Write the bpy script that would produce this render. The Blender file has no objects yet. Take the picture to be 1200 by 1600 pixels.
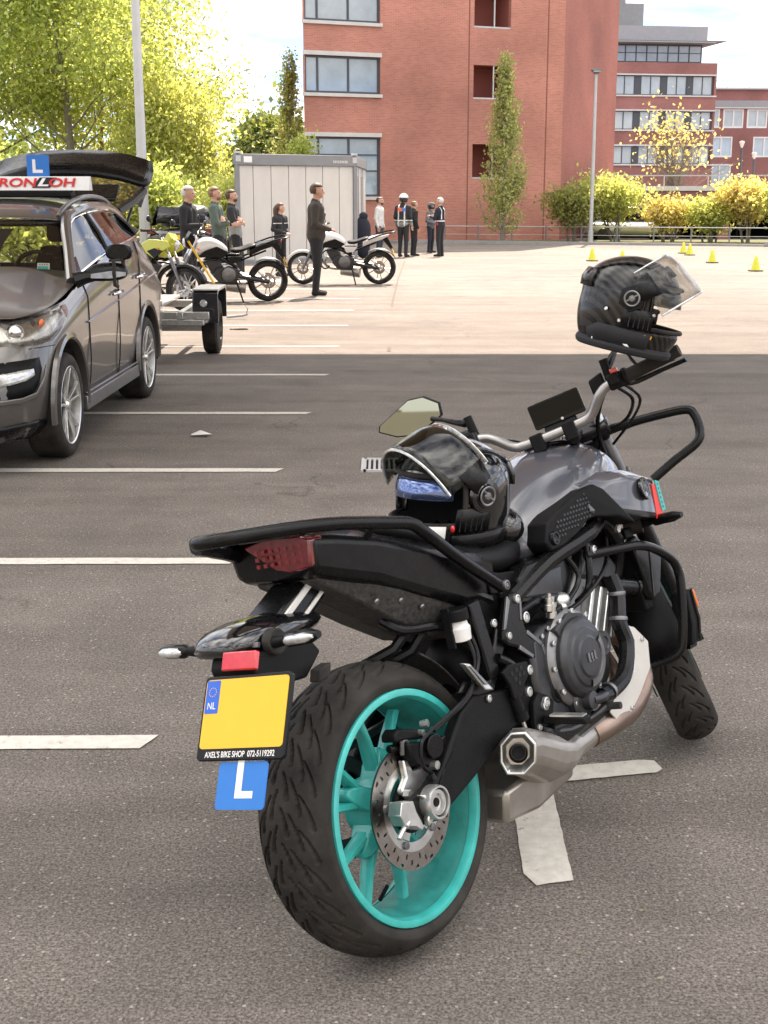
import bpy, bmesh, math, random
import numpy as np
from mathutils import Vector, Matrix
R=math.radians
random.seed(7); RNG=np.random.default_rng(7)
SC=bpy.context.scene; COL=SC.collection
# ---------------------------------------------------------------- camera, world, sun, exposure
cd=bpy.data.cameras.new('camera'); cam=bpy.data.objects.new('camera',cd); COL.objects.link(cam)
cam.location=(0,0,1.6); cam.rotation_euler=(R(90-13.52),0,0)
cd.sensor_fit='VERTICAL'; cd.sensor_height=36; cd.lens=36*2100/1600; cd.clip_end=2000; cd.clip_start=.05
SC.camera=cam
SC.view_settings.view_transform='Standard'; SC.view_settings.look='None'; SC.view_settings.gamma=1; SC.view_settings.use_curve_mapping=False
SC.view_settings.exposure=2.6
W=bpy.data.worlds.new('World'); SC.world=W; W.use_nodes=True
SUN_EL,SUN_AZ=50,12
def world():
    nt=W.node_tree; N=nt.nodes; L=nt.links
    bg=N['Background']; bg.inputs['Strength'].default_value=.075
    sky=N.new('ShaderNodeTexSky'); sky.sky_type='NISHITA'; sky.sun_disc=False
    sky.sun_elevation=R(SUN_EL); sky.sun_rotation=R(SUN_AZ); sky.air_density=.25; sky.dust_density=.05; sky.ozone_density=1
    tc=N.new('ShaderNodeTexCoord'); sp=N.new('ShaderNodeSeparateXYZ'); L.new(tc.outputs['Generated'],sp.inputs[0])
    ad=N.new('ShaderNodeMath'); ad.operation='ADD'; ad.inputs[1].default_value=.12; L.new(sp.outputs['Z'],ad.inputs[0])
    mx=N.new('ShaderNodeMath'); mx.operation='MAXIMUM'; mx.inputs[1].default_value=.03; L.new(ad.outputs[0],mx.inputs[0])
    cb=N.new('ShaderNodeCombineXYZ')
    for k in 'XY':
        d=N.new('ShaderNodeMath'); d.operation='DIVIDE'; L.new(sp.outputs[k],d.inputs[0]); L.new(mx.outputs[0],d.inputs[1]); L.new(d.outputs[0],cb.inputs[k])
    no=N.new('ShaderNodeTexNoise'); no.inputs['Scale'].default_value=1.15; no.inputs['Detail'].default_value=9; no.inputs['Roughness'].default_value=.58; no.inputs['Distortion'].default_value=.35
    L.new(cb.outputs[0],no.inputs['Vector'])
    rp=N.new('ShaderNodeValToRGB'); rp.color_ramp.elements[0].position=.34; rp.color_ramp.elements[1].position=.54; L.new(no.outputs['Fac'],rp.inputs[0])
    n2=N.new('ShaderNodeTexNoise'); n2.inputs['Scale'].default_value=2.3; n2.inputs['Detail'].default_value=6; L.new(cb.outputs[0],n2.inputs['Vector'])
    r2=N.new('ShaderNodeValToRGB'); r2.color_ramp.elements[0].position=.35; r2.color_ramp.elements[1].position=.65
    r2.color_ramp.elements[0].color=(1.15,1.18,1.28,1); r2.color_ramp.elements[1].color=(6.4,6.1,5.7,1); L.new(n2.outputs['Fac'],r2.inputs[0])
    mi=N.new('ShaderNodeMix'); mi.data_type='RGBA'
    fm=N.new('ShaderNodeMath'); fm.operation='MULTIPLY'; fm.inputs[1].default_value=.9; L.new(rp.outputs[0],fm.inputs[0])
    L.new(fm.outputs[0],mi.inputs[0]); L.new(sky.outputs[0],mi.inputs[6]); z1=N.new('ShaderNodeMath');z1.operation='MAXIMUM';z1.inputs[1].default_value=0;L.new(sp.outputs['Z'],z1.inputs[0])
    z2=N.new('ShaderNodeMath');z2.operation='MULTIPLY_ADD';z2.inputs[1].default_value=2*.85;z2.inputs[2].default_value=.85;L.new(z1.outputs[0],z2.inputs[0])  # CIE overcast: three times brighter overhead than at the horizon
    vs_=N.new('ShaderNodeVectorMath');vs_.operation='SCALE';L.new(r2.outputs[0],vs_.inputs[0]);L.new(z2.outputs[0],vs_.inputs['Scale']);L.new(vs_.outputs[0],mi.inputs[7]); L.new(mi.outputs[2],bg.inputs['Color'])
world()
sd=bpy.data.lights.new('sun','SUN'); sun=bpy.data.objects.new('sun',sd); COL.objects.link(sun)
sd.energy=2.05; sd.angle=R(.5); sd.color=(1,.835,.69)
sv=Vector((math.sin(R(SUN_AZ))*math.cos(R(SUN_EL)),math.cos(R(SUN_AZ))*math.cos(R(SUN_EL)),math.sin(R(SUN_EL))))
sun.rotation_euler=sv.to_track_quat('Z','Y').to_euler(); sun.location=sv*60
SC.render.engine='CYCLES'
SC.cycles.max_bounces=8; SC.cycles.transparent_max_bounces=12
# ---------------------------------------------------------------- helpers
def gz(y): return -.0125*max(0,y-16)
class MB:
    def __init__(s): s.v=[];s.f=[];s.mi=[]
    def add(s,V,F,mi=0):
        o=len(s.v); s.v.extend([tuple(map(float,p)) for p in V]); s.f.extend([tuple(i+o for i in f) for f in F]); s.mi.extend([mi]*len(F)); return s
    def box(s,c,d,rot=None,mi=0):
        V=[Vector((sx*d[0]/2,sy*d[1]/2,sz*d[2]/2)) for sx in(-1,1) for sy in(-1,1) for sz in(-1,1)]
        if rot is not None: V=[rot@p for p in V]
        c=Vector(c); return s.add([p+c for p in V],[(0,1,3,2),(4,6,7,5),(0,4,5,1),(2,3,7,6),(0,2,6,4),(1,5,7,3)],mi)
    def prism(s,P,ax,a,b,mi=0):
        n=len(P)
        ar=sum(P[i][0]*P[(i+1)%n][1]-P[(i+1)%n][0]*P[i][1] for i in range(n))
        if ar<0:P=P[::-1]
        m={'x':lambda p,q:(q,p[0],p[1]),'y':lambda p,q:(p[0],q,p[1]),'z':lambda p,q:(p[0],p[1],q)}[ax]
        lo,hi=min(a,b),max(a,b)
        V=[m(p,lo) for p in P]+[m(p,hi) for p in P]
        F=[tuple(range(n))[::-1],tuple(range(n,2*n))]+[(i,(i+1)%n,n+(i+1)%n,n+i) for i in range(n)]
        if ax=='y':F=[f[::-1] for f in F]
        return s.add(V,F,mi)
    def tube(s,path,r,n=8,mi=0,sm=0,closed=False,caps=True,flat=1):
        P=[Vector(p) for p in path]
        if sm: P,r=cat(P,r,sm,closed)
        m=len(P); rs=r if isinstance(r,(list,tuple)) else [r]*m
        V=[];up=None
        for i in range(m):
            a=P[(i-1)%m] if (i>0 or closed) else P[i]; b=P[(i+1)%m] if (i<m-1 or closed) else P[i]
            t=(b-a).normalized()
            if up is None: up=Vector((0,0,1)) if abs(t.z)<.9 else Vector((0,1,0))
            x=up.cross(t)
            if x.length<1e-5:x=Vector((1,0,0)).cross(t)
            x.normalize(); up=t.cross(x).normalized()
            for k in range(n):
                q=2*math.pi*k/n; V.append(P[i]+(x*math.cos(q)+up*math.sin(q)*flat)*rs[i])
        F=[]
        for i in range(m if closed else m-1):
            for k in range(n):
                a=i*n+k;b=i*n+(k+1)%n;c=((i+1)%m)*n+(k+1)%n;d=((i+1)%m)*n+k;F.append((a,b,c,d))
        if caps and not closed: F+= [tuple(range(n))[::-1],tuple(range((m-1)*n,m*n))]
        return s.add(V,F,mi)
    def lathe(s,prof,c=(0,0,0),ax=(0,1,0),n=32,mi=0,a0=0,a1=2*math.pi):
        ax=Vector(ax).normalized(); u=(Vector((0,0,1)) if abs(ax.z)<.9 else Vector((1,0,0))); u=(u-ax*u.dot(ax)).normalized(); w=ax.cross(u); c=Vector(c)
        full=abs(a1-a0-2*math.pi)<1e-6; nn=n if full else n+1
        V=[];F=[];m=len(prof)
        for k in range(nn):
            q=a0+(a1-a0)*k/n; d=u*math.cos(q)+w*math.sin(q)
            for r,h in prof:V.append(c+d*r+ax*h)
        for k in range(n):
            k2=(k+1)%nn
            for j in range(m-1): F.append((k*m+j,k2*m+j,k2*m+j+1,k*m+j+1))
        return s.add(V,F,mi)
    def cyl(s,a,b,r,n=12,mi=0,r2=None):
        return s.tube([a,b],[r,r if r2 is None else r2],n,mi)
    def ell(s,c,r,n=16,m=10,rot=None,mi=0):
        if not isinstance(r,(tuple,list)):r=(r,)*3
        V=[];F=[];c=Vector(c)
        for j in range(m+1):
            t=-math.pi/2+math.pi*j/m
            for k in range(n):
                q=2*math.pi*k/n; p=Vector((r[0]*math.cos(t)*math.cos(q),r[1]*math.cos(t)*math.sin(q),r[2]*math.sin(t)))
                V.append(c+(rot@p if rot is not None else p))
        for j in range(m):
            for k in range(n):F.append((j*n+k,j*n+(k+1)%n,(j+1)*n+(k+1)%n,(j+1)*n+k))
        return s.add(V,F,mi)
    def loft(s,secs,closed=True,cap=True,mi=0):
        n=len(secs[0]);V=[p for q in secs for p in q];F=[]
        for i in range(len(secs)-1):
            for k in range(n if closed else n-1):
                F.append((i*n+k,i*n+(k+1)%n,(i+1)*n+(k+1)%n,(i+1)*n+k))
        if cap and closed:F+=[tuple(range(n))[::-1],tuple(range((len(secs)-1)*n,len(secs)*n))]
        return s.add(V,F,mi)
    def quad(s,*p,mi=0): return s.add(p,[tuple(range(len(p)))],mi)
    def build(s,name,mat,par=None,xf=None,sub=0,bev=0,sharp=35,kind=None,flip=False,solid=0,weld=False,fixn=False):
        me=bpy.data.meshes.new(name); V=s.v if xf is None else [tuple(xf(Vector(p))) for p in s.v]
        me.from_pydata(V,[],s.f)
        for m in (mat if isinstance(mat,(list,tuple)) else [mat]): me.materials.append(m)
        me.polygons.foreach_set('material_index',s.mi)
        if weld or fixn:
            bm=bmesh.new();bm.from_mesh(me)
            if weld: bmesh.ops.remove_doubles(bm,verts=bm.verts,dist=1e-5)
            bmesh.ops.recalc_face_normals(bm,faces=bm.faces);bm.to_mesh(me);bm.free()
        me.polygons.foreach_set('use_smooth',[True]*len(me.polygons))
        if not sub: me.set_sharp_from_angle(angle=R(sharp))
        me.update()
        o=bpy.data.objects.new(name,me); COL.objects.link(o)
        if par is not None:o.parent=par
        if solid: md=o.modifiers.new('solid','SOLIDIFY');md.thickness=solid;md.offset=0
        if bev: md=o.modifiers.new('bevel','BEVEL');md.width=bev;md.segments=2;md.limit_method='ANGLE';md.angle_limit=R(30);md.harden_normals=False
        if sub: md=o.modifiers.new('sub','SUBSURF');md.levels=sub;md.render_levels=sub
        if kind:o['kind']=kind
        return o
def cat(P,r,sm,closed=False):
    m=len(P);O=[];Q=[];rs=r if isinstance(r,(list,tuple)) else [r]*m
    for i in range(m if closed else m-1):
        g=lambda k:P[k%m] if closed else P[min(max(k,0),m-1)]
        p0,p1,p2,p3=g(i-1),g(i),g(i+1),g(i+2)
        for k in range(sm):
            t=k/sm; O.append(.5*((2*p1)+(p2-p0)*t+(2*p0-5*p1+4*p2-p3)*t*t+(3*p1-p0-3*p2+p3)*t**3)); Q.append(rs[i]*(1-t)+rs[(i+1)%m]*t)
    if not closed:O.append(P[-1]);Q.append(rs[-1])
    return O,Q
def tag(o,label,cate,group=None,kind=None):
    o['label']=label;o['category']=cate
    if group:o['group']=group
    if kind:o['kind']=kind
    return o
def thing(name,label,cate,loc=(0,0,0),rot=(0,0,0),group=None,mat=None):
    o=bpy.data.objects.new(name,None);COL.objects.link(o);o.empty_display_size=.2
    if mat is not None:o.matrix_world=mat
    else:o.location=loc;o.rotation_euler=rot
    return tag(o,label,cate,group)
def rotm(x=0,y=0,z=0): return Matrix.Rotation(R(z),3,'Z')@Matrix.Rotation(R(y),3,'Y')@Matrix.Rotation(R(x),3,'X')
def copy_tree(o,par=None):
    c=o.copy();COL.objects.link(c)
    if par is not None:c.parent=par
    for ch in list(o.children):copy_tree(ch,c)
    return c
def text(name,body,size,mat,par,mw,ext=.0008,align='CENTER',shear=0,space=1.0,bold=0,sx=1):
    cu=bpy.data.curves.new(name,'FONT');cu.body=body;cu.size=size;cu.align_x=align;cu.align_y='CENTER';cu.extrude=ext;cu.shear=shear;cu.space_character=space;cu.offset=bold
    t=bpy.data.objects.new('tmp',cu);COL.objects.link(t)
    dg=bpy.context.evaluated_depsgraph_get();me=bpy.data.meshes.new_from_object(t.evaluated_get(dg))
    bpy.data.objects.remove(t);me.name=name
    me.transform(mw@Matrix.Diagonal((sx,1,1,1)));me.materials.clear();me.materials.append(mat)
    o=bpy.data.objects.new(name,me);COL.objects.link(o);o.parent=par
    return o
def boolcut(o,cutter,op='DIFFERENCE'):
    md=o.modifiers.new('b','BOOLEAN');md.operation=op;md.object=cutter;md.solver='EXACT'
    dg=bpy.context.evaluated_depsgraph_get();me=bpy.data.meshes.new_from_object(o.evaluated_get(dg))
    for m in list(o.modifiers):o.modifiers.remove(m)
    o.data=me; bpy.data.objects.remove(cutter)
    me.polygons.foreach_set('use_smooth',[True]*len(me.polygons)); me.set_sharp_from_angle(angle=R(40))
def frame(o,x,y):
    "4x4 from origin and x,y axes"
    x=Vector(x).normalized();y=Vector(y);y=(y-x*x.dot(y)).normalized();z=x.cross(y);M=Matrix((x,y,z)).transposed().to_4x4();M.translation=Vector(o);return M
# ---------------------------------------------------------------- materials
def mat(name,col,rough=.5,metal=0,coat=0,spec=.5,var=0,vs=8,bump=0,bs=60,trans=0,rvar=0,alpha=1,emit=None,c2=None):
    m=bpy.data.materials.new(name);m.use_nodes=True;nt=m.node_tree;N=nt.nodes;L=nt.links;b=N['Principled BSDF']
    b.inputs['Base Color'].default_value=(*col,1);b.inputs['Roughness'].default_value=rough;b.inputs['Metallic'].default_value=metal
    b.inputs['Coat Weight'].default_value=coat;b.inputs['Coat Roughness'].default_value=.05;b.inputs['Specular IOR Level'].default_value=spec
    b.inputs['Transmission Weight'].default_value=trans
    if alpha<1:b.inputs['Alpha'].default_value=alpha
    tc=N.new('ShaderNodeTexCoord')
    if var or c2:
        n=N.new('ShaderNodeTexNoise');n.inputs['Scale'].default_value=vs;n.inputs['Detail'].default_value=6;n.inputs['Roughness'].default_value=.6;L.new(tc.outputs['Object'],n.inputs['Vector'])
        r=N.new('ShaderNodeValToRGB');r.color_ramp.elements[0].position=.3;r.color_ramp.elements[1].position=.7
        a=c2 if c2 else tuple(min(1,c*(1+var)) for c in col); k=col if c2 else tuple(c*(1-var) for c in col)
        r.color_ramp.elements[0].color=(*k,1);r.color_ramp.elements[1].color=(*a,1);L.new(n.outputs['Fac'],r.inputs[0]);L.new(r.outputs[0],b.inputs['Base Color'])
        if rvar:
            q=N.new('ShaderNodeMapRange');q.inputs[3].default_value=max(.02,rough-rvar);q.inputs[4].default_value=min(1,rough+rvar);L.new(n.outputs['Fac'],q.inputs[0]);L.new(q.outputs[0],b.inputs['Roughness'])
    if bump:
        n=N.new('ShaderNodeTexNoise');n.inputs['Scale'].default_value=bs;n.inputs['Detail'].default_value=4;L.new(tc.outputs['Object'],n.inputs['Vector'])
        u=N.new('ShaderNodeBump');u.inputs['Strength'].default_value=bump;u.inputs['Distance'].default_value=.002;L.new(n.outputs['Fac'],u.inputs['Height']);L.new(u.outputs[0],b.inputs['Normal'])
    return m
def glass(name,tint=(.8,.9,.9),refl=.12,rough=.02):
    m=bpy.data.materials.new(name);m.use_nodes=True;nt=m.node_tree;N=nt.nodes;L=nt.links
    o=N['Material Output'];N.remove(N['Principled BSDF'])
    t=N.new('ShaderNodeBsdfTransparent');t.inputs[0].default_value=(*tint,1);g=N.new('ShaderNodeBsdfGlossy');g.inputs['Roughness'].default_value=rough
    f=N.new('ShaderNodeLayerWeight');f.inputs[0].default_value=.5;pw=N.new('ShaderNodeMath');pw.operation='POWER';pw.inputs[1].default_value=4;L.new(f.outputs['Facing'],pw.inputs[0]);a=N.new('ShaderNodeMath');a.operation='MULTIPLY_ADD';a.inputs[1].default_value=.8;a.inputs[2].default_value=refl*.6;L.new(pw.outputs[0],a.inputs[0])
    x=N.new('ShaderNodeMixShader');L.new(a.outputs[0],x.inputs[0]);L.new(t.outputs[0],x.inputs[1]);L.new(g.outputs[0],x.inputs[2]);L.new(x.outputs[0],o.inputs[0]);return m
def leafmat(name,c1,c2,tr=.5):
    m=bpy.data.materials.new(name);m.use_nodes=True;nt=m.node_tree;N=nt.nodes;L=nt.links
    o=N['Material Output'];b=N['Principled BSDF'];b.inputs['Roughness'].default_value=.45
    ge=N.new('ShaderNodeNewGeometry');r=N.new('ShaderNodeValToRGB');r.color_ramp.elements[0].color=(*c1,1);r.color_ramp.elements[1].color=(*c2,1)
    L.new(ge.outputs['Random Per Island'],r.inputs[0]);L.new(r.outputs[0],b.inputs['Base Color'])
    t=N.new('ShaderNodeBsdfTranslucent');hs=N.new('ShaderNodeHueSaturation');hs.inputs['Saturation'].default_value=1.15;hs.inputs['Value'].default_value=1.6;L.new(r.outputs[0],hs.inputs['Color']);L.new(hs.outputs[0],t.inputs[0])
    x=N.new('ShaderNodeMixShader');x.inputs[0].default_value=tr;L.new(b.outputs[0],x.inputs[1]);L.new(t.outputs[0],x.inputs[2]);L.new(x.outputs[0],o.inputs[0]);return m
def asphalt():
    m=bpy.data.materials.new('asphalt');m.use_nodes=True;nt=m.node_tree;N=nt.nodes;L=nt.links;b=N['Principled BSDF']
    tc=N.new('ShaderNodeTexCoord');V=tc.outputs['Object']
    def noise(s,d=5,ro=.6):
        n=N.new('ShaderNodeTexNoise');n.inputs['Scale'].default_value=s;n.inputs['Detail'].default_value=d;n.inputs['Roughness'].default_value=ro;L.new(V,n.inputs['Vector']);return n.outputs['Fac']
    def ramp(f,p0,c0,p1,c1):
        r=N.new('ShaderNodeValToRGB');e=r.color_ramp.elements;e[0].position=p0;e[0].color=(*c0,1);e[1].position=p1;e[1].color=(*c1,1);L.new(f,r.inputs[0]);return r.outputs[0]
    def mul(a,b_,f=1,mode='MULTIPLY'):
        x=N.new('ShaderNodeMix');x.data_type='RGBA';x.blend_type=mode;x.inputs[0].default_value=f;L.new(a,x.inputs[6]);L.new(b_,x.inputs[7]);return x
    big=ramp(noise(.35,4),.3,(.158,.139,.122),.7,(.205,.182,.160))
    mid=ramp(noise(2.6,6),.3,(.8,.8,.8),.7,(1.12,1.12,1.12))
    fine=ramp(noise(150,3,.7),.34,(.30,.30,.30),.66,(1.6,1.6,1.6))
    grit=ramp(noise(70,3,.65),.33,(.70,.70,.70),.67,(1.25,1.25,1.25))
    c=mul(mul(mul(big,mid).outputs[2],fine).outputs[2],grit).outputs[2]
    vo=N.new('ShaderNodeTexVoronoi');vo.inputs['Scale'].default_value=75;L.new(V,vo.inputs['Vector'])
    # pale stones: only some cells
    sep=N.new('ShaderNodeSeparateColor');L.new(vo.outputs['Color'],sep.inputs[0])
    g1=N.new('ShaderNodeMath');g1.operation='GREATER_THAN';g1.inputs[1].default_value=.85;L.new(sep.outputs[0],g1.inputs[0])
    g2=N.new('ShaderNodeMath');g2.operation='LESS_THAN';g2.inputs[1].default_value=.30;L.new(vo.outputs['Distance'],g2.inputs[0])
    g3=N.new('ShaderNodeMath');g3.operation='MULTIPLY';L.new(g1.outputs[0],g3.inputs[0]);L.new(g2.outputs[0],g3.inputs[1])
    st=N.new('ShaderNodeMix');st.data_type='RGBA';L.new(g3.outputs[0],st.inputs[0]);L.new(c,st.inputs[6])
    stc=ramp(sep.outputs[1],.2,(.17,.155,.14),.9,(.42,.39,.35));L.new(stc,st.inputs[7])
    # oil stains, broad worn patches, long faint rolling marks
    n=noise(1.3,3);s=ramp(n,.60,(1,1,1),.72,(.70,.68,.66));f=mul(st.outputs[2],s)
    f=mul(f.outputs[2],ramp(noise(.13,5,.65),.38,(.84,.83,.82),.62,(1.10,1.09,1.08)))
    mp=N.new('ShaderNodeMapping');mp.inputs['Scale'].default_value=(.16,1.5,1);mp.inputs['Rotation'].default_value=(0,0,.12);L.new(V,mp.inputs[0])
    tn=N.new('ShaderNodeTexNoise');tn.inputs['Scale'].default_value=1.6;tn.inputs['Detail'].default_value=5;tn.inputs['Distortion'].default_value=.6;L.new(mp.outputs[0],tn.inputs['Vector'])
    f=mul(f.outputs[2],ramp(tn.outputs['Fac'],.36,(.86,.85,.84),.56,(1.05,1.05,1.05)))
    ck=N.new('ShaderNodeTexVoronoi');ck.feature='DISTANCE_TO_EDGE';ck.inputs['Scale'].default_value=.45
    wv=N.new('ShaderNodeTexNoise');wv.inputs['Scale'].default_value=3;wv.inputs['Detail'].default_value=6;L.new(V,wv.inputs['Vector'])
    vm=N.new('ShaderNodeMix');vm.data_type='RGBA';vm.blend_type='LINEAR_LIGHT';vm.inputs[0].default_value=.25;L.new(V,vm.inputs[6]);L.new(wv.outputs['Color'],vm.inputs[7]);L.new(vm.outputs[2],ck.inputs['Vector'])
    cr=ramp(ck.outputs['Distance'],.0015,(.5,.48,.46),.005,(1,1,1));cm=N.new('ShaderNodeMix');cm.data_type='RGBA';L.new(ramp(noise(.5,2),.52,(0,0,0),.58,(.8,.8,.8)),cm.inputs[0]);cm.inputs[6].default_value=(1,1,1,1);L.new(cr,cm.inputs[7])
    f=mul(f.outputs[2],cm.outputs[2])
    L.new(f.outputs[2],b.inputs['Base Color']);b.inputs['Roughness'].default_value=.82;b.inputs['Specular IOR Level'].default_value=.35
    bu=N.new('ShaderNodeBump');bu.inputs['Strength'].default_value=.8;bu.inputs['Distance'].default_value=.006
    hm=N.new('ShaderNodeMath');hm.operation='ADD';L.new(noise(120,4,.7),hm.inputs[0]);L.new(g3.outputs[0],hm.inputs[1]);L.new(hm.outputs[0],bu.inputs['Height']);L.new(bu.outputs[0],b.inputs['Normal'])
    return m
def brickmat(name,c1,c2,mort):
    m=bpy.data.materials.new(name);m.use_nodes=True;nt=m.node_tree;N=nt.nodes;L=nt.links;b=N['Principled BSDF'];b.inputs['Roughness'].default_value=.85
    tc=N.new('ShaderNodeTexCoord');bt=N.new('ShaderNodeTexBrick');L.new(tc.outputs['UV'],bt.inputs['Vector'])
    bt.inputs['Color1'].default_value=(*c1,1);bt.inputs['Color2'].default_value=(*c2,1);bt.inputs['Mortar'].default_value=(*mort,1)
    bt.inputs['Scale'].default_value=1;bt.inputs['Brick Width'].default_value=.21;bt.inputs['Row Height'].default_value=.0625;bt.inputs['Mortar Size'].default_value=.006;bt.inputs['Bias'].default_value=-.1
    n=N.new('ShaderNodeTexNoise');n.inputs['Scale'].default_value=.3;n.inputs['Detail'].default_value=5;L.new(tc.outputs['Object'],n.inputs['Vector'])
    r=N.new('ShaderNodeValToRGB');r.color_ramp.elements[0].position=.32;r.color_ramp.elements[0].color=(.76,.74,.74,1);r.color_ramp.elements[1].position=.68;r.color_ramp.elements[1].color=(1.16,1.15,1.15,1);L.new(n.outputs['Fac'],r.inputs[0])
    x=N.new('ShaderNodeMix');x.data_type='RGBA';x.blend_type='MULTIPLY';x.inputs[0].default_value=1;L.new(bt.outputs['Color'],x.inputs[6]);L.new(r.outputs[0],x.inputs[7]);L.new(x.outputs[2],b.inputs['Base Color'])
    u=N.new('ShaderNodeBump');u.inputs['Strength'].default_value=.4;u.inputs['Distance'].default_value=.006;u.invert=True;L.new(bt.outputs['Fac'],u.inputs['Height']);L.new(u.outputs[0],b.inputs['Normal'])
    return m
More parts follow.
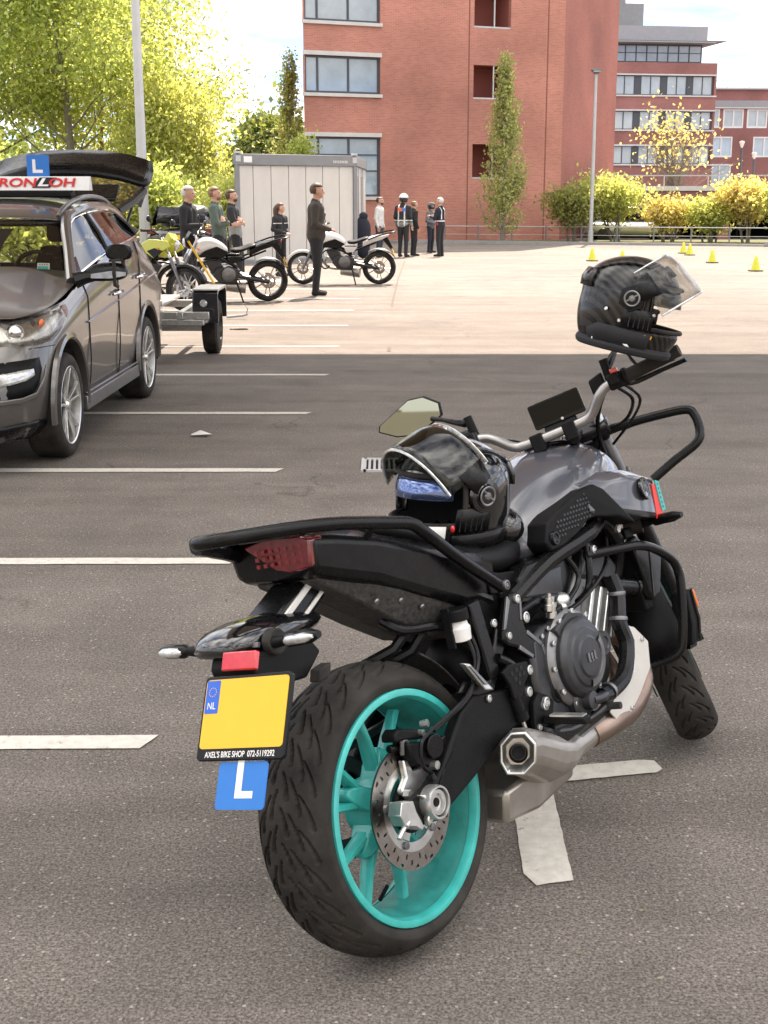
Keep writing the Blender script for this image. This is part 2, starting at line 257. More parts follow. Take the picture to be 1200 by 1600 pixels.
M=dict(
 asphalt=asphalt(),
 paint=mat('road_paint',(.56,.53,.47),.7,var=.14,vs=30,bump=.4,bs=120),
 grass=mat('grass_earth',(.06,.075,.02),.9,c2=(.13,.13,.04),vs=6,bump=.6,bs=20),
 earth=mat('earth',(.07,.065,.04),.95,c2=(.09,.10,.04),vs=.6),
 kerb=mat('kerb_stone',(.30,.29,.28),.8,var=.15,vs=5),
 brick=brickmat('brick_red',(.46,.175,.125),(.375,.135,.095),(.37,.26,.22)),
 brick_shaded=brickmat('brick_red_shaded',(.30,.085,.06),(.25,.07,.05),(.24,.15,.13)),
 brick3=brickmat('brick_mauve',(.30,.12,.11),(.26,.10,.09),(.26,.17,.16)),
 concrete=mat('concrete',(.52,.50,.48),.7,var=.08,vs=2),
 band=mat('grey_cladding',(.27,.27,.29),.5,var=.06,vs=3),
 joint=mat('brick_joint',(.20,.075,.055),.9),
 joint2=mat('joint_bitumen',(.10,.085,.07),.9),
 canopy=mat('added_canopy_soffit',(.46,.38,.30),.8,var=.1,vs=1),
 wframe=mat('window_frame_grey',(.055,.06,.075),.45),
 wwhite=mat('window_frame_white',(.72,.71,.70),.5),
 wpane=mat('window_pane',(.27,.32,.36),.04,spec=.9,coat=.6,var=.25,vs=.6),  # pale blue base colour stands in for the sky the panes reflect
 wpane2=mat('window_pane_pale',(.38,.43,.46),.06,spec=.8,coat=.5,var=.2,vs=.5),
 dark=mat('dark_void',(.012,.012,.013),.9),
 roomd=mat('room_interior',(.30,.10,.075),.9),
 lamp=mat('lamp_post_grey',(.46,.46,.46),.45,metal=.3,var=.06,vs=3),
 cabin=mat('cabin_panel',(.55,.52,.48),.55,var=.06,vs=2),
 cabing=mat('cabin_frame_grey',(.19,.195,.20),.5,var=.1,vs=3),
 bark=mat('bark',(.15,.13,.10),.9,c2=(.24,.21,.17),vs=6,bump=.6,bs=8),
 black=mat('black_gloss',(.006,.006,.007),.10,coat=.8,var=.2,vs=12),
 satin=mat('black_satin',(.005,.005,.0055),.27,spec=.25,var=.25,vs=25,rvar=.08),
 matte=mat('black_matte',(.007,.007,.0075),.5,spec=.14,var=.3,vs=20,bump=.25,bs=250,rvar=.12),
 dusty=mat('black_dusty_plastic',(.012,.012,.012),.62,c2=(.055,.052,.048),vs=90,bump=.7,bs=120),
 vinyl=mat('seat_vinyl',(.007,.007,.0075),.48,spec=.18,var=.2,vs=14,bump=.35,bs=420),
 rubber=mat('tyre_rubber',(.013,.0125,.012),.66,spec=.14,c2=(.050,.045,.040),vs=9,bump=.3,bs=150,rvar=.1),
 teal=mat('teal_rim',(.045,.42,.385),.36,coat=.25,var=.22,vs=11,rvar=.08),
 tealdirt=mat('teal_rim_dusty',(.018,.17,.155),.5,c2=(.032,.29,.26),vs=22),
 gunmetal=mat('tank_grey_paint',(.062,.064,.079),.30,metal=.1,coat=1,var=.03,vs=30),
 carp=mat('car_grey_paint',(.105,.097,.090),.28,metal=.5,coat=.7,var=.02,vs=30),
 lampbowl=mat('lamp_bowl_chrome',(.72,.72,.70),.22,metal=.85,var=.3,vs=45),
 carp2=mat('black_car_paint',(.018,.018,.021),.2,coat=1),
 alu=mat('aluminium',(.62,.62,.60),.32,metal=.9,var=.15,vs=24,rvar=.1),
 titan=mat('handlebar_grey_metal',(.36,.35,.34),.34,metal=.9,var=.1,vs=20),
 steel=mat('disc_steel',(.42,.39,.36),.3,metal=1,c2=(.27,.23,.20),vs=30,rvar=.1),
 chrome=mat('chrome',(.8,.8,.8),.08,metal=1),
 engine=mat('engine_dark_metal',(.055,.056,.06),.36,metal=.7,var=.25,vs=20,rvar=.1),
 engl=mat('engine_grey_metal',(.20,.20,.205),.38,metal=.8,var=.25,vs=18,rvar=.1),
 pipe=mat('heat_tinted_pipe',(.24,.16,.12),.36,metal=.9,c2=(.36,.29,.25),vs=9,rvar=.12),
 muff=mat('muffler_dusty_steel',(.36,.33,.29),.40,metal=.85,c2=(.56,.53,.49),vs=7,rvar=.1),
 shield=mat('shield_pale_metal',(.62,.60,.56),.42,metal=.35,var=.06,vs=10),
 red=mat('red_lens',(.55,.012,.015),.12,coat=1,var=.15,vs=60),
 dred=mat('dark_red_lens',(.12,.006,.012),.12,coat=1,var=.4,vs=70),
 dred2=mat('dark_red_elements',(.17,.008,.012),.15,coat=1),
 orange=mat('orange',(.75,.16,.02),.3),
 clearl=mat('clear_lens',(.55,.56,.55),.08,coat=1,metal=.35,var=.35,vs=60),
 white=mat('white_plastic',(.72,.71,.69),.45,var=.05,vs=9),
 yellow=mat('plate_yellow',(.74,.43,.014),.4,var=.03,vs=20),
 blue=mat('plate_blue',(.012,.10,.52),.35,var=.04,vs=20),
 lblue=mat('learner_blue',(.012,.15,.50),.4,var=.04,vs=20),
 sticker_r=mat('sticker_red',(.70,.04,.025),.4),
 sticker_t=mat('sticker_teal',(.03,.42,.40),.4),
 facade=mat('olive_grey_render',(.34,.33,.28),.9,var=.06,vs=.4),
 carhood=mat('hood_reflection_paint',(.075,.064,.055),.38,metal=.2,coat=.15,var=.02,vs=30),  # browner, darker car paint: the hood's brown reflection put into its colour
 screen=mat('dash_screen',(.003,.003,.0035),.10,spec=.16),
 mirror=mat('mirror_glass',(.19,.20,.165),.02,metal=1),
 visor=glass('clear_visor',(.82,.81,.79),.05),
 smoke=glass('smoked_visor',(.30,.31,.29),.10),
 sunv=mat('sun_visor_sky_blue',(.15,.20,.37),.05,metal=.8),  # blue in the base colour stands for the reflected sky
 cglass=glass('car_glass',(.62,.66,.62),.10),
 pglass=glass('privacy_glass',(.16,.14,.14),.22),
 carbon=None,
 skin=mat('skin',(.52,.30,.22),.55,var=.08,vs=12),
 hairg=mat('hair_grey',(.55,.53,.50),.7,var=.2,vs=60),
 hairb=mat('hair_brown',(.07,.04,.022),.6,var=.3,vs=60),
 hairl=mat('hair_fair',(.20,.12,.06),.6,var=.3,vs=60),
 hivis=mat('cone_yellow',(.62,.60,.05),.5,var=.08,vs=8),
)
def carbonmat():
    m=mat('carbon_weave',(.012,.012,.013),.25,coat=.35,spec=.3);nt=m.node_tree;N=nt.nodes;L=nt.links;b=N['Principled BSDF']
    tc=N.new('ShaderNodeTexCoord');w=N.new('ShaderNodeTexWave');w.wave_type='BANDS';w.bands_direction='DIAGONAL';w.inputs['Scale'].default_value=22;w.inputs['Distortion'].default_value=.4;L.new(tc.outputs['Object'],w.inputs['Vector'])
    r=N.new('ShaderNodeValToRGB');r.color_ramp.elements[0].position=.42;r.color_ramp.elements[0].color=(.004,.004,.004,1);r.color_ramp.elements[1].position=.6;r.color_ramp.elements[1].color=(.024,.022,.021,1);L.new(w.outputs['Fac'],r.inputs[0]);L.new(r.outputs[0],b.inputs['Base Color']);return m
M['carbon']=carbonmat()
for k,c in dict(cl_black=(.018,.018,.021),cl_navy=(.012,.014,.028),cl_green=(.085,.115,.095),cl_olive=(.045,.038,.030),cl_white=(.62,.61,.60),cl_grey=(.10,.11,.12),cl_jeans=(.04,.05,.07),cl_lgrey=(.25,.26,.25),cl_dark=(.022,.022,.026),shoe=(.02,.018,.016),refl=(.66,.66,.63),cl_red=(.55,.03,.03),cl_orange=(.75,.17,.06),cl_blue=(.12,.20,.55)).items():
    M[k]=mat(k.replace('cl_','cloth_'),c,.85,var=.18,vs=14,bump=.3,bs=40)
def worn_paint():
    m=M['paint'];nt=m.node_tree;N=nt.nodes;L=nt.links;b=N['Principled BSDF'];src=b.inputs['Base Color'].links[0].from_socket
    tc=N.new('ShaderNodeTexCoord');n=N.new('ShaderNodeTexNoise');n.inputs['Scale'].default_value=34;n.inputs['Detail'].default_value=8;n.inputs['Roughness'].default_value=.72;L.new(tc.outputs['Object'],n.inputs['Vector'])
    r=N.new('ShaderNodeValToRGB');r.color_ramp.elements[0].position=.60;r.color_ramp.elements[1].position=.66;L.new(n.outputs['Fac'],r.inputs[0])
    x=N.new('ShaderNodeMix');x.data_type='RGBA';L.new(r.outputs[0],x.inputs[0]);L.new(src,x.inputs[6]);x.inputs[7].default_value=(.20,.17,.145,1);L.new(x.outputs[2],b.inputs['Base Color'])
worn_paint()
def uvbox(o,sx=1):
    "box-project UVs in metres from local coordinates"
    me=o.data;uv=me.uv_layers.new(name='UVMap');n=len(me.loops)
    co=np.empty(len(me.vertices)*3);me.vertices.foreach_get('co',co);co=co.reshape(-1,3)
    out=np.zeros((n,2))
    for p in me.polygons:
        N=p.normal
        for li in p.loop_indices:
            c=co[me.loops[li].vertex_index]
            if abs(N.z)>.8: out[li]=(c[0],c[1])
            elif abs(N.x)>abs(N.y): out[li]=(c[1],c[2])
            else: out[li]=(c[0],c[2])
    uv.data.foreach_set('uv',out.ravel())
# ================================================================ SETTING
def ground_sheet():
    b=MB(); xs=[-300,-40,-8,0,8,40,300]; ys=[-80,0,16,46,66,400]
    for y in ys:
        for x in xs: b.v.append((x,y,gz(y)))
    n=len(xs)
    for j in range(len(ys)-1):
        for i in range(n-1): b.f.append((j*n+i,j*n+i+1,(j+1)*n+i+1,(j+1)*n+i)); b.mi.append(0)
    o=b.build('parking_lot',M['asphalt'],kind='structure'); tag(o,'grey asphalt parking lot, shaded in front and sunlit behind','parking lot'); return o
LOT=ground_sheet()
def strip(name,P,m,dz=.004,kind='structure',par=None,sub=1):
    b=MB(); 
    b.quad(*[(x,y,gz(y)+dz) for x,y in P]); return b.build(name,m,par,kind=kind)
def worn(name,P,seed,dz=.004,n=26,amp=.0025,par=LOT):
    "paint patch with uneven edges; P = polygon"
    rr=random.Random(seed);V=[]
    for i in range(len(P)):
        a=P[i];c=P[(i+1)%len(P)];L=math.hypot(c[0]-a[0],c[1]-a[1]);k=max(2,int(L/.03)) if L<4 else 40
        for j in range(k):
            t=j/k;V.append((a[0]+(c[0]-a[0])*t+rr.uniform(-amp,amp),a[1]+(c[1]-a[1])*t+rr.uniform(-amp,amp)))
    b=MB();b.add([(x,y,gz(y)+dz) for x,y in V],[tuple(range(len(V)))]);return b.build(name,M['paint'],par)
bay=[(3.72,-.70,.035),(5.72,-.66,.02),(7.69,-.61,.01),(9.74,-.55,0),(11.83,-.5,0),(14.01,-.48,0),(16.26,-.44,0),(18.7,-.42,0),(21.1,-.38,0),(23.6,-.35,0)]
for i,(y,x,sl) in enumerate(bay):
    w=.05; worn('parking_line',[(-7.5,y-w-sl*2),(x-.02,y-w),(x+.02,y+w),(-7.5,y+w-sl*2)],i,amp=.004)
worn('parking_line',[(.16,3.38),(.47,3.44),(.765,3.505),(.79,3.53),(.775,3.585),(.73,3.59),(.47,3.535),(.16,3.475)],31,.0045,26,.0014)
worn('parking_line',[(.345,3.36),(.46,3.40),(.45,2.90),(.36,2.875),(.335,2.93)],32,.004,26,.0014)
strip('grass_verge',[(-1,57.3),(.6,54.2),(13.6,49.2),(40,39),(60,60),(9,58)],M['grass'],.03,'structure')
strip('grass_verge',[(-40,60),(-40,27),(-8.6,27),(-6.4,44),(-5.5,62)],M['grass'],.03,'structure')
k=MB()
for (xa,ya),(xb,yb) in (((-1,57.2),(.6,54.0)),((.6,54.0),(13.6,49.0)),((13.6,49.0),(40,38.8))):
    d=Vector((xb-xa,yb-ya,0));L=d.length;m=rotm(z=math.degrees(math.atan2(d.y,d.x)));k.box(((xa+xb)/2,(ya+yb)/2,gz((ya+yb)/2)+.04),(L,.14,.14),m)
k.build('kerb',M['kerb'],kind='structure')
# drain
dr=thing('drain_grate','small cast metal drain grate set in the asphalt behind the motorcycle','drain',(.03,7.83,0))
b=MB();b.box((0,-.17,.006),(.30,.03,.012));b.box((0,.17,.006),(.30,.03,.012));b.box((-.15,0,.006),(.03,.37,.012));b.box((.15,0,.006),(.03,.37,.012));b.build('grate_frame',M['lamp'],dr)
bars=None
for i in range(9):
    x=-.115+i*.029
    if bars is None:
        b=MB();b.box((0,0,.004),(.014,.31,.010));bars=b.build('grate_bar',M['lamp'],dr);bars.location.x=x
    else: c=bars.copy();COL.objects.link(c);c.location.x=x
b=MB();b.quad((-.14,-.16,.0005),(.14,-.16,.0005),(.14,.16,.0005),(-.14,.16,.0005));b.build('drain_hole',M['dark'],dr).location.z=.002
b=MB();b.add([(-.06,-.03,.01),(.05,-.045,.02),(.07,.03,.006),(-.01,.05,.03),(-.07,.03,.008),(0,0,.035)],[(0,1,5),(1,2,5),(2,3,5),(3,4,5),(4,0,5)]);o=b.build('paper_scrap',M['white']);o.location=(-1.215,8.8,.004);tag(o,'crumpled scrap of white paper lying alone on the asphalt','litter')
# canopy added overhead, out of view, so that its edge throws the shade line
cn=thing('added_canopy','pale flat canopy added out of view to shade the front of the lot','canopy')
b=MB();b.box((1.2,(7.0+19.95)/2,8.2),(15,19.95-7.0,.4));b.build('shade_slab',M['canopy'],cn)
for x in (-5.9,8.2):
    for y in (8.5,18.5):
        b=MB();b.tube([(x,y,gz(y)),(x,y,8.0)],.22,16);b.build('column',M['concrete'],cn)
# asphalt joint running towards the brick block
b=MB();P=[(.05,13.6),(.12,20),(.28,27),(.55,36)]
b.add([(x-.018,y,gz(y)+.003) for x,y in P]+[(x+.018,y,gz(y)+.003) for x,y in P],[(i,i+4,i+5,i+1) for i in range(3)]);b.build('asphalt_joint',M['joint2'],LOT)
# ================================================================ BUILDINGS
def holes_wall(b,u0,u1,v0,v1,H,y=0,depth=.3,mi=0):
    us=sorted({u0,u1,*[h[0] for h in H],*[h[1] for h in H]});vs=sorted({v0,v1,*[h[2] for h in H],*[h[3] for h in H]})
    for i in range(len(us)-1):
        for j in range(len(vs)-1):
            cu,cv=(us[i]+us[i+1])/2,(vs[j]+vs[j+1])/2
            if any(h[0]<cu<h[1] and h[2]<cv<h[3] for h in H): continue
            b.quad((us[i],y,vs[j]),(us[i+1],y,vs[j]),(us[i+1],y,vs[j+1]),(us[i],y,vs[j+1]),mi=mi)
    for a,c,d,e in H:
        p=[(a,d),(c,d),(c,e),(a,e)]
        for k in range(4):
            q,r=p[k],p[(k+1)%4]; b.quad((q[0],y,q[1]),(q[0],y+depth,q[1]),(r[0],y+depth,r[1]),(r[0],y,r[1]),mi=mi)
def window(par,u0,u1,v0,v1,y,mull=(),trans=(),fm='wframe',pm='wpane',fw=.07,name='window'):
    b=MB();d=.07
    b.box(((u0+u1)/2,y,v0+fw/2),(u1-u0,d,fw));b.box(((u0+u1)/2,y,v1-fw/2),(u1-u0,d,fw));b.box((u0+fw/2,y,(v0+v1)/2),(fw,d,v1-v0-2*fw));b.box((u1-fw/2,y,(v0+v1)/2),(fw,d,v1-v0-2*fw))
    for m in mull:b.box((m,y,(v0+v1)/2),(fw,d*.9,v1-v0-2*fw))
    for t in trans:b.box(((u0+u1)/2,y+.002,t),(u1-u0-2*fw,d*.8,fw*.8))
    f=b.build(name,M[fm],par)
    xs=[u0+fw,*mull,u1-fw]
    for i in range(len(xs)-1):
        a=xs[i]+(fw/2 if i else 0);c=xs[i+1]-(fw/2 if i<len(xs)-2 else 0)
        p=MB();p.quad((a,y+.02,v0+fw),(c,y+.02,v0+fw),(c,y+.02,v1-fw),(a,y+.02,v1-fw));p.build('pane',M[pm],f)
    return f
# --- main red brick block (local x runs along the facade, y into the building)
mb=thing('brick_office_building','tall red brick office block with two columns of openings facing the lot','building',(-3.11,54.5,0),(0,0,R(24.19)))
HW=[(.06,3.25,5.25,6.64),(.06,3.25,7.92,9.35),(.06,3.25,10.9,12.3),(.06,3.25,1.3,3.6)]
HL=[(7.42,9.12,5.18,6.52),(7.42,9.12,7.96,9.5),(7.42,9.12,10.9,12.4),(7.42,9.12,2.0,3.4)]
b=MB();top=18.5
holes_wall(b,0,11.71,-.9,top,HW+HL,0,.22)
b.quad((4.9,10.5,-.9),(0,0,-.9),(0,0,top),(4.9,10.5,top)); b.quad((0,0,top),(11.71,0,top),(19.2,7.3,top),(4.9,10.5,top)); b.quad((19.2,7.3,-.9),(4.9,10.5,-.9),(4.9,10.5,top),(19.2,7.3,top))
w=b.build('wall',M['brick'],mb);uvbox(w)
for u in (7.2,10.9):
    b=MB();b.box((u,-.001,8.8),(.05,.012,19.3));b.build('expansion_joint',M['joint'],mb)
b=MB();b.quad((11.71,0,-.9),(19.2,7.3,-.9),(19.2,7.3,top),(11.71,0,top));w=b.build('wall',M['brick_shaded'],mb);uvbox(w); w['label']='return wall of the brick block, darkened for its different light'  # same brick, with this side's deeper shade put into its colour
for h in HW:
    tr=() if h[3]-h[2]<2 else (h[2]+1.0,h[2]+1.62)
    window(mb,h[0]+.01,h[1]-.01,h[2]+.01,h[3]-.01,.12,(h[0]+.56,h[0]+1.86),tr)
    b=MB();b.box((1.65,.0,h[3]+.085),(3.3,.10,.155));b.build('lintel',M['concrete'],mb)
    b=MB();b.box((1.65,-.01,h[2]-.07),(3.34,.14,.125));b.build('sill',M['concrete'],mb)
for h in HL:
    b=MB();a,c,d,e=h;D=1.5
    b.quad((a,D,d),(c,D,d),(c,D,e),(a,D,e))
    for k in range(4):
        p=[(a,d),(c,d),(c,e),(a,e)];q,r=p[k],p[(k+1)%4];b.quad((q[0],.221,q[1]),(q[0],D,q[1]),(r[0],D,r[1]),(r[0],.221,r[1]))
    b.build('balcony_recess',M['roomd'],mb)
    b=MB();b.box((a+.32,1.2,d+.46),(.62,.06,.92));dd=b.build('balcony_door',M['wframe'],mb)
    b=MB();b.quad((a+.06,1.165,d+.05),(a+.56,1.165,d+.05),(a+.56,1.165,d+.88),(a+.06,1.165,d+.88));b.build('pane',M['wpane2'],dd)
    b=MB();b.box(((a+c)/2,.05,d+.04),(c-a-.004,.05,.06));b.box((a+.95,.06,(d+e)/2),(.05,.05,e-d-.004));b.build('railing',M['lamp'],mb)
# --- reflector block added behind the camera, seen only in mirrors and glossy paint
rb=thing('added_reflector_block','long plain olive grey block added behind the camera for reflections and fill','building',(0,-20,0))
b=MB();b.box((0,-4,3.6),(70,8,7.2));b.build('wall',M['facade'],rb)
for k in range(14): window(rb,-32+4.8*k,-30+4.8*k,1.2,2.8,.02,(-31+4.8*k,))
# --- office wing behind, five storeys
wg=thing('office_wing','long brick office wing with horizontal window bands and a grey top storey','building',(17.2,109,0),(0,0,R(9)))
b=MB();Wd=9.0;bands=[(8.72,10.18),(6.12,7.52),(3.5,4.88)]
H=[(.25,Wd-.15,a,c) for a,c in bands]
holes_wall(b,-4,Wd,-3,11.15,H,0,.25);b.quad((Wd,0,-3),(Wd,14,-3),(Wd,14,11.15),(Wd,0,11.15));b.quad((-4,0,11.15),(Wd,0,11.15),(Wd,14,11.15),(-4,14,11.15))
w=b.build('wall',M['brick3'],wg);uvbox(w)
for a,c in bands:
    xs=[.27,1.15];f=None
    u=.27
    for i in range(4):
        b=MB();b.box((u+.22,.15,(a+c)/2),(.44,.08,c-a-.01));b.build('spandrel_panel',M['wframe'],wg)
        window(wg,u+.45,min(u+2.1,Wd-.16),a+.01,c-.01,.15,(u+1.27,),(),'wframe','wpane2',.06); u+=2.12
    for z in (a-.06,c+.06):
        b=MB();b.box((Wd/2,-.02,z),(Wd+.04,.14,.11));b.build('band_course',M['concrete'],wg)
b=MB();b.box((Wd/2-.4,1.2+5,12.0),(Wd-.9,10,1.7));ts=b.build('top_storey',M['band'],wg)
window(wg,.1,Wd-.9,11.25,12.55,1.1,tuple(.1+.87*k for k in range(1,9)),(11.95,),'wframe','wpane2',.07)
b=MB();b.box((Wd/2-.3,5.0,12.64),(Wd-.2,11,.1));b.box((Wd/2-.45,5.0,13.29),(Wd-.7,9.4,1.15));b.box((Wd/2+.2,5.0,12.75),(Wd+.6,11,.06));b.build('roof_fascia',M['band'],wg)
b=MB();b.box((2.0,6,14.9),(4.4,4,2.1));b.box((2.6,6,16.2),(1.0,1.5,.5));b.build('roof_plant_room',M['cabing'],wg)
# --- building far right
fr=thing('white_window_building','lower brick building at far right with white framed windows','building',(27.5,126,0),(0,0,R(4)))
b=MB();H=[(.9+2.2*k,2.8+2.2*k,6.95,8.6) for k in range(7)]+[(2.0,4.1,4.4,6.2),(2.0,4.1,1.9,3.8),(6,8.1,4.4,6.2),(10,12.1,4.4,6.2)]
holes_wall(b,-3,16,-3.5,10.3,H,0,.2);b.quad((-3,0,10.3),(16,0,10.3),(16,12,10.3),(-3,12,10.3));w=b.build('wall',M['brick3'],fr);uvbox(w)
for h in H: window(fr,h[0]+.01,h[1]-.01,h[2]+.01,h[3]-.01,.05,((h[0]+h[1])/2,),(),'wwhite','wpane2',.13)
b=MB();b.box((6.5,-.05,9.05),(19,.16,.55));b.build('grey_band',M['band'],fr)
b=MB();b.box((6.5,-.06,8.7),(19,.2,.12));b.box((6.5,-.08,10.38),(19.2,.3,.14));b.build('band_course',M['concrete'],fr)
b=MB()
for k in range(10):b.box((-2.6+2*k,.2,10.75),(.05,.05,.6))
b.box((6.5,.2,11.05),(19,.05,.05));b.build('roof_railing',M['lamp'],fr)
# --- parking deck behind the hedge
dk=thing('parking_deck','low brick parking deck with dark openings behind the yellow hedge','parking garage',(9.5,61.5,0),(0,0,R(-8)))
b=MB();H=[(.6+2.6*k,2.7+2.6*k,-1.0,.55) for k in range(10)];holes_wall(b,0,28,-1.0,1.5,H,0,.3);w=b.build('wall',M['brick3'],dk);uvbox(w)
b=MB();b.box((14,4,1.62),(28,8.2,.2));b.build('deck_slab',M['concrete'],dk)
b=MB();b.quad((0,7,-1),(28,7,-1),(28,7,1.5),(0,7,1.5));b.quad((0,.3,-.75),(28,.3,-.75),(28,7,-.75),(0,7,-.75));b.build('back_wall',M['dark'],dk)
b=MB()
for k in range(15):b.box((1+1.9*k,.05,1.95),(.05,.05,.45))
b.box((14,.05,2.17),(28,.05,.05));b.build('deck_railing',M['lamp'],dk)
# --- lamps
def lamp(name,label,x,y,h,r,head=True):
    t=thing(name,label,'street lamp',(x,y,gz(y)))
    b=MB();b.tube([(0,0,0),(0,0,h*.3),(0,0,h)],[r,r*.9,r*.62],14);b.build('pole',M['lamp'],t)
    b=MB();b.tube([(0,0,0),(0,0,.5)],r*1.25,14);b.build('base_sleeve',M['lamp'],t)
    if head:
        b=MB();b.box((0,0,h+.06),(.34,.5,.05));b.loft([[(-.06,-.06,h-.1),(.06,-.06,h-.1),(.06,.06,h-.1),(-.06,.06,h-.1)],[(-.16,-.22,h+.03),(.16,-.22,h+.03),(.16,.22,h+.03),(-.16,.22,h+.03)]]);b.build('lamp_head',M['cabing'],t)
        b=MB();b.box((0,-.02,h-.0),(.26,.4,.03));b.build('lamp_lens',M['clearl'],t)
    else:
        b=MB();b.tube([(0,0,h-.05),(0,-.8,h+.15)],.06,8);b.build('arm',M['lamp'],t);b=MB();b.box((0,-1.1,h+.17),(.3,.7,.12));b.build('lamp_head',M['cabing'],t)
    return t
lamp('street_lamp','tall slender grey lamp post with a small flat head beside the hedge',7.98,53.0,6.35,.085)
lamp('street_lamp','thick grey lamp post rising behind the open tailgate of the car',-6.28,36,10.5,.14,False)
for x,h,l in ((16.45,4.0,'small dark lantern lamp on the deck nearest the white windows'),(17.05,3.5,'small lantern lamp at the right edge standing behind the hedge')):
    t=thing('lantern_lamp',l,'street lamp',(x,64,gz(62)))
    b=MB();b.tube([(0,0,0),(0,0,h)],.05,8);b.build('pole',M['wframe'],t);b=MB();b.lathe([(.03,h),(.06,h+.06),(.13,h+.26),(.11,h+.29),(0,h+.32)],(0,0,0),(0,0,1),10);b.build('lantern',M['concrete'],t)
# --- fence rail along the verge
fn=thing('wire_fence','low rail fence on thin posts along the grass in front of the brick wall','fence')
P=[(1.2,56.9),(13,51.6),(34,43.0)]
b=MB()
for z in (.62,.3):b.tube([(x,y,gz(y)+z) for x,y in P],.022 if z>.5 else .012,6)
b.build('rail',M['lamp'],fn)
pp=None
for k in range(19):
    t=k/18*2;i=min(int(t),1);t-=i;x=P[i][0]+(P[i+1][0]-P[i][0])*t;y=P[i][1]+(P[i+1][1]-P[i][1])*t
    if pp is None:b=MB();b.tube([(0,0,-.05),(0,0,.66)],.03,6);pp=b.build('post',M['cabing'],fn);pp.location=(x,y,gz(y))
    else:c=pp.copy();COL.objects.link(c);c.location=(x,y,gz(y))
# --- site cabin
FL=Vector((-3.73,34.5,0));FR=Vector((-.78,37,0));u=(FR-FL);cw=u.length;u.normalize()
cb=thing('site_cabin','pale grey portable site cabin standing beside the brick block','cabin',(FL.x,FL.y,gz(35.5)-.02),(0,0,math.atan2(u.y,u.x)))
hh=2.72;LB=7.2
ang=math.atan2(46-37,-.57+.78)-math.atan2(u.y,u.x)   # side wall direction
sx,sy=math.cos(ang),math.sin(ang)
def sidept(t,z,off=0): return (cw+sx*t+sy*off,sy*t-sx*off,z)
b=MB();b.quad((0,0,0),(cw,0,0),(cw,0,hh-.28),(0,0,hh-.28));b.quad((cw,0,0),sidept(LB,0),sidept(LB,hh-.28),(cw,0,hh-.28));b.quad((0,0,0),(0,0,hh-.28),(sx*LB,sy*LB,hh-.28),(sx*LB,sy*LB,0));b.build('inner_wall',M['lamp'],cb)
npan=7;pw=cw/npan;pr=None
for k in range(npan):
    if pr is None:
        b=MB();b.box((pw/2,-.012,(hh-.28)/2+.05),(pw-.022,.03,hh-.40));pr=b.build('wall_panel',M['cabin'],cb,bev=.006)
    else:c=pr.copy();COL.objects.link(c);c.location.x=k*pw
for t0,t1 in ((.08,1.0),(1.95,3.0),(5.1,7.1)):
    b=MB();A=[sidept(t0,.08,.0),sidept(t1,.08,.0),sidept(t1,hh-.3,.0),sidept(t0,hh-.3,.0)];Bq=[sidept(t0,.08,.03),sidept(t1,.08,.03),sidept(t1,hh-.3,.03),sidept(t0,hh-.3,.03)]
    b.loft([A,Bq]);b.build('wall_panel',M['cabin'],cb)
for t0,t1,z0,z1,n_ in ((1.05,1.9,.75,2.2,'shutter'),(3.1,4.9,.1,2.2,'cabin_door')):
    b=MB();A=[sidept(t0,z0,.005),sidept(t1,z0,.005),sidept(t1,z1,.005),sidept(t0,z1,.005)];Bq=[sidept(t0,z0,.045),sidept(t1,z0,.045),sidept(t1,z1,.045),sidept(t0,z1,.045)]
    b.loft([A,Bq]);b.build(n_,M['cabing'],cb)
b=MB();b.box((cw/2,-.03,hh-.14),(cw+.06,.10,.27));b.box((.06,-.035,hh/2-.14),(.12,.08,hh-.29));b.box((cw-.03,-.035,hh/2-.14),(.12,.08,hh-.29));b.box((cw/2,-.03,.04),(cw,.08,.1))
A=[sidept(0.05,hh-.27,-.02),sidept(LB,hh-.27,-.02),sidept(LB,hh,-.02),sidept(0.05,hh,-.02)];b.loft([A,[(p[0]+sy*.09,p[1]-sx*.09,p[2]) for p in A]])
b.build('cabin_frame',M['cabing'],cb,bev=.01)
b=MB();b.quad((-.02,-.05,hh+.001),(cw+.04,-.05,hh+.001),sidept(LB,hh+.001,.06),(sx*LB,sy*LB,hh+.001));b.build('roof_sheet',M['concrete'],cb)
for x in (.07,cw-.07):
    b=MB();b.box((x,-.085,hh-.12),(.15,.012,.15));b.box((x,-.07,hh+.03),(.12,.12,.05));b.build('corner_casting',M['lamp'],cb)
b=MB();b.box((.36,-.087,hh-.14),(.25,.012,.15));b.build('type_plate',M['white'],cb)
b=MB()
for k in range(9):b.box((cw-.78+k*.055,-.087,hh-.17),(.036,.01,.07))
b.build('lettering_strip',M['concrete'],cb)
o=MB();o.ell((0,0,.75),(.22,.16,.42),12,10);o.ell((.02,-.02,1.15),(.12,.1,.12),10,8);o.ell((0,0,.35),(.2,.13,.35),10,8);o=o.build('hanging_coat',M['cl_navy']);o.location=(-.58,37.6,gz(37.6));tag(o,'dark coat hanging on the end wall of the site cabin','coat')
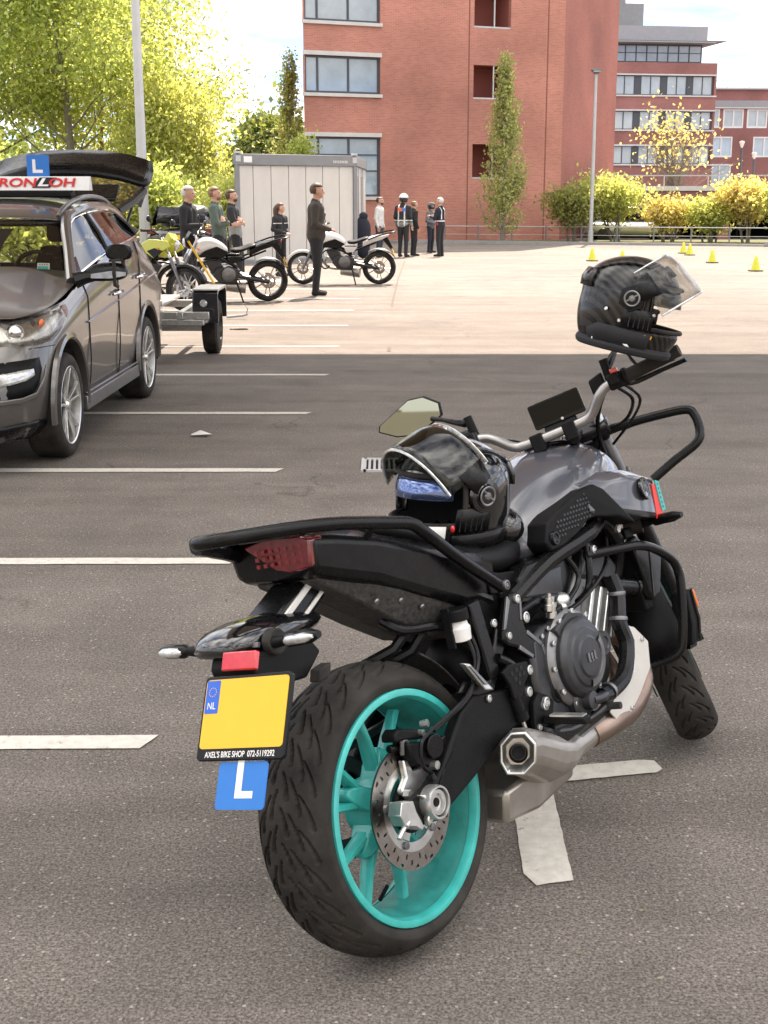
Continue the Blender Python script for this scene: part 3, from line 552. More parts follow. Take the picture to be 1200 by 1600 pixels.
# ================================================================ TREES
def leafcloud(name,C,S,mt,par,seed,droop=0,elong=1.6):
    "C: Nx3 centres, S: size array -> one diamond shaped leaf per centre"
    g=np.random.default_rng(seed);n=len(C)
    d=g.normal(size=(n,3));d[:,2]-=droop;d/=np.linalg.norm(d,axis=1)[:,None]
    e=g.normal(size=(n,3));e-=d*(e*d).sum(1)[:,None];e/=np.linalg.norm(e,axis=1)[:,None]
    s=S[:,None]
    V=np.stack([C-d*s*elong*.5,C+e*s*.5,C+d*s*elong*.5,C-e*s*.5],1).reshape(-1,3)
    me=bpy.data.meshes.new(name);me.vertices.add(4*n);me.vertices.foreach_set('co',V.ravel());me.loops.add(4*n);me.loops.foreach_set('vertex_index',np.arange(4*n,dtype=np.int32));me.polygons.add(n);me.polygons.foreach_set('loop_start',np.arange(0,4*n,4,dtype=np.int32))
    me.update(calc_edges=True);me.validate();me.materials.append(mt);o=bpy.data.objects.new(name,me);COL.objects.link(o);o.parent=par;return o
def limbs(b,rr,p,d,L,r,depth,tips,spread,up,nk):
    n=4;P=[Vector(p)];dd=Vector(d).normalized()
    for i in range(n):
        dd=(dd+Vector((rr.gauss(0,.13),rr.gauss(0,.13),rr.gauss(0,.08)+up*.12))).normalized();P.append(P[-1]+dd*(L/n))
    b.tube(P,[r*(1-.55*i/n) for i in range(n+1)],6 if depth>1 else 4)
    if depth<=0:
        tips.extend([tuple(P[2]),tuple(P[3]),tuple(P[4])]);return
    tips.append(tuple(P[4]))
    for k in range(nk):
        i=rr.choice([1,2,3,4]) if k else 4;a=rr.uniform(0,6.283)
        s=Vector((math.cos(a),math.sin(a),rr.uniform(-.1,.5)));nd=(dd*(1-spread)+s*spread).normalized()
        limbs(b,rr,P[i],nd,L*rr.uniform(.55,.75),r*.5,depth-1,tips,spread,up,nk)
def tree(name,label,x,y,h,r,seed,lm,n,ls,trunk=.3,spread=.65,up=.4,depth=3,nk=4,sig=.45,group=None,width=1,bark='bark',stems=1,cate='tree',droop=0,strand=0):
    rr=random.Random(seed);t=thing(name,label,cate,(x,y,gz(y)-.05),(0,0,0),group)
    b=MB();tips=[]
    for s in range(stems):
        a=rr.uniform(0,6.28);off=Vector((math.cos(a),math.sin(a),0))*(.5*width if stems>1 else 0)
        P=[off*.3];d=Vector((rr.gauss(0,.04),rr.gauss(0,.04),1))+off*.25
        H=h*.78*(rr.uniform(.75,1) if stems>1 else 1);k=7
        for i in range(k):
            d=(d+Vector((rr.gauss(0,.05),rr.gauss(0,.05),.1))).normalized();P.append(P[-1]+d*H/k)
        b.tube(P,[r*(1-.8*i/k) for i in range(k+1)],9)
        for i in range(k*3):
            f=trunk+(1-trunk)*i/(k*3);q=f*k;j=min(int(q),k-1);p=P[j].lerp(P[j+1],q-j);a=i*2.4+rr.uniform(-.4,.4)
            dl=Vector((math.cos(a)*spread,math.sin(a)*spread,up+rr.uniform(-.1,.25)));L=h*.30*width*(1.08-.72*f)*rr.uniform(.75,1.15)
            limbs(b,rr,p,dl,L,r*.30*(1.1-f),depth-2,tips,.45,up,nk)
        tips.append(tuple(P[-1]))
    b.build('trunk',M[bark],t)
    T=np.array(tips);g=np.random.default_rng(seed+1)
    w=g.gamma(1.1,1,size=len(T));idx=g.choice(len(T),n,p=w/w.sum())
    C=T[idx]+g.normal(size=(n,3))*sig*np.array([1,1,.75])
    if strand: C[:,2]-=np.abs(g.normal(size=n))*strand
    S=ls*g.uniform(.6,1.3,n)
    leafcloud('crown',C,S,lm,t,seed+2,droop)
    return t
def spindle(name,label,x,y,h,rmax,lm,n,ls,seed):
    rr=random.Random(seed);g=np.random.default_rng(seed);t=thing(name,label,'tree',(x,y,gz(y)-.05))
    b=MB();b.tube([(0,0,0),(.03,0,h*.35),(-.02,.02,h*.7),(0,0,h*.97)],[.10,.075,.04,.012],8);C=[]
    prof=lambda q:rmax*float(np.interp(q,[0,.08,.2,.34,.6,.85,1],[.25,.62,.95,1,.60,.34,.05]))
    for k in range(120):
        q=rr.uniform(.06,.90);a=rr.uniform(0,6.283);r=prof(min(1,q+.06))*rr.uniform(.55,1.08);z0=h*max(.05,q-.07);z1=h*min(1.0,q+.10)
        P=[Vector((0,0,z0)),Vector((r*.75*math.cos(a),r*.75*math.sin(a),z0+(z1-z0)*.35)),Vector((r*math.cos(a),r*math.sin(a),z1))];b.tube(P,[.018,.012,.004],4)
        m=int(n/120*rr.uniform(.5,1.5));u=g.uniform(.15,1.05,m)
        for w in u:C.append(tuple(P[0].lerp(P[1],w*2) if w<.5 else P[1].lerp(P[2],(w-.5)*2)))
    b.build('trunk',M['bark'],t);C=np.array(C);C=C+g.normal(size=C.shape)*.085;leafcloud('crown',C,ls*g.uniform(.6,1.3,len(C)),lm,t,seed+1);return t
lmA=leafmat('leaf_spring_green',(.22,.265,.085),(.46,.49,.17),.64)
lmB=leafmat('leaf_yellow_green',(.27,.30,.10),(.52,.52,.19),.64)
lmC=leafmat('leaf_willow',(.16,.17,.03),(.34,.33,.06),.5)
lmD=leafmat('leaf_soft_green',(.085,.12,.035),(.20,.22,.06),.45)
lmE=leafmat('leaf_gold',(.36,.31,.12),(.62,.53,.22),.6)
lmF=leafmat('leaf_olive',(.15,.17,.06),(.34,.33,.11),.58)
lmA2=leafmat('leaf_pale_olive',(.24,.26,.10),(.46,.46,.19),.6)
TR='trees along the left edge of the lot'
tree('broadleaf_tree','large spring green tree with bare dark limbs at the upper left corner',-17.0,60,15.5,.24,11,lmA,34000,.135,.14,.75,.35,4,3,.85,TR)
tree('broadleaf_tree','tall yellow green tree whose trunk rises left of the thick lamp post',-12.9,58,16,.21,12,lmA,30000,.135,.16,.72,.4,4,3,.8,TR)
tree('broadleaf_tree','spreading tree with light branches reaching right behind the thick lamp post',-13.4,66,14.5,.22,13,lmB,22000,.14,.15,.8,.35,4,3,.8,TR)
tree('willow_tree','rounded yellow willow with drooping strands left of the site cabin',-8.6,56,7.2,.28,14,lmB,17000,.11,.25,.8,.4,4,3,.45,None,1.0,'bark',1,'tree',1.2,.9)
tree('broadleaf_tree','hazy grey green tree far behind the site cabin',-7.6,84,7.4,.25,15,lmD,9000,.22,.2,.7,.4,4,3,.6)
tree('broadleaf_tree','low dark green tree between the willow and the cabin roof',-5.9,88,6.6,.22,16,lmD,7000,.22,.2,.7,.4,4,3,.6)
spindle('columnar_tree','narrow upright tree with wispy top behind the site cabin',-4.0,59,7.9,1.25,lmA2,4200,.10,17)
tree('columnar_tree','narrow upright tree standing just left of the brick block',-3.1,52,4.6,.10,27,lmA,2600,.09,.12,.34,1.0,3,3,.26,None,.62)
spindle('columnar_tree','slim pointed tree in front of the red brick wall',4.55,52.6,7.2,.98,lmA2,6500,.085,18)
tree('sparse_tree','open thin tree with many bare stems growing on the parking deck',14.3,66,6.9,.13,19,lmE,700,.12,.35,.7,.7,3,3,.4,None,1.25,'bark',4)
HG='yellow shrubs in front of the parking deck'
for i,(x,y,h,lm,l,n) in enumerate(((7.6,54.6,2.3,lmF,'olive green shrub right behind the slender lamp post',6500),(9.4,55.3,2.9,lmB,'tall bright yellow shrub just right of the slender lamp post',8500),(11.4,55.2,1.5,lmE,'lower golden shrub between the tall shrub and the cones',5000),(12.9,54.3,1.8,lmB,'middle yellow green shrub below the sparse tree',7000),(14.3,53.6,2.4,lmE,'dense golden shrub below the white windows',7500),(15.6,52.6,2.6,lmB,'yellow shrub cut by the right edge of the photo',7500),(17.2,52.2,2.6,lmE,'golden shrub beyond the right edge of the hedge row',5000))):
    tree('shrub',l,x,y,h*random.uniform(.9,1.2),.05,40+i,lm,int(n*.62),.10,.30,.75,.7,3,3,.26,HG,1.7,'bark',5,'shrub')
BG='bushes behind the parked vehicles on the left'
for i,(x,y,h,lm,l,n) in enumerate(((-8.9,40,2.7,lmB,'bright bush seen just right of the thick lamp post',6500),(-7.0,42,2.9,lmA,'green bush behind the white haired man',6500),(-5.2,47,2.6,lmB,'yellow bush touching the left side of the cabin',5000),(-10.6,33,2.4,lmA,'bush seen through the windscreen of the car',6500),(-12.6,38,3.2,lmB,'bush seen through the left of the windscreen',7000),(-8.2,31,1.5,lmB,'low bush behind the tailgate of the car',3500),(-14.5,46,4,lmA,'tall bush at the left edge behind the car',8000))):
    tree('bush',l,x,y,h,.06,60+i,lm,n,.10,.08,.8,.55,3,3,.32,BG,1.6,'bark',5,'bush')
# distant wood closing the horizon
g=np.random.default_rng(5);n=26000
X=g.uniform(-80,-4,n);Y=g.uniform(96,120,n);Z=np.abs(g.normal(0,1,n))*2.2+g.uniform(0,3.2,n)-1.5+1.6*np.sin(X*.6)
o=leafcloud('far_woodland',np.stack([X,Y,Z],1),g.uniform(.3,.6,n),lmD,None,6);tag(o,'far green woodland closing the view behind the cabin','woodland',None,'stuff')
X=g.uniform(-30,90,n);Y=g.uniform(150,180,n);Z=np.abs(g.normal(0,1,n))*2+g.uniform(0,3,n)-2
o=leafcloud('far_woodland',np.stack([X,Y,Z],1),g.uniform(.4,.8,n),lmD,None,7);tag(o,'far green woodland behind the office wing','woodland',None,'stuff')
n=40000;X=g.uniform(-60,60,n);Y=g.uniform(-48,-36,n);Z=np.abs(g.normal(0,1,n))*2.5+g.uniform(0,5,n)
o=leafcloud('far_woodland',np.stack([X,Y,Z],1),g.uniform(.3,.6,n),lmD,None,8);tag(o,'belt of green trees standing behind the photographer','woodland',None,'stuff')

# litter on the asphalt
g=np.random.default_rng(21);n=420
X=g.uniform(-2.2,2.2,n);Y=2.2+g.gamma(2.0,1.8,n);keep=(np.abs(X)<.45*Y);X,Y=X[keep],Y[keep]
o=leafcloud('leaf_litter',np.stack([X,Y,np.full(len(X),.0035)],1),g.uniform(.005,.013,len(X)),leafmat('dry_leaf',(.05,.035,.02),(.30,.25,.17),.1),None,22);o.data.vertices.foreach_get
V=np.empty(len(o.data.vertices)*3);o.data.vertices.foreach_get('co',V);V=V.reshape(-1,3);V[:,2]=.002+(V[:,2]-V[:,2].min())*.2;o.data.vertices.foreach_set('co',V.ravel())
tag(o,'scattered crumbs of dry leaves and grit on the asphalt','litter',None,'stuff')
# ================================================================ CAR (local x forward, y left, y=0 at the tyre's outer face)
_cm=Matrix(((-.02563,.99967,0),(-.99967,-.02563,0),(0,0,1))).to_4x4();_cm.translation=(-1.91,7.82,0)
CR=thing('parked_car','dark grey family car facing the viewer with its tailgate raised','car',mat=_cm)
YC=-.815
LV=[(0,.20,.50,.74),(.10,.28,.555,.785),(.24,.40,.575,.805),(.40,.53,.570,.815),(.58,.66,.54,.815),(.74,.78,.475,.815),(.88,.86,.39,.812),(1,.9,.33,.775)]
def ztop(x): return float(np.interp(-x,[-.5,-.33,0,.43,.9,1.6,2.5,3.3,3.7],[.84,.865,.905,.945,1.05,1.165,1.24,1.28,1.28]))
def outline(xf,w):
    P=[(xf,0),(xf-.015,.30*w),(xf-.06,.55*w),(xf-.15,.76*w),(xf-.28,.90*w),(xf-.46,.965*w),(xf-.66,.995*w)]
    P+=[(x,w) for x in (-.45,-.75,-1.1,-1.6,-2.1,-2.5,-2.9,-3.2)]+[(-3.45,.97*w),(-3.60,.86*w),(-3.67,.55*w),(-3.68,0)]
    return P
rings=[]
for t,z,xf,w in LV:
    P=outline(xf,w);rg=[]
    for s,PP in ((1,P),(-1,P[-2:0:-1])):
        for x,y in PP:
            zz=.20+t*(ztop(x)-.20);b_=0
            if -2.4<x<-.5 and .15<t<.55:b_=-.012
            b_-=.21*max(0,(t-.60)/.40)*min(1,max(0,(-x-2.55)/.8))
            rg.append((x,YC+s*(y+b_),zz))
    rings.append(rg)
bd=MB().loft(rings).build('car_body',M['carp'],CR,fixn=True)
for wx in (-.31,-2.72):
    for s in (1,-1):
        c_=MB().cyl((wx,YC+s*.56,.325),(wx,YC+s*1.0,.325),.395,48).build('cut',M['dark'],CR);boolcut(bd,c_)
bm=bmesh.new();bm.from_mesh(bd.data);bm.normal_update();bmesh.ops.delete(bm,geom=[f for f in bm.faces if (f.normal.x<-.5 and f.calc_center_median().z>.7 and abs(f.calc_center_median().y-YC)<.62) or f.normal.z>.75 and min(v.co.z for v in f.verts)>.80 and len(f.verts)>=3],context='FACES_ONLY');bm.to_mesh(bd.data);bm.free()
md=bd.modifiers.new('bevel','BEVEL');md.width=.012;md.segments=2;md.limit_method='ANGLE';md.angle_limit=R(50)
def ys(x,z):
    t=(z-.2)/(ztop(x)-.2);ts=[l[0] for l in LV];xf=float(np.interp(t,ts,[l[2] for l in LV]));w=float(np.interp(t,ts,[l[3] for l in LV]))
    P=outline(xf,w)[:12];xs=[p[0] for p in P][::-1];yy=[p[1] for p in P][::-1]
    return YC+float(np.interp(x,xs,yy))
# hood
hx_=[.34,.25,.05,-.25,-.55,-.80,-.92];V=[]
hr=[]
for i,x in enumerate(hx_):
    row=[]
    for f in (-1,-.8,-.5,-.2,0,.2,.5,.8,1):
        w=(.775 if x<0 else .775-.9*max(0,x-.02)**1.5);xx=x+(-.14*abs(f)**2.5 if i==0 else -.05*abs(f)**2 if i<3 else -.08*f*f if i>=5 else 0)
        row.append((xx,YC+f*(w-.012),ztop(xx)+.004+.055*(1-abs(f)**2.2)*(1 if i else .35)+(.016 if .3<abs(f)<.7 and i>1 else 0)))
    hr.append(row)
b=MB();b.loft(hr,closed=False,cap=False);hd=b.build('hood',M['carhood'],CR,sub=2,solid=.01)
b=MB();b.box((-.97,YC,1.0),(.16,1.4,.03));b.build('wiper_cowl',M['satin'],CR)
# arch trims
for wx in (-.31,-2.72):
    b=MB();b.lathe([(.388,-.04),(.392,.008),(.405,.016),(.432,.010),(.44,-.012)],(wx,0,.325),(0,1,0),40,a0=R(-98),a1=R(98));b.build('arch_trim',M['carp'],CR)
    b=MB();b.lathe([(.385,-.24),(.40,-.24),(.40,0)],(wx,-.01,.325),(0,1,0),32,a0=R(-100),a1=R(100));b.build('arch_liner',M['dark'],CR)
    for s in (1,-1):
        c_=(wx,0 if s>0 else 2*YC,.318)
        b=MB();tw=[(.225,-.01),(.25,-.002),(.285,0),(.305,-.012),(.318,-.035),(.318,-.19),(.30,-.215),(.235,-.22)];b.lathe([(r,h*s) for r,h in tw][::s],c_,(0,1,0),56);wh=b.build('car_tyre',M['rubber'],CR)
        if s<0:continue
        b=MB()
        for h in (-.06,-.095,-.13,-.165):b.lathe([(.3185,h-.004),(.313,h),(.3185,h+.004)],c_,(0,1,0),56)
        b.build('tread_groove',M['dark'],wh)
        b=MB();b.lathe([(.238,-.012),(.242,-.008),(.236,-.004),(.226,-.010),(.222,-.05),(.215,-.12)],c_,(0,1,0),56);b.build('wheel_rim',M['alu'],wh)
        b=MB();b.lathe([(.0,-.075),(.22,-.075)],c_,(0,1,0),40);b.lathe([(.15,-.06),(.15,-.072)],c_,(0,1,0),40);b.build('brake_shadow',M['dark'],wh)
        for k in range(5):
            for q in (-1,1):
                b=MB();a=R(90+72*k);P=[]
                for r,dw,hw_,y in ((.03,.01,.012,-.030),(.10,.016,.010,-.024),(.17,.030,.009,-.014),(.232,.050,.011,-.008)):
                    rad=Vector((math.cos(a),0,math.sin(a)));tn=Vector((-math.sin(a),0,math.cos(a)));ctr=Vector(c_)+rad*r+tn*(q*dw)+Vector((0,y,0));P.append([tuple(ctr+tan_) for tan_ in (tn*-hw_+Vector((0,-.02,0)),tn*hw_+Vector((0,-.02,0)),tn*hw_*.8,tn*-hw_*.8)])
                b.loft(P);b.build('wheel_spoke',M['alu'],wh,bev=.002,fixn=True)
        b=MB();b.lathe([(0,-.012),(.026,-.013),(.032,-.022),(.034,-.04)],c_,(0,1,0),24);b.build('hub_cap',M['alu'],wh)
# headlight patch along the corner
def patch(name,mt,L,off,par=CR,nz=4):
    b=MB();rows=[]
    for x,z0,z1 in L:
        row=[]
        for j in range(nz+1):
            z=z0+(z1-z0)*j/nz;row.append((x+off*.5,ys(x,z)+off,z))
        rows.append(row)
    b.loft(rows,closed=False,cap=False);return b.build(name,M[mt],par,fixn=True,solid=.006)
HLp=[(.38,.755,.84),(.32,.745,.855),(.24,.735,.868),(.12,.735,.885),(0,.745,.895),(-.12,.78,.905),(-.25,.835,.918),(-.36,.885,.925)]
hl=patch('headlight','visor',HLp,.014);hl['label']='left headlight'
patch('headlight_bowl','lampbowl',[(x,z0+.008,z1-.006) for x,z0,z1 in HLp[:7]],.004,hl)
b=MB();y=ys(.20,.80);b.lathe([(0,.012),(.03,.010),(.040,.004),(.044,.012),(.05,.012),(.052,0)],(.215,y-.002,.808),(.75,.65,0),24);b.build('headlight_projector',M['chrome'],hl)
b=MB();b.lathe([(0,.010),(.03,.006),(.036,0)],(.02,ys(.02,.83)-.002,.835),(.2,1,.0),16);b.build('indicator_bulb',M['orange'],hl)
# bumper: dark intake, fog light, lower lip
def grp(name,mt,P,off,par=CR):
    b=MB();b.add([(x+off*.6,ys(x,z)+off,z) for x,z in P],[tuple(range(len(P)))]);return b.build(name,M[mt],par,fixn=True,solid=.008)
patch('bumper_intake','matte',[(.50,.46,.645),(.44,.455,.65),(.36,.455,.655),(.27,.47,.66),(.20,.52,.665),(.15,.60,.665)],.004)
fg=patch('fog_light','clearl',[(.45,.525,.590),(.38,.535,.598),(.30,.55,.608),(.24,.575,.612)],.014);
patch('intake_trim','carp',[(.50,.425,.455),(.43,.425,.455),(.34,.43,.46),(.25,.445,.48),(.17,.50,.54),(.12,.585,.62)],.018)
patch('lower_bumper','satin',[(.46,.205,.30),(.40,.205,.30),(.30,.205,.31),(.20,.205,.31),(.10,.21,.30)],.006)
patch('bumper_seam','dark',[(.20,.715,.719),(.1,.715,.719),(0,.713,.717),(-.06,.71,.714)],.003)
b=MB();b.lathe([(.0,.003),(.026,.003),(.028,0)],(.375,ys(.375,.685)+.003,.685),(.8,.6,0),4);b.build('tow_cover',M['carp'],CR)
for k in range(4):
    b=MB();z=.52+.062*k;b.loft([[(.575-.03*abs(f)-(.03 if z>.64 else 0),YC+f*.36,z+dz) for f in (-1,-.5,0,.5,1)] for dz in (0,.022)],closed=False,cap=False);b.build('grille_bar',M['chrome'],CR,solid=.012)
b=MB();b.loft([[(.558-.03*abs(f),YC+f*.40,z) for f in (-1,-.5,0,.5,1)] for z in (.48,.60,.72)],closed=False,cap=False);b.build('grille_back',M['matte'],CR,solid=.01)
# sill, door seams, handles
b=MB();b.box((-1.5,-.012,.27),(1.62,.03,.09));b.box((-1.5,-.006,.335),(1.62,.02,.012));b.build('sill_trim',M['engl'],CR,bev=.006)
for x,zb,zt in ((-.84,.34,1.03),(-1.72,.32,1.16),(-2.46,.62,1.22)):
    b=MB();b.tube([(x,ys(x,z)+.0015,z) for z in np.linspace(zb,zt,8)],.0045,5);b.build('door_seam',M['dark'],CR)
for x in (-1.62,-2.40):
    b=MB();z=.90 if x>-2 else .965;y=ys(x,z);b.tube([(x+.12,y+.012,z-.005),(x+.06,y+.034,z),(x-.06,y+.036,z+.006),(x-.10,y+.012,z+.008)],[.010,.013,.013,.010],10);b.build('door_handle',M['chrome'],CR)
b=MB();b.tube([(x,ys(x,.74+(-x-.3)*.075)+.004,.74+(-x-.3)*.075) for x in np.linspace(-.78,-3.1,12)],.010,6,flat=.6);b.build('body_crease',M['carp'],CR)
# greenhouse
WB=[(-.80,-.135,1.055),(-.86,-.35,1.075),(-.90,-.815,1.085),(-.86,-1.28,1.075),(-.80,-1.495,1.055)]
WT=[(-1.36,-.305,1.375),(-1.34,-.5,1.395),(-1.33,-.815,1.405),(-1.34,-1.13,1.395),(-1.36,-1.325,1.375)]
b=MB();b.loft([WB,WT],closed=False,cap=False);b.build('windscreen',M['cglass'],CR)
RS=[(-1.36,-.27,1.385,1.41),(-1.6,-.235,1.45,1.49),(-1.95,-.225,1.475,1.535),(-2.4,-.235,1.465,1.535),(-2.8,-.255,1.43,1.505),(-3.08,-.28,1.385,1.475)]
rr_=[]
for x,y,z,zc in RS:
    h=YC-y; rr_.append([(x,YC+f*abs(h),zc-(zc-z)*abs(f)**3) for f in (-1,-.85,-.6,-.3,0,.3,.6,.85,1)])
b=MB();b.loft(rr_,closed=False,cap=False);b.build('roof',M['carp'],CR,sub=2,solid=.02)
b=MB();b.loft([[(x,YC+f*.52,z-.02) for f in (-1,0,1)] for x,z in ((-1.34,1.39),(-1.5,1.41))],closed=False,cap=False);b.build('roof_header',M['satin'],CR,solid=.03)
for s in (1,-1):
    q=lambda x,y,z:(x,y if s>0 else 2*YC-y,z)
    b=MB();b.tube([q(-.74,-.075,1.03),q(-1.0,-.15,1.19),q(-1.34,-.245,1.392),q(-1.6,-.225,1.455),q(-1.95,-.215,1.482),q(-2.4,-.225,1.475),q(-2.8,-.245,1.437),q(-3.1,-.27,1.36),q(-3.3,-.24,1.22)],[.035,.032,.036,.03,.028,.028,.03,.04,.05],10,sm=4);b.build('window_pillar',M['carp'],CR)
    b=MB();b.tube([q(-1.36,-.30,1.42),q(-1.46,-.285,1.475),q(-1.75,-.275,1.525),q(-2.15,-.275,1.545),q(-2.6,-.285,1.525),q(-2.9,-.30,1.475),q(-3.0,-.30,1.45)],[.014,.018,.018,.018,.018,.018,.012],10,sm=4);b.build('roof_rail',M['engl'],CR)
    bt=[(-.93,-.075,1.075),(-1.25,-.065,1.125),(-1.70,-.058,1.185),(-2.2,-.058,1.225),(-2.75,-.075,1.26),(-3.05,-.11,1.28)]
    tp=[(-1.02,-.135,1.185),(-1.36,-.225,1.378),(-1.72,-.205,1.435),(-2.2,-.200,1.445),(-2.75,-.225,1.41),(-3.02,-.25,1.35)]
    b=MB();b.loft([[q(*p) for p in bt],[q(*p) for p in tp]],closed=False,cap=False);b.build('side_window',M['pglass'] ,CR)
    for i,w_ in ((2,.032),(4,.028)):
        b=MB();a=Vector(q(*bt[i]));c=Vector(q(*tp[i]));b.tube([a,a.lerp(c,.5)+Vector((0,.012*s,0)),c],w_*.5,6);b.build('door_pillar',M['satin'],CR)
    b=MB();b.loft([[q(-3.03,-.10,1.27),q(-3.02,-.25,1.36),q(-3.05,-.29,1.44)],[q(-3.30,-.20,1.20),q(-3.24,-.27,1.30),q(-3.16,-.32,1.43)],[q(-3.45,-.25,1.10),q(-3.38,-.30,1.22),q(-3.22,-.34,1.40)]],closed=False,cap=False);b.build('rear_quarter',M['carp'],CR,solid=.02)
    b=MB();b.tube([q(x,y+.006,z-.004) for x,y,z in bt],.008,6,sm=3);b.tube([q(x,y+.006,z+.003) for x,y,z in tp],.006,6,sm=3);b.build('window_trim',M['chrome'],CR)
b=MB();b.add([(-.72,-.055,.99),(-.93,-.06,1.06),(-1.03,-.12,1.17),(-.80,-.09,1.06)],[(0,1,2,3)]);b.build('quarter_trim',M['satin'],CR,solid=.02)
# interior
b=MB();b.prism([(-.95,.9),(-.97,1.04),(-1.15,1.075),(-1.32,1.03),(-1.32,.85)],'y',YC-.66,YC+.66);b.build('dashboard',M['matte'],CR,bev=.03)
for s in (1,-1):
    b=MB();y=YC+s*.36;b.loft([[(-1.95,y+a*.24,.75),(-1.95,y-a*.24,.75),(-2.07,y-a*.24,.75),(-2.07,y+a*.24,.75)] for a in (1,)]+[[(-2.02,y+.25,1.0),(-2.02,y-.25,1.0),(-2.15,y-.25,1.0),(-2.15,y+.25,1.0)],[(-2.10,y+.19,1.20),(-2.10,y-.19,1.20),(-2.20,y-.19,1.20),(-2.20,y+.19,1.20)]]);st=b.build('front_seat',M['matte'],CR,bev=.04,fixn=True)
    b=MB();b.box((-2.13,y,1.32),(.10,.27,.19),rotm(y=-10));b.build('headrest',M['matte'],st,bev=.035)
    b=MB();b.cyl((-2.12,y-.06,1.18),(-2.12,y-.06,1.26),.008);b.cyl((-2.12,y+.06,1.18),(-2.12,y+.06,1.26),.008);b.build('headrest_post',M['alu'],st)
b=MB();b.tube([(-1.42+.0*math.cos(a)+.05*math.sin(a),YC+.36+.18*math.cos(a),1.02+.17*math.sin(a)) for a in np.linspace(0,2*math.pi,24,endpoint=False)],.014,8,closed=True);b.build('steering_wheel',M['satin'],CR)
b=MB();b.box((-2.85,YC,.82),(.12,1.1,.44));b.build('rear_seat',M['matte'],CR,bev=.04)
b=MB();b.box((-2.1,YC,.72),(2.6,1.4,.04));b.build('cabin_floor',M['dark'],CR)
b=MB();b.box((-1.28,YC,1.33),(.03,.2,.05));b.build('inner_mirror',M['satin'],CR,bev=.01)
b=MB();b.add([(-.905,-.335,1.10),(-.905,-.255,1.098),(-.955,-.265,1.135),(-.955,-.345,1.137)],[(0,1,2,3)]);so=b.build('windscreen_sticker',M['white'],CR)
b=MB();b.add([(-.902,-.33,1.102),(-.902,-.265,1.10),(-.922,-.268,1.117),(-.922,-.333,1.119)],[(0,1,2,3)]);b.build('sticker_band',M['sticker_t'],so)
b=MB()
for k in range(4): b.box((-.938,-.325+k*.016,1.128),(.006,.008,.006))
b.build('sticker_print',M['sticker_r'],so)
# mirrors
b=MB();b.loft([[(-.70,.02,1.035),(-.70,.02,1.12),(-.72,.02,1.12),(-.72,.02,1.035)],[(-.66,.08,1.03),(-.70,.08,1.15),(-.80,.08,1.15),(-.80,.08,1.03)],[(-.64,.20,1.03),(-.68,.20,1.165),(-.82,.20,1.165),(-.82,.20,1.03)],[(-.68,.29,1.05),(-.71,.29,1.145),(-.82,.29,1.145),(-.82,.29,1.05)]]);mm=b.build('door_mirror',M['satin'],CR,sub=2,fixn=True)
b=MB();b.loft([[(-.642,.07,1.06),(-.66,.07,1.085),(-.665,.07,1.08),(-.65,.07,1.055)],[(-.625,.20,1.06),(-.64,.20,1.105),(-.65,.20,1.10),(-.635,.20,1.055)],[(-.665,.285,1.075),(-.675,.285,1.095),(-.68,.285,1.09),(-.67,.285,1.07)]]);b.build('mirror_indicator',M['engl'],mm,fixn=True)
b=MB();b.tube([(-.68,-.04,1.04),(-.70,.02,1.06),(-.72,.09,1.07)],[.05,.04,.03],8);b.build('mirror_arm',M['satin'],mm)
ex=thing('clip_on_mirror','extra black instructor mirror clipped on top of the door mirror of the car','mirror',mat=_cm@Matrix.Translation((-.74,.235,1.215)))
P=rrect_=[(.085*math.cos(a)*(1 if abs(math.cos(a))<.8 else .98),.05*math.copysign(abs(math.sin(a))**.6,math.sin(a))) for a in np.linspace(0,2*math.pi,24,endpoint=False)]
b=MB();b.loft([[(.03,y*.8,z*.8) for y,z in P],[(.018,y,z) for y,z in P],[(-.03,y,z) for y,z in P]]);b.build('mirror_shell',M['satin'],ex,fixn=True)
b=MB();b.tube([(-.01,.02,-.04),(.0,.02,-.08)],.012);b.tube([(.10,-.015,-.045),(.108,-.015,-.12),(.09,-.015,-.20),(.02,-.015,-.21)],.012,6);b.tube([(.03,-.06,-.05),(.045,.03,-.045)],.008);b.build('mirror_strap',M['rubber'],ex)
# tailgate in satin black, its dark reflection put into the colour
b=MB()
def gy(x,z,w): return [(x-.02*abs(f)**2,YC+f*w,z-(.10 if w<.67 else .15)*abs(f)**2.6) for f in (-1,-.9,-.7,-.4,0,.4,.7,.9,1)]
G=[gy(-3.06,1.50,.54),gy(-3.30,1.60,.60),gy(-3.55,1.72,.66)]
b.loft([G[2],gy(-3.72,1.80,.68),gy(-3.86,1.87,.675),gy(-3.95,1.905,.65),gy(-3.98,1.90,.64)],closed=False,cap=False);tg=b.build('tailgate',M['satin'],CR,solid=.04);tg['label']='raised tailgate'
b=MB();b.loft(G,closed=False,cap=False);b.build('tailgate_window',M['pglass'],tg)
for s in (1,-1):
    b=MB();q=lambda x,y,z:(x,YC+s*y,z)
    b.tube([q(-3.06,.54,1.42),q(-3.30,.60,1.49),q(-3.55,.655,1.58)],.035,8);b.loft([[q(-3.5,.64,1.60),q(-3.55,.67,1.58),q(-3.98,.645,1.76),q(-3.95,.63,1.80)],[q(-3.42,.63,1.46),q(-3.45,.65,1.45),q(-3.80,.65,1.62),q(-3.78,.63,1.64)]]);b.build('tailgate_flank',M['satin'],tg,fixn=True)
b=MB();b.prism([(-3.10,1.53),(-3.30,1.64),(-3.32,1.62),(-3.10,1.50)],'y',YC-.52,YC+.52);b.build('roof_spoiler',M['satin'],tg,bev=.01)
b=MB();b.tube([(-3.62,YC-.18,1.80),(-3.60,YC-.30,1.79),(-3.58,YC+.05,1.785)],.010);b.build('rear_wiper',M['matte'],tg)
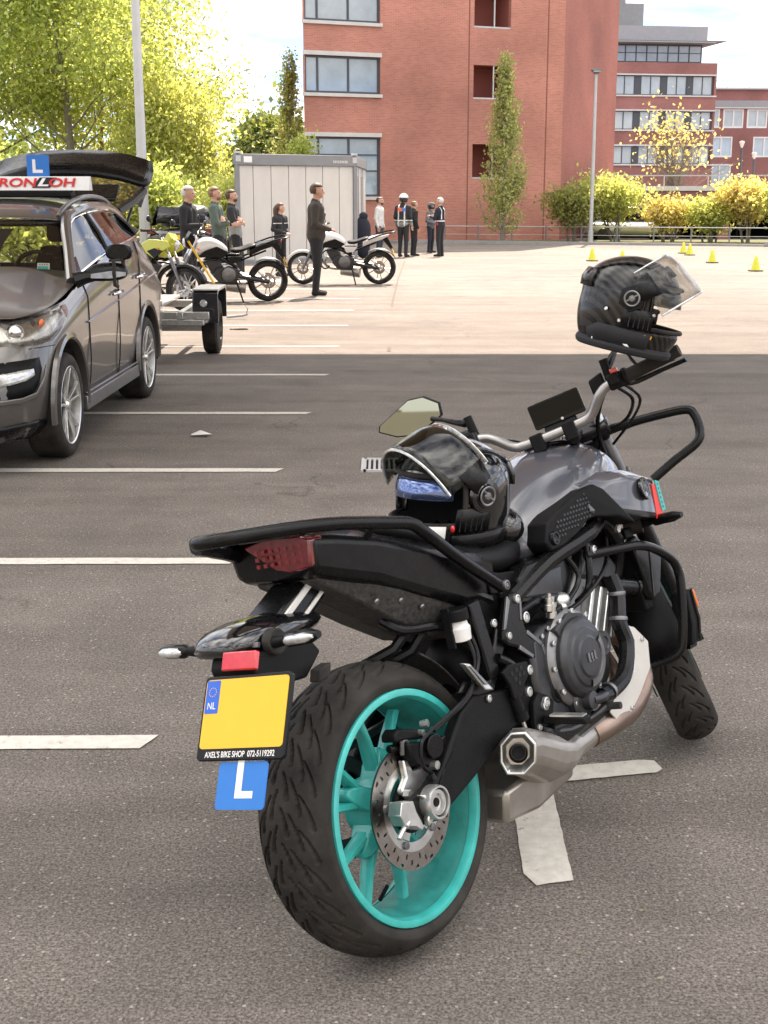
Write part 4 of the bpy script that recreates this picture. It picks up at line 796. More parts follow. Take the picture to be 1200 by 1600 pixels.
for s in (1,-1):
    b=MB();b.cyl((-3.15,YC+s*.56,1.25),(-3.5,YC+s*.6,1.55),.012);b.build('gas_strut',M['engine'],tg)
# roof sign and learner plate
rsg=thing('roof_sign','white driving school roof sign with red lettering on the car roof','sign',mat=_cm@Matrix.Translation((-1.9,-.63,1.64)))
b=MB();b.loft([[(.05,-.43,-.052),(.05,.43,-.052),(-.05,.43,-.052),(-.05,-.43,-.052)],[(.015,-.43,.045),(.015,.43,.045),(-.015,.43,.045),(-.015,-.43,.045)]]);b.build('sign_box',M['white'],rsg,fixn=True,bev=.004)
b=MB();b.box((0,0,-.075),(.14,.6,.045));b.build('magnet_foot',M['matte'],rsg,bev=.01)
def sgm(y,z): return frame((.0395-(z+.0)*.36,y,z),(0,1,0),(-.34,0,.94))
for body,y,mt,sx in (('GRON',-.125,'cl_red',1.45),('OH',.235,'cl_red',1.45)):
    text('sign_lettering',body,.085,M[mt],rsg,sgm(y,0)@Matrix.Translation((0,0,.0015)),.0004,sx=sx,bold=.0022,shear=.1)
b=MB();m_=sgm(.11,0)
b.add([tuple(m_@Vector(p)) for p in ((-.085,-.034,.001),(.045,-.034,.001),(.05,-.024,.001),(.09,.040,.001),(-.03,.040,.001),(-.035,.034,.001))],[tuple(range(6))]);b.build('sign_emblem',M['plate_navy'] if 'plate_navy' in M else M['cl_navy'],rsg)
b=MB();b.add([tuple(m_@Vector(p)) for p in ((-.045,-.024,.002),(.03,-.024,.002),(.035,-.012,.002),(-.012,-.012,.002),(.012,.034,.002),(-.012,.034,.002))],[tuple(range(6))]);b.build('emblem_letter_l',M['white'],rsg)
lsg=thing('learner_sign','square blue learner sign with white L standing on the roof sign','sign',mat=_cm@Matrix.Translation((-1.93,-.575,1.757)))
b=MB();b.box((0,0,0),(.006,.158,.148));b.build('sign_board',M['lblue'],lsg,bev=.002)
b=MB();P=[(-.038,.045),(-.016,.045),(-.016,-.026),(.034,-.026),(.034,-.048),(-.038,-.048)];b.add([(.0042,y,z) for y,z in P],[tuple(range(6))]);b.build('letter_l',M['white'],lsg)
# ================================================================ TRAILER behind the car
TRL=thing('bike_trailer','low open motorcycle trailer with black mudguards behind the grey car','trailer',(-2.35,13.5,0))
for s in (1,-1):
    x=.62*s;xi=.62*s-.09*s
    b=MB();tw=[(.14,-.0),(.17,-.0),(.25,-.01),(.27,-.03),(.27,-.14),(.25,-.16),(.15,-.165)];c_=(x+.10*s,0,.27);b.lathe([(r,h*s) for r,h in tw][::s],c_,(1,0,0),40);tt=b.build('trailer_tyre',M['rubber'],TRL)
    b=MB();b.lathe([(0,-.05*s),(.03,-.045*s),(.05,-.06*s),(.11,-.055*s),(.135,-.02*s),(.142,-.005*s)][::s],c_,(1,0,0),32);b.build('trailer_rim',M['engine'],tt)
    b=MB();F_=[(-.36,.33),(-.36,.62),(-.30,.645),(.30,.645),(.36,.62),(.36,.33),(.345,.33),(.345,.60),(.29,.63),(-.29,.63),(-.345,.60),(-.345,.33)]
    b.prism(F_,'x',x-.12*s,x+.12*s);b.prism([(-.36,.34),(-.36,.62),(-.30,.645),(.3,.645),(.36,.62),(.36,.34)],'x',x-.12*s,x-.13*s);b.build('mudguard',M['carp2'],TRL,bev=.004)
    b=MB();b.box((x,-.33,.652),(.25,.08,.012));b.box((x,0,.652),(.25,.58,.010));b.build('mudguard_lit_top',M['shield'],TRL)  # pale cover puts the sunlight on the mudguard's top into its colour
b=MB();b.lathe([(0,.012),(.028,.010),(.036,0)],(.60,-.362,.52),(0,-1,0),20);b.build('marker_lamp',M['clearl'],TRL)
b=MB();b.box((0,-.55,.42),(1.35,.06,.07));b.box((0,.9,.42),(1.35,.06,.07));b.box((-.48,.2,.42),(.06,1.6,.07));b.box((.40,.2,.42),(.06,1.6,.07));b.box((0,-.2,.27),(1.2,.06,.06));b.build('trailer_frame',M['alu'],TRL,bev=.004)
b=MB();b.box((.35,-.53,.355),(.55,.12,.05));b.box((.45,-.40,.36),(.40,.25,.03));b.build('step_plate',M['alu'],TRL,bev=.004)
b=MB();b.box((.15,-.585,.39),(.03,.01,.10));b.build('side_reflector',M['orange'],TRL)
b=MB();b.box((.02,.3,.475),(.26,1.7,.03));b.build('wheel_channel',M['alu'],TRL,bev=.006)
b=MB();b.box((-.02,-.70,.24),(.34,.25,.26));b.build('spare_box',M['matte'],TRL,bev=.04)
b=MB();b.tube([(0,-.55,.40),(-.05,-1.6,.38)],.035,8);b.build('drawbar',M['engl'],TRL)
b=MB();b.tube([(.35,.5,1.08),(.62,.36,.66)],.02,6,flat=.4);b.build('tie_strap',M['yellow'],TRL)
jk=thing('trailer_jack','pale metal jack handle lying on the ground beside the trailer wheel','jack',(-1.95,17.2,gz(17.2)))
b=MB();b.tube([(-.05,0,.03),(.16,0,.05),(.22,0,.07)],.016,8);b.build('handle',M['lamp'],jk);b=MB();b.tube([(.20,0,.07),(.22,0,.14),(.19,.02,.17)],.009,8);b.build('crank',M['lamp'],jk)
b=MB();b.tube([(0,0,.01),(.15,.06,.012),(.35,.10,.012),(.42,0,.012),(.3,-.08,.012),(.12,-.05,.012),(.02,-.02,.02)],.008,6,sm=5);o=b.build('loose_cable',M['matte']);o.location=(-1.80,15.75,0);o.scale=(.5,.5,.6);tag(o,'thin dark cable looped on the ground by the trailer wheel','cable')
# ================================================================ THE MOTORCYCLE (local x forward, y left, z up, origin under the rear wheel)
PSI,LAM=.6487,.2673
_f=Vector((math.sin(PSI),math.cos(PSI),0));_l=Vector((-math.cos(PSI),math.sin(PSI),0));_u=Vector((0,0,1))
_m=Matrix((_f,_l*math.cos(LAM)-_u*math.sin(LAM),_u*math.cos(LAM)+_l*math.sin(LAM))).transposed().to_4x4();_m.translation=(.0552,2.6202,.006)
BK=thing('motorcycle','large grey and black naked motorcycle with turquoise rear wheel, leaning in the foreground','motorcycle',mat=_m)
_BM={}
def bolts(name,L,mt='alu',par=BK):
    for x,y,z,r in L:
        if mt not in _BM:
            b=MB();b.lathe([(0,.6),(.45,.6),(.5,.3),(.62,.3),(.7,.7),(.95,.6),(1,0)],(0,0,0),(0,-1,0),14);o=b.build(name,M[mt],par);_BM[mt]=o.data
        else: o=bpy.data.objects.new(name,_BM[mt]);COL.objects.link(o);o.parent=par
        o.location=(x,y,z);o.scale=(r,r*.9,r)
RAKE=R(24.5);_ax=Vector((-math.sin(RAKE),0,math.cos(RAKE)));_SM=Matrix.Rotation(R(27),3,_ax);_SA=Vector((1.49,0,0))
def ST(p): return _SM@(p-_SA)+_SA
_SW=Matrix.Rotation(R(35),3,_ax)
def STW(p): return _SW@(p-_SA)+_SA
def tyre(name,par,R0,hw,crown,rimr,rimw,ng,gr,c=(0,0,0),xf=None,nth=760,na=64,depth=.0045,gw=.0034):
    th=np.linspace(0,2*np.pi,nth,endpoint=False);A=1.30
    a=np.linspace(-A,A,na);y=hw*np.sin(a)/np.sin(A);r=R0-crown*(1-np.cos(a))/(1-np.cos(A))
    arc=np.concatenate([[0],np.cumsum(np.hypot(np.diff(y),np.diff(r)))]);arc-=arc[-1]/2
    D=np.zeros((nth,na));pitch=2*np.pi*R0/ng
    S=(th*R0)[:,None]+0*arc[None];T=0*S+arc[None]
    for side in (1,-1):
        for k,(s0,t0,s1,t1,bend) in enumerate(gr):
            t=T*side; s=np.mod(S-(pitch/2 if side<0 else 0)-s0+pitch*.0,pitch)
            for off in (-2,-1,0,1,2):
                ss=s+off*pitch;dx=s1-s0;dy=t1-t0;L2=dx*dx+dy*dy
                u=np.clip((ss*dx+(t-t0)*dy)/L2,0,1);bx=ss-u*dx;by=t-t0-u*dy-bend*4*u*(1-u)
                d=np.hypot(bx,by);w=gw*(.45+.75*u)
                D=np.maximum(D,np.clip((w-d)/(.0016)+.5,0,1))
    rr=r[None]-D*depth
    yy=np.broadcast_to(y[None],rr.shape)
    # sidewalls
    k_=R0-crown-rimr;sw=[(hw*1.0,rimr+k_*.85),(hw*.99,rimr+k_*.55),(hw*.96,rimr+k_*.25),(rimw+.002,rimr+.001),(rimw-.012,rimr-.004)]
    ys=np.concatenate([np.repeat([[-q[0] for q in sw[::-1]]],nth,0),yy,np.repeat([[q[0] for q in sw]],nth,0)],1)
    rs=np.concatenate([np.repeat([[q[1] for q in sw[::-1]]],nth,0),rr,np.repeat([[q[1] for q in sw]],nth,0)],1)
    V=np.stack([c[0]+rs*np.cos(th)[:,None],c[1]+ys,c[2]+rs*np.sin(th)[:,None]],2).reshape(-1,3);m=ys.shape[1]
    if xf is not None: V=np.array([tuple(xf(Vector(p))) for p in V])
    i=np.arange(nth)[:,None]*m+np.arange(m-1)[None];j=((np.arange(nth)[:,None]+1)%nth)*m+np.arange(m-1)[None]
    F=np.stack([i,i+1,j+1,j],2).reshape(-1,4)
    me=bpy.data.meshes.new(name);me.from_pydata(V.tolist(),[],F.tolist());me.materials.append(M['rubber']);me.polygons.foreach_set('use_smooth',[True]*len(me.polygons));me.set_sharp_from_angle(angle=R(50));o=bpy.data.objects.new(name,me);COL.objects.link(o);o.parent=par;return o
WC=(0,0,.312)
def rim(name,par,c,ro,w,lipw,mt,mt2,spn,xf=None,hub=.055):
    b=MB();i=.004
    prof=[(ro+.001,-w+.004),(ro,-w-.002),(ro-.004,-w-.004),(ro-.014,-w-.003),(ro-.018,-w+.004),(ro-.020,-w+.014)]
    b.lathe(prof,c,(0,1,0),96);b.lathe([(p[0],-p[1]) for p in prof][::-1],c,(0,1,0),96)
    o=b.build(name,mt,par,xf)
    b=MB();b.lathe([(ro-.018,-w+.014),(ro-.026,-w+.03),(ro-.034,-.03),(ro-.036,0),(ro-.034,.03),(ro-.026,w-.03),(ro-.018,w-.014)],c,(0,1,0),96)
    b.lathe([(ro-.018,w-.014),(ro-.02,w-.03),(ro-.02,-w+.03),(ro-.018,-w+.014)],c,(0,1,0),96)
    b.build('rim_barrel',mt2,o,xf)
    return o
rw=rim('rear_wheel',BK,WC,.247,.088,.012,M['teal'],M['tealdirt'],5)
GR=[(0,.005,.052,.020,.003),(.012,.024,.082,.050,.005),(.045,.048,.112,.078,.006)]
tyre('tyre',rw,.312,.093,.042,.248,.084,28,GR,WC,None,820,76,.008,.0046)
# spokes: five pairs, each spoke a tapered bar widening into the hub
def spoke(a0,a1,r0,r1,w0,w1,d0,d1,c,b):
    secs=[]
    for t in (0,.25,.6,.9,1):
        r=r0+(r1-r0)*t;a=a0+(a1-a0)*t;w=(w0+(w1-w0)*t)*(1.0 if t<.85 else 1.45);d=d0+(d1-d0)*t
        rad=Vector((math.cos(a),0,math.sin(a)));tan=Vector((-math.sin(a),0,math.cos(a)));ctr=Vector(c)+rad*r
        secs.append([tuple(ctr+tan*(sx*w)+Vector((0,sy*d,0))) for sx,sy in ((-1,-.7),(-.55,-1),(.55,-1),(1,-.7),(1,.7),(.55,1),(-.55,1),(-1,.7))])
    b.loft(secs)
for k in range(5):
    for s in (-1,1):
        a=R(90+72*k-14);b=MB();spoke(a+s*R(9),a+s*R(19),.05,.216,.0095,.0062,.022,.012,WC,b);b.build('spoke',M['teal'],rw)
b=MB()
for k in range(5):
    a=R(90+72*k-14);secs=[]
    for r,w,d in ((.05,.026,.032),(.085,.023,.026),(.112,.014,.019),(.124,.006,.010)):
        rad=Vector((math.cos(a),0,math.sin(a)));tan=Vector((-math.sin(a),0,math.cos(a)));ctr=Vector(WC)+rad*r
        secs.append([tuple(ctr+tan*(sx*w)+Vector((0,sy*d,0))) for sx,sy in ((-1,-1),(1,-1),(1,1),(-1,1))])
    b.loft(secs)
b.lathe([(.02,-.055),(.052,-.055),(.062,-.045),(.066,-.03),(.066,.03),(.06,.05),(.02,.05)],WC,(0,1,0),40)
b.build('wheel_hub',M['teal'],rw,bev=.004)
b=MB();a=R(248);b.cyl((.196*math.cos(a),-.01,.312+.196*math.sin(a)),(.165*math.cos(a),-.03,.312+.165*math.sin(a)),.0045);b.build('valve',M['matte'],rw)
# brake disc with drilled holes
def disc(name,par,c,ri,ro,y,xf=None,seed=0):
    b=MB();nt=150;nr=7
    def hole(i,j): return (j in (1,2) and i%10 in(0,)) or (j in(3,4) and i%10 in(4,)) or (j in (5,) and i%10 in(7,8))
    for sgn,yy in ((-1,y-.0025),(1,y+.0025)):
        for i in range(nt):
            for j in range(nr):
                if hole(i,j):continue
                q=[2*math.pi*i/nt,2*math.pi*(i+1)/nt];rr=[ri+(ro-ri)*j/nr,ri+(ro-ri)*(j+1)/nr]
                P=[(c[0]+r*math.cos(a),yy,c[2]+r*math.sin(a)) for a,r in ((q[0],rr[0]),(q[1],rr[0]),(q[1],rr[1]),(q[0],rr[1]))]
                b.quad(*(P if sgn<0 else P[::-1]))
    b.lathe([(ro,y-.0025),(ro,y+.0025)],c,(0,1,0),nt);b.lathe([(ri,y+.0025),(ri,y-.0025)],c,(0,1,0),nt)
    return b.build(name,M['steel'],par,xf)
dc=disc('brake_disc',rw,(0,0,.312),.094,.132,-.088)
b=MB();b.lathe([(.095,-.0895),(.095,-.0865),(.074,-.0865),(.074,-.0895),(.095,-.0895)],WC,(0,1,0),60)
for k in range(5):
    a=R(72*k+20);b.prism([(r*math.cos(a+s*w),.312+r*math.sin(a+s*w)) for r,w,s in ((.045,.3,-1),(.072,.16,-1),(.072,.16,1),(.045,.3,1))],'y',-.0885,-.0840)
b.build('disc_carrier',M['alu'],rw)
b=MB();b.lathe([(.030,-.094),(.052,-.094),(.056,-.088),(.056,-.080)],WC,(0,1,0),40);b.build('sensor_ring',M['matte'],rw)
b=MB()
for k in range(5):
    a=R(72*k+20);p=(.083*math.cos(a),0,.312+.083*math.sin(a));b.lathe([(0,-.095),(.0045,-.095),(.0085,-.0945),(.0085,-.089)],p,(0,1,0),12)
b.build('disc_bolts',M['engl'],rw)
# swingarm
SW=[(-.076,.344),(.023,.358),(.057,.375),(.1,.415),(.157,.466),(.215,.488),(.3,.471),(.578,.427),(.612,.40),(.60,.378),(.553,.362),(.345,.373),(.275,.359),(.196,.33),(.103,.304),(.058,.292),(.006,.279),(-.057,.290)]
sw=MB().prism(SW,'y',-.118,-.150).build('swingarm',M['matte'],BK)
cut=MB().prism([(.169,.382),(.191,.408),(.236,.428),(.268,.432),(.266,.412),(.225,.383),(.185,.367)],'y',-.10,-.143).build('cut',M['matte']);boolcut(sw,cut)
md=sw.modifiers.new('bevel','BEVEL');md.width=.007;md.segments=3;md.limit_method='ANGLE'
b=MB();b.prism([(x,z-.01) for x,z in SW[3:12]]+[(.3,.35),(.1,.30),(.0,.29),(-.06,.30),(-.06,.34),(.04,.355)],'y',.118,.15);b.box((.40,0,.415),(.10,.24,.09));b.box((.55,0,.40),(.07,.30,.07));b.build('swingarm_left',M['matte'],BK,bev=.006)
b=MB();b.prism([(.02,.335),(.06,.372),(.10,.40),(.06,.375),(.03,.352)],'y',-.151,-.1525);b.build('swingarm_edge',M['satin'],BK)
# axle nut, adjuster block
b=MB();c=(-.010,0,.326)
b.lathe([(.008,-.166),(.016,-.166),(.018,-.172),(.026,-.172),(.028,-.168),(.030,-.150)],c,(0,1,0),36);b.lathe([(.030,-.152),(.030,-.177),(.034,-.177),(.036,-.172),(.036,-.150)],c,(0,1,0),36)
b.build('axle_nut',M['alu'],BK)
b=MB();b.lathe([(0,-.168),(.009,-.168),(.010,-.165)],c,(0,1,0),16);b.build('axle_hole',M['matte'],BK)
b=MB();b.prism([(-.052,.356),(-.036,.352),(.012,.338),(.02,.315),(-.02,.296),(-.045,.286),(-.045,.302),(-.030,.320),(-.035,.335)],'y',-.150,-.165);b.build('axle_plate',M['alu'],BK,bev=.003)
b=MB();b.prism([(-.113,.363),(-.077,.353),(-.074,.330),(-.066,.310),(-.060,.292),(-.068,.287),(-.085,.302),(-.117,.314),(-.126,.339)],'y',-.130,-.163);b.cyl((-.10,-.155,.318),(-.140,-.158,.296),.0055,10);b.cyl((-.10,-.155,.318),(-.112,-.156,.312),.010,6);b.build('chain_adjuster',M['alu'],BK,bev=.003)
# rear caliper and bracket
b=MB();b.prism([(-.019,.42),(-.003,.414),(.006,.390),(.07,.385),(.060,.366),(.012,.345),(-.004,.336),(-.030,.345),(-.043,.353),(-.044,.362),(-.020,.382)],'y',-.094,-.110);b.build('caliper_bracket',M['alu'],BK,bev=.004)
b=MB();b.prism([(-.045,.482),(-.030,.490),(.035,.470),(.060,.456),(.056,.442),(-.020,.462),(-.048,.466)],'y',-.085,-.125)
b.prism([(-.015,.455),(.055,.436),(.100,.425),(.108,.410),(.085,.392),(.046,.382),(.0,.400),(-.012,.425)],'y',-.098,-.128)
cl=b.build('brake_caliper',M['matte'],BK,bev=.005)
b=MB();b.cyl((.060,-.12,.425),(.058,-.142,.424),.026,24);b.build('caliper_piston_cover',M['satin'],cl,bev=.002)
b=MB();b.cyl((.10,-.118,.424),(.10,-.136,.423),.011,12);b.cyl((-.045,-.10,.452),(-.015,-.10,.446),.009,10);b.build('caliper_piston_cover',M['satin'],cl,bev=.002)
b=MB();b.cyl((.050,-.125,.386),(.050,-.142,.385),.010,6);b.cyl((.035,-.124,.462),(.035,-.135,.461),.007,8);b.cyl((.058,-.115,.472),(.062,-.13,.474),.009,12);b.cyl((-.035,-.11,.351),(-.035,-.125,.351),.010,6);b.build('caliper_bolts',M['alu'],cl)
b=MB();b.tube([(.03,-.137,.375),(.005,-.14,.40),(.012,-.142,.445),(.06,-.142,.462),(.13,-.150,.478),(.20,-.155,.505),(.26,-.15,.56),(.27,-.13,.63)],.0045,8,sm=6);b.tube([(.07,-.135,.455),(.13,-.145,.472),(.20,-.15,.495),(.255,-.145,.55),(.262,-.125,.62)],.0060,8,sm=6);b.tube([(.03,-.137,.374),(.033,-.137,.360),(.04,-.137,.352)],[.006,.010,.004],10);b.build('brake_hose',M['satin'],BK)
b=MB();b.tube([(-.02,-.112,.432),(-.018,-.118,.46),(-.004,-.118,.455),(-.004,-.115,.43)],.005,8,sm=4);b.build('pad_spring',M['engl'],cl)
# chain and sprocket on the far side
b=MB();b.lathe([(.075,.096),(.105,.096),(.108,.1),(.105,.104),(.075,.104)],WC,(0,1,0),44);b.tube([(0,.1,.425),(.55,.1,.455)],.011,6);b.tube([(0,.1,.20),(.55,.1,.36)],.011,6);b.tube([(.11*math.cos(q),.1,.312+.11*math.sin(q)) for q in np.linspace(R(92),R(268),14)],.011,6);b.build('chain_and_sprocket',M['engine'],BK)
# ---- tail unit
def sec(x,pts): return [(x,y,z) for y,z in pts]+[(x,-y,z) for y,z in pts[::-1]]
b=MB()
for S_ in [[sec(-.160,[(0,.940),(.10,.936),(.122,.922),(.112,.858),(.09,.850),(0,.848)]),sec(-.10,[(0,.940),(.10,.932),(.128,.912),(.118,.838),(.095,.828),(0,.825)]),sec(.02,[(0,.912),(.10,.905),(.134,.882),(.124,.800),(.10,.788),(0,.785)]),sec(.15,[(0,.872),(.10,.865),(.137,.838),(.126,.742),(.10,.730),(0,.73)]),sec(.30,[(0,.82),(.10,.815),(.134,.787),(.124,.680),(.10,.668),(0,.67)]),sec(.44,[(0,.79),(.095,.785),(.122,.755),(.112,.655),(.09,.65),(0,.65)])]]: b.loft(S_)
tc=b.build('tail_cowl',M['satin'],BK,bev=.012)
b=MB();b.loft([sec(-.13,[(0,.840),(.09,.845),(.085,.83),(0,.825)]),sec(-.03,[(0,.81),(.10,.812),(.08,.772),(0,.765)]),sec(.09,[(0,.77),(.112,.765),(.075,.695),(0,.69)]),sec(.20,[(0,.73),(.112,.72),(.065,.63),(0,.625)]),sec(.30,[(0,.69),(.108,.68),(.065,.602),(0,.60)]),sec(.40,[(0,.69),(.10,.68),(.07,.62),(0,.62)])]);b.build('undertray',M['dusty'],BK,bev=.006)
b=MB()
for x,z,y in ((.10,.735,-.098),(.165,.705,-.100),(.02,.752,-.098)):b.lathe([(0,.004),(.006,.0035),(.008,0)],(x,y,z),(-.1,-.8,-.55),12)
b.build('rivets',M['engl'],BK)
# tail light
b=MB();P=[(.050,.926),(-.020,.936),(-.100,.932),(-.118,.922),(-.110,.868),(-.066,.862),(-.035,.872)]
b.loft([[(-.200+abs(y)*.28,y,z) for y,z in P],[(-.150+abs(y)*.2,y*1.02,z) for y,z in P]]);tl=b.build('tail_light',M['dred'],BK,bev=.004,fixn=True)
b=MB()
for k in range(7):
    for j in range(3): b.box((-.1990+abs(-.095+k*.016)*.28,-.095+k*.016,.885+j*.014),(.003,.009,.008))
b.build('light_elements',M['dred2'],tl)
b=MB();b.prism([(-.20,.945),(-.10,.950),(.0,.93),(-.02,.90),(-.12,.925),(-.20,.935)],'y',-.10,.10);b.build('tail_cap',M['black'],BK,bev=.01)
# rear crash bar
b=MB();Q=[(.40,-.155,.69),(.26,-.158,.785),(.160,-.156,.865),(.125,-.150,.893),(.06,-.147,.909),(-.09,-.138,.938),(-.20,-.115,.953),(-.28,-.075,.960),(-.325,-.035,.963),(-.335,.0,.963),(-.32,.035,.962),(-.26,.075,.959),(-.18,.11,.952),(-.09,.138,.938),(.10,.147,.90),(.26,.156,.785),(.40,.155,.69)]
b.tube(Q,.0142,14,sm=4);cb_=b.build('rear_crash_bar',M['satin'],BK)
b=MB();b.tube([(-.30,.055,.955),(-.14,.10,.905),(.0,.11,.825),(.06,.10,.78)],.018,10,sm=3);b.tube([(.075,-.05,.70),(.10,-.085,.67),(.19,-.10,.655),(.25,-.09,.64)],.011,10,sm=4);b.build('bar_brace',M['satin'],BK)
bolts('bar_bolt',[(.395,-.168,.694,.012)],'engl')
b=MB();b.cyl((.0,-.148,.915),(.0,-.12,.885),.008,6);b.build('bar_post',M['satin'],BK)
# plate hanger arm
b=MB();b.loft([[(-.12,y,.842) for y in (-.045,.045)]+[(-.03,y,.815) for y in (.045,-.045)],[(-.235,y,.782) for y in (-.05,.05)]+[(-.150,y,.752) for y in (.05,-.05)]]);b.build('plate_hanger',M['satin'],BK,bev=.008)
b=MB()
for o_,w_ in ((.0,.020),(.052,.013)):
    d=Vector((-.118,0,-.062));n=Vector((.09,0,-.03)).normalized()
    a=Vector((-.115,-.0475,.837))+n*o_;e=a+d;b.loft([[a+n*0,a+n*w_,a+n*w_+Vector((0,-.006,0)),a+Vector((0,-.006,0))],[e,e+n*w_,e+n*w_+Vector((0,-.006,0)),e+Vector((0,-.006,0))]])
b.build('hanger_reflection',M['shield'],BK,bev=.002)  # pale bars paint the bright reflections on the black hanger arm
# plate head
b=MB();b.loft([sec(-.385,[(0,.768),(.05,.766),(.062,.752),(.05,.742),(0,.742)]),sec(-.33,[(0,.797),(.07,.792),(.09,.765),(.08,.735),(0,.732)]),sec(-.26,[(0,.800),(.075,.795),(.092,.768),(.085,.725),(0,.70)]),sec(-.15,[(0,.79),(.05,.785),(.066,.765),(.055,.735),(0,.72)]),sec(-.07,[(0,.765),(.03,.76),(.04,.75),(.03,.735),(0,.735)])]);b.build('plate_cowl',M['black'],BK,sub=1)
b=MB();b.prism([(-.36,.742),(-.20,.735),(-.175,.70),(-.23,.66),(-.36,.672),(-.372,.72)],'y',-.095,.02);b.build('plate_bracket',M['matte'],BK,bev=.006)
b=MB();b.box((-.335,-.045,.756),(.006,.09,.010),rotm(y=20));b.build('cowl_trim',M['engl'],BK)
def signal(name,par,c,d,mt,L=.085,xf=None,lens='clearl'):
    c=Vector(c);d=Vector(d).normalized();b=MB();b.tube([c,c+d*.03,c+d*.045],[.013,.011,.009],12,flat=1);o=b.build(name,M['matte'],par,xf)
    b=MB();b.tube([c+d*.045,c+d*.055,c+d*(.06+L*.6),c+d*(.05+L)],[.009,.016,.016,.008],14,flat=.9);b.build('signal_housing',M[mt],o,xf)
    b=MB();s=Vector((-.012,0,0)) if lens=='clearl' else Vector((.012,0,0));b.tube([c+s+d*.052,c+s+d*.062,c+s+d*(.058+L*.6),c+s+d*(.044+L)],[.004,.011,.011,.004],12,flat=.9);b.build('signal_lens',M[lens],o,xf)
signal('turn_signal',BK,(-.31,-.095,.752),(-.05,-1,.08),'satin');signal('turn_signal',BK,(-.34,.055,.753),(-.05,1,.06),'satin',.07)
b=MB();b.cyl((-.30,-.085,.752),(-.30,-.108,.752),.026,20);b.build('signal_boot',M['rubber'],BK,bev=.004)
b=MB();b.box((-.385,-.083,.738),(.014,.088,.036),rotm(y=25));b.build('reflector',M['red'],BK,bev=.003)
# number plate on its own plane
def PL(u,v,w=0): # u right (towards -y), v down, w out
    o_=Vector((-.400,-.004,.707));U=Vector((.05,-.998,0)).normalized();V_=Vector((-.475,0,-.88));V_=(V_-U*V_.dot(U)).normalized()*.92;n=U.cross(V_)
    if n.x>0:n=-n
    return o_+U*u+V_*v+n*w
b=MB();c0=[(-.008,-.008),(.216,-.008),(.216,.172),(-.008,.172)]
def rrect(u0,v0,u1,v1,r,n=4):
    P=[]
    for cx,cy,a in ((u1-r,v1-r,0),(u0+r,v1-r,90),(u0+r,v0+r,180),(u1-r,v0+r,270)):
        for k in range(n+1):
            q=R(a+90*k/n);P.append((cx+r*math.cos(q),cy+r*math.sin(q)))
    return P
def plate_slab(u0,v0,u1,v1,r,w0,w1,name,mt,par,bev=0):
    b=MB();P=rrect(u0,v0,u1,v1,r);b.loft([[PL(u,v,w0) for u,v in P],[PL(u,v,w1) for u,v in P]]);return b.build(name,M[mt],par,bev=bev,fixn=True)
np_=plate_slab(-.006,-.008,.212,.166,.010,-.006,.004,'number_plate',"satin",BK,.002)
np_['label']='yellow number plate in a black holder'
plate_slab(0,0,.206,.142,.008,.004,.0052,'plate_face','yellow',np_)
plate_slab(0.002,.002,.036,.070,.003,.0052,.0058,'plate_band','blue',np_)
U_=PL(1,0)-PL(0,0);V_=PL(0,0)-PL(0,1)
def tplate(name,body,u,v,w,size,mt,par,sx=1,bold=0): return text(name,body,size,M[mt],par,frame(PL(u,v,w),U_,V_),.0003,sx=sx,bold=bold)
tplate('plate_letters','NL',.019,.055,.0062,.019,'white',np_,.9)
tplate('holder_lettering',"AXEL'S BIKE SHOP  072-5119292",.103,.1545,.0046,.0155,'white',np_,.80,.0002)
b=MB();n=12
for k in range(12):
    q=2*math.pi*k/12;b.lathe([(0,.0004),(.0012,.0004)],PL(.019+.009*math.cos(q),.026+.009*math.sin(q),.0058),PL(0,0,1)-PL(0,0),6)
b.build('star_ring',M['yellow'],np_)
lp_=plate_slab(.052,.168,.172,.262,.008,-.004,-.002,'learner_plate','lblue',BK);lp_['label']='blue learner plate with white letter L'
b=MB();P=[(.098,.166),(.114,.166),(.114,.226),(.142,.226),(.142,.240),(.098,.240)];b.add([PL(u,v,-.0014) for u,v in P],[tuple(range(6))]);b.build('letter_l',M['white'],lp_)
b=MB();b.prism([(-.225,.675),(-.19,.68),(-.20,.655),(-.235,.65)],'y',-.10,-.13);b.build('plate_stub',M['rubber'],BK,bev=.004)
# ---- seat
b=MB();b.loft([sec(.02,[(0,.925),(.06,.925),(.085,.912),(.075,.895),(0,.89)]),sec(.12,[(0,.915),(.08,.912),(.11,.895),(.1,.865),(0,.86)]),sec(.24,[(0,.885),(.09,.88),(.12,.86),(.115,.82),(0,.81)]),sec(.30,[(0,.815),(.10,.81),(.128,.795),(.12,.755),(0,.74)]),sec(.42,[(0,.785),(.10,.78),(.130,.762),(.125,.715),(0,.70)]),sec(.54,[(0,.785),(.09,.778),(.118,.758),(.115,.700),(0,.69)]),sec(.64,[(0,.80),(.07,.79),(.095,.762),(.09,.715),(0,.70)])]);b.build('seat',M['vinyl'],BK,sub=2)
b=MB();b.prism([(.386,.731),(.45,.715),(.526,.703),(.60,.70),(.52,.672),(.462,.660),(.397,.675)],'y',-.118,-.124);b.build('seat_side_panel',M['matte'],BK,bev=.003)
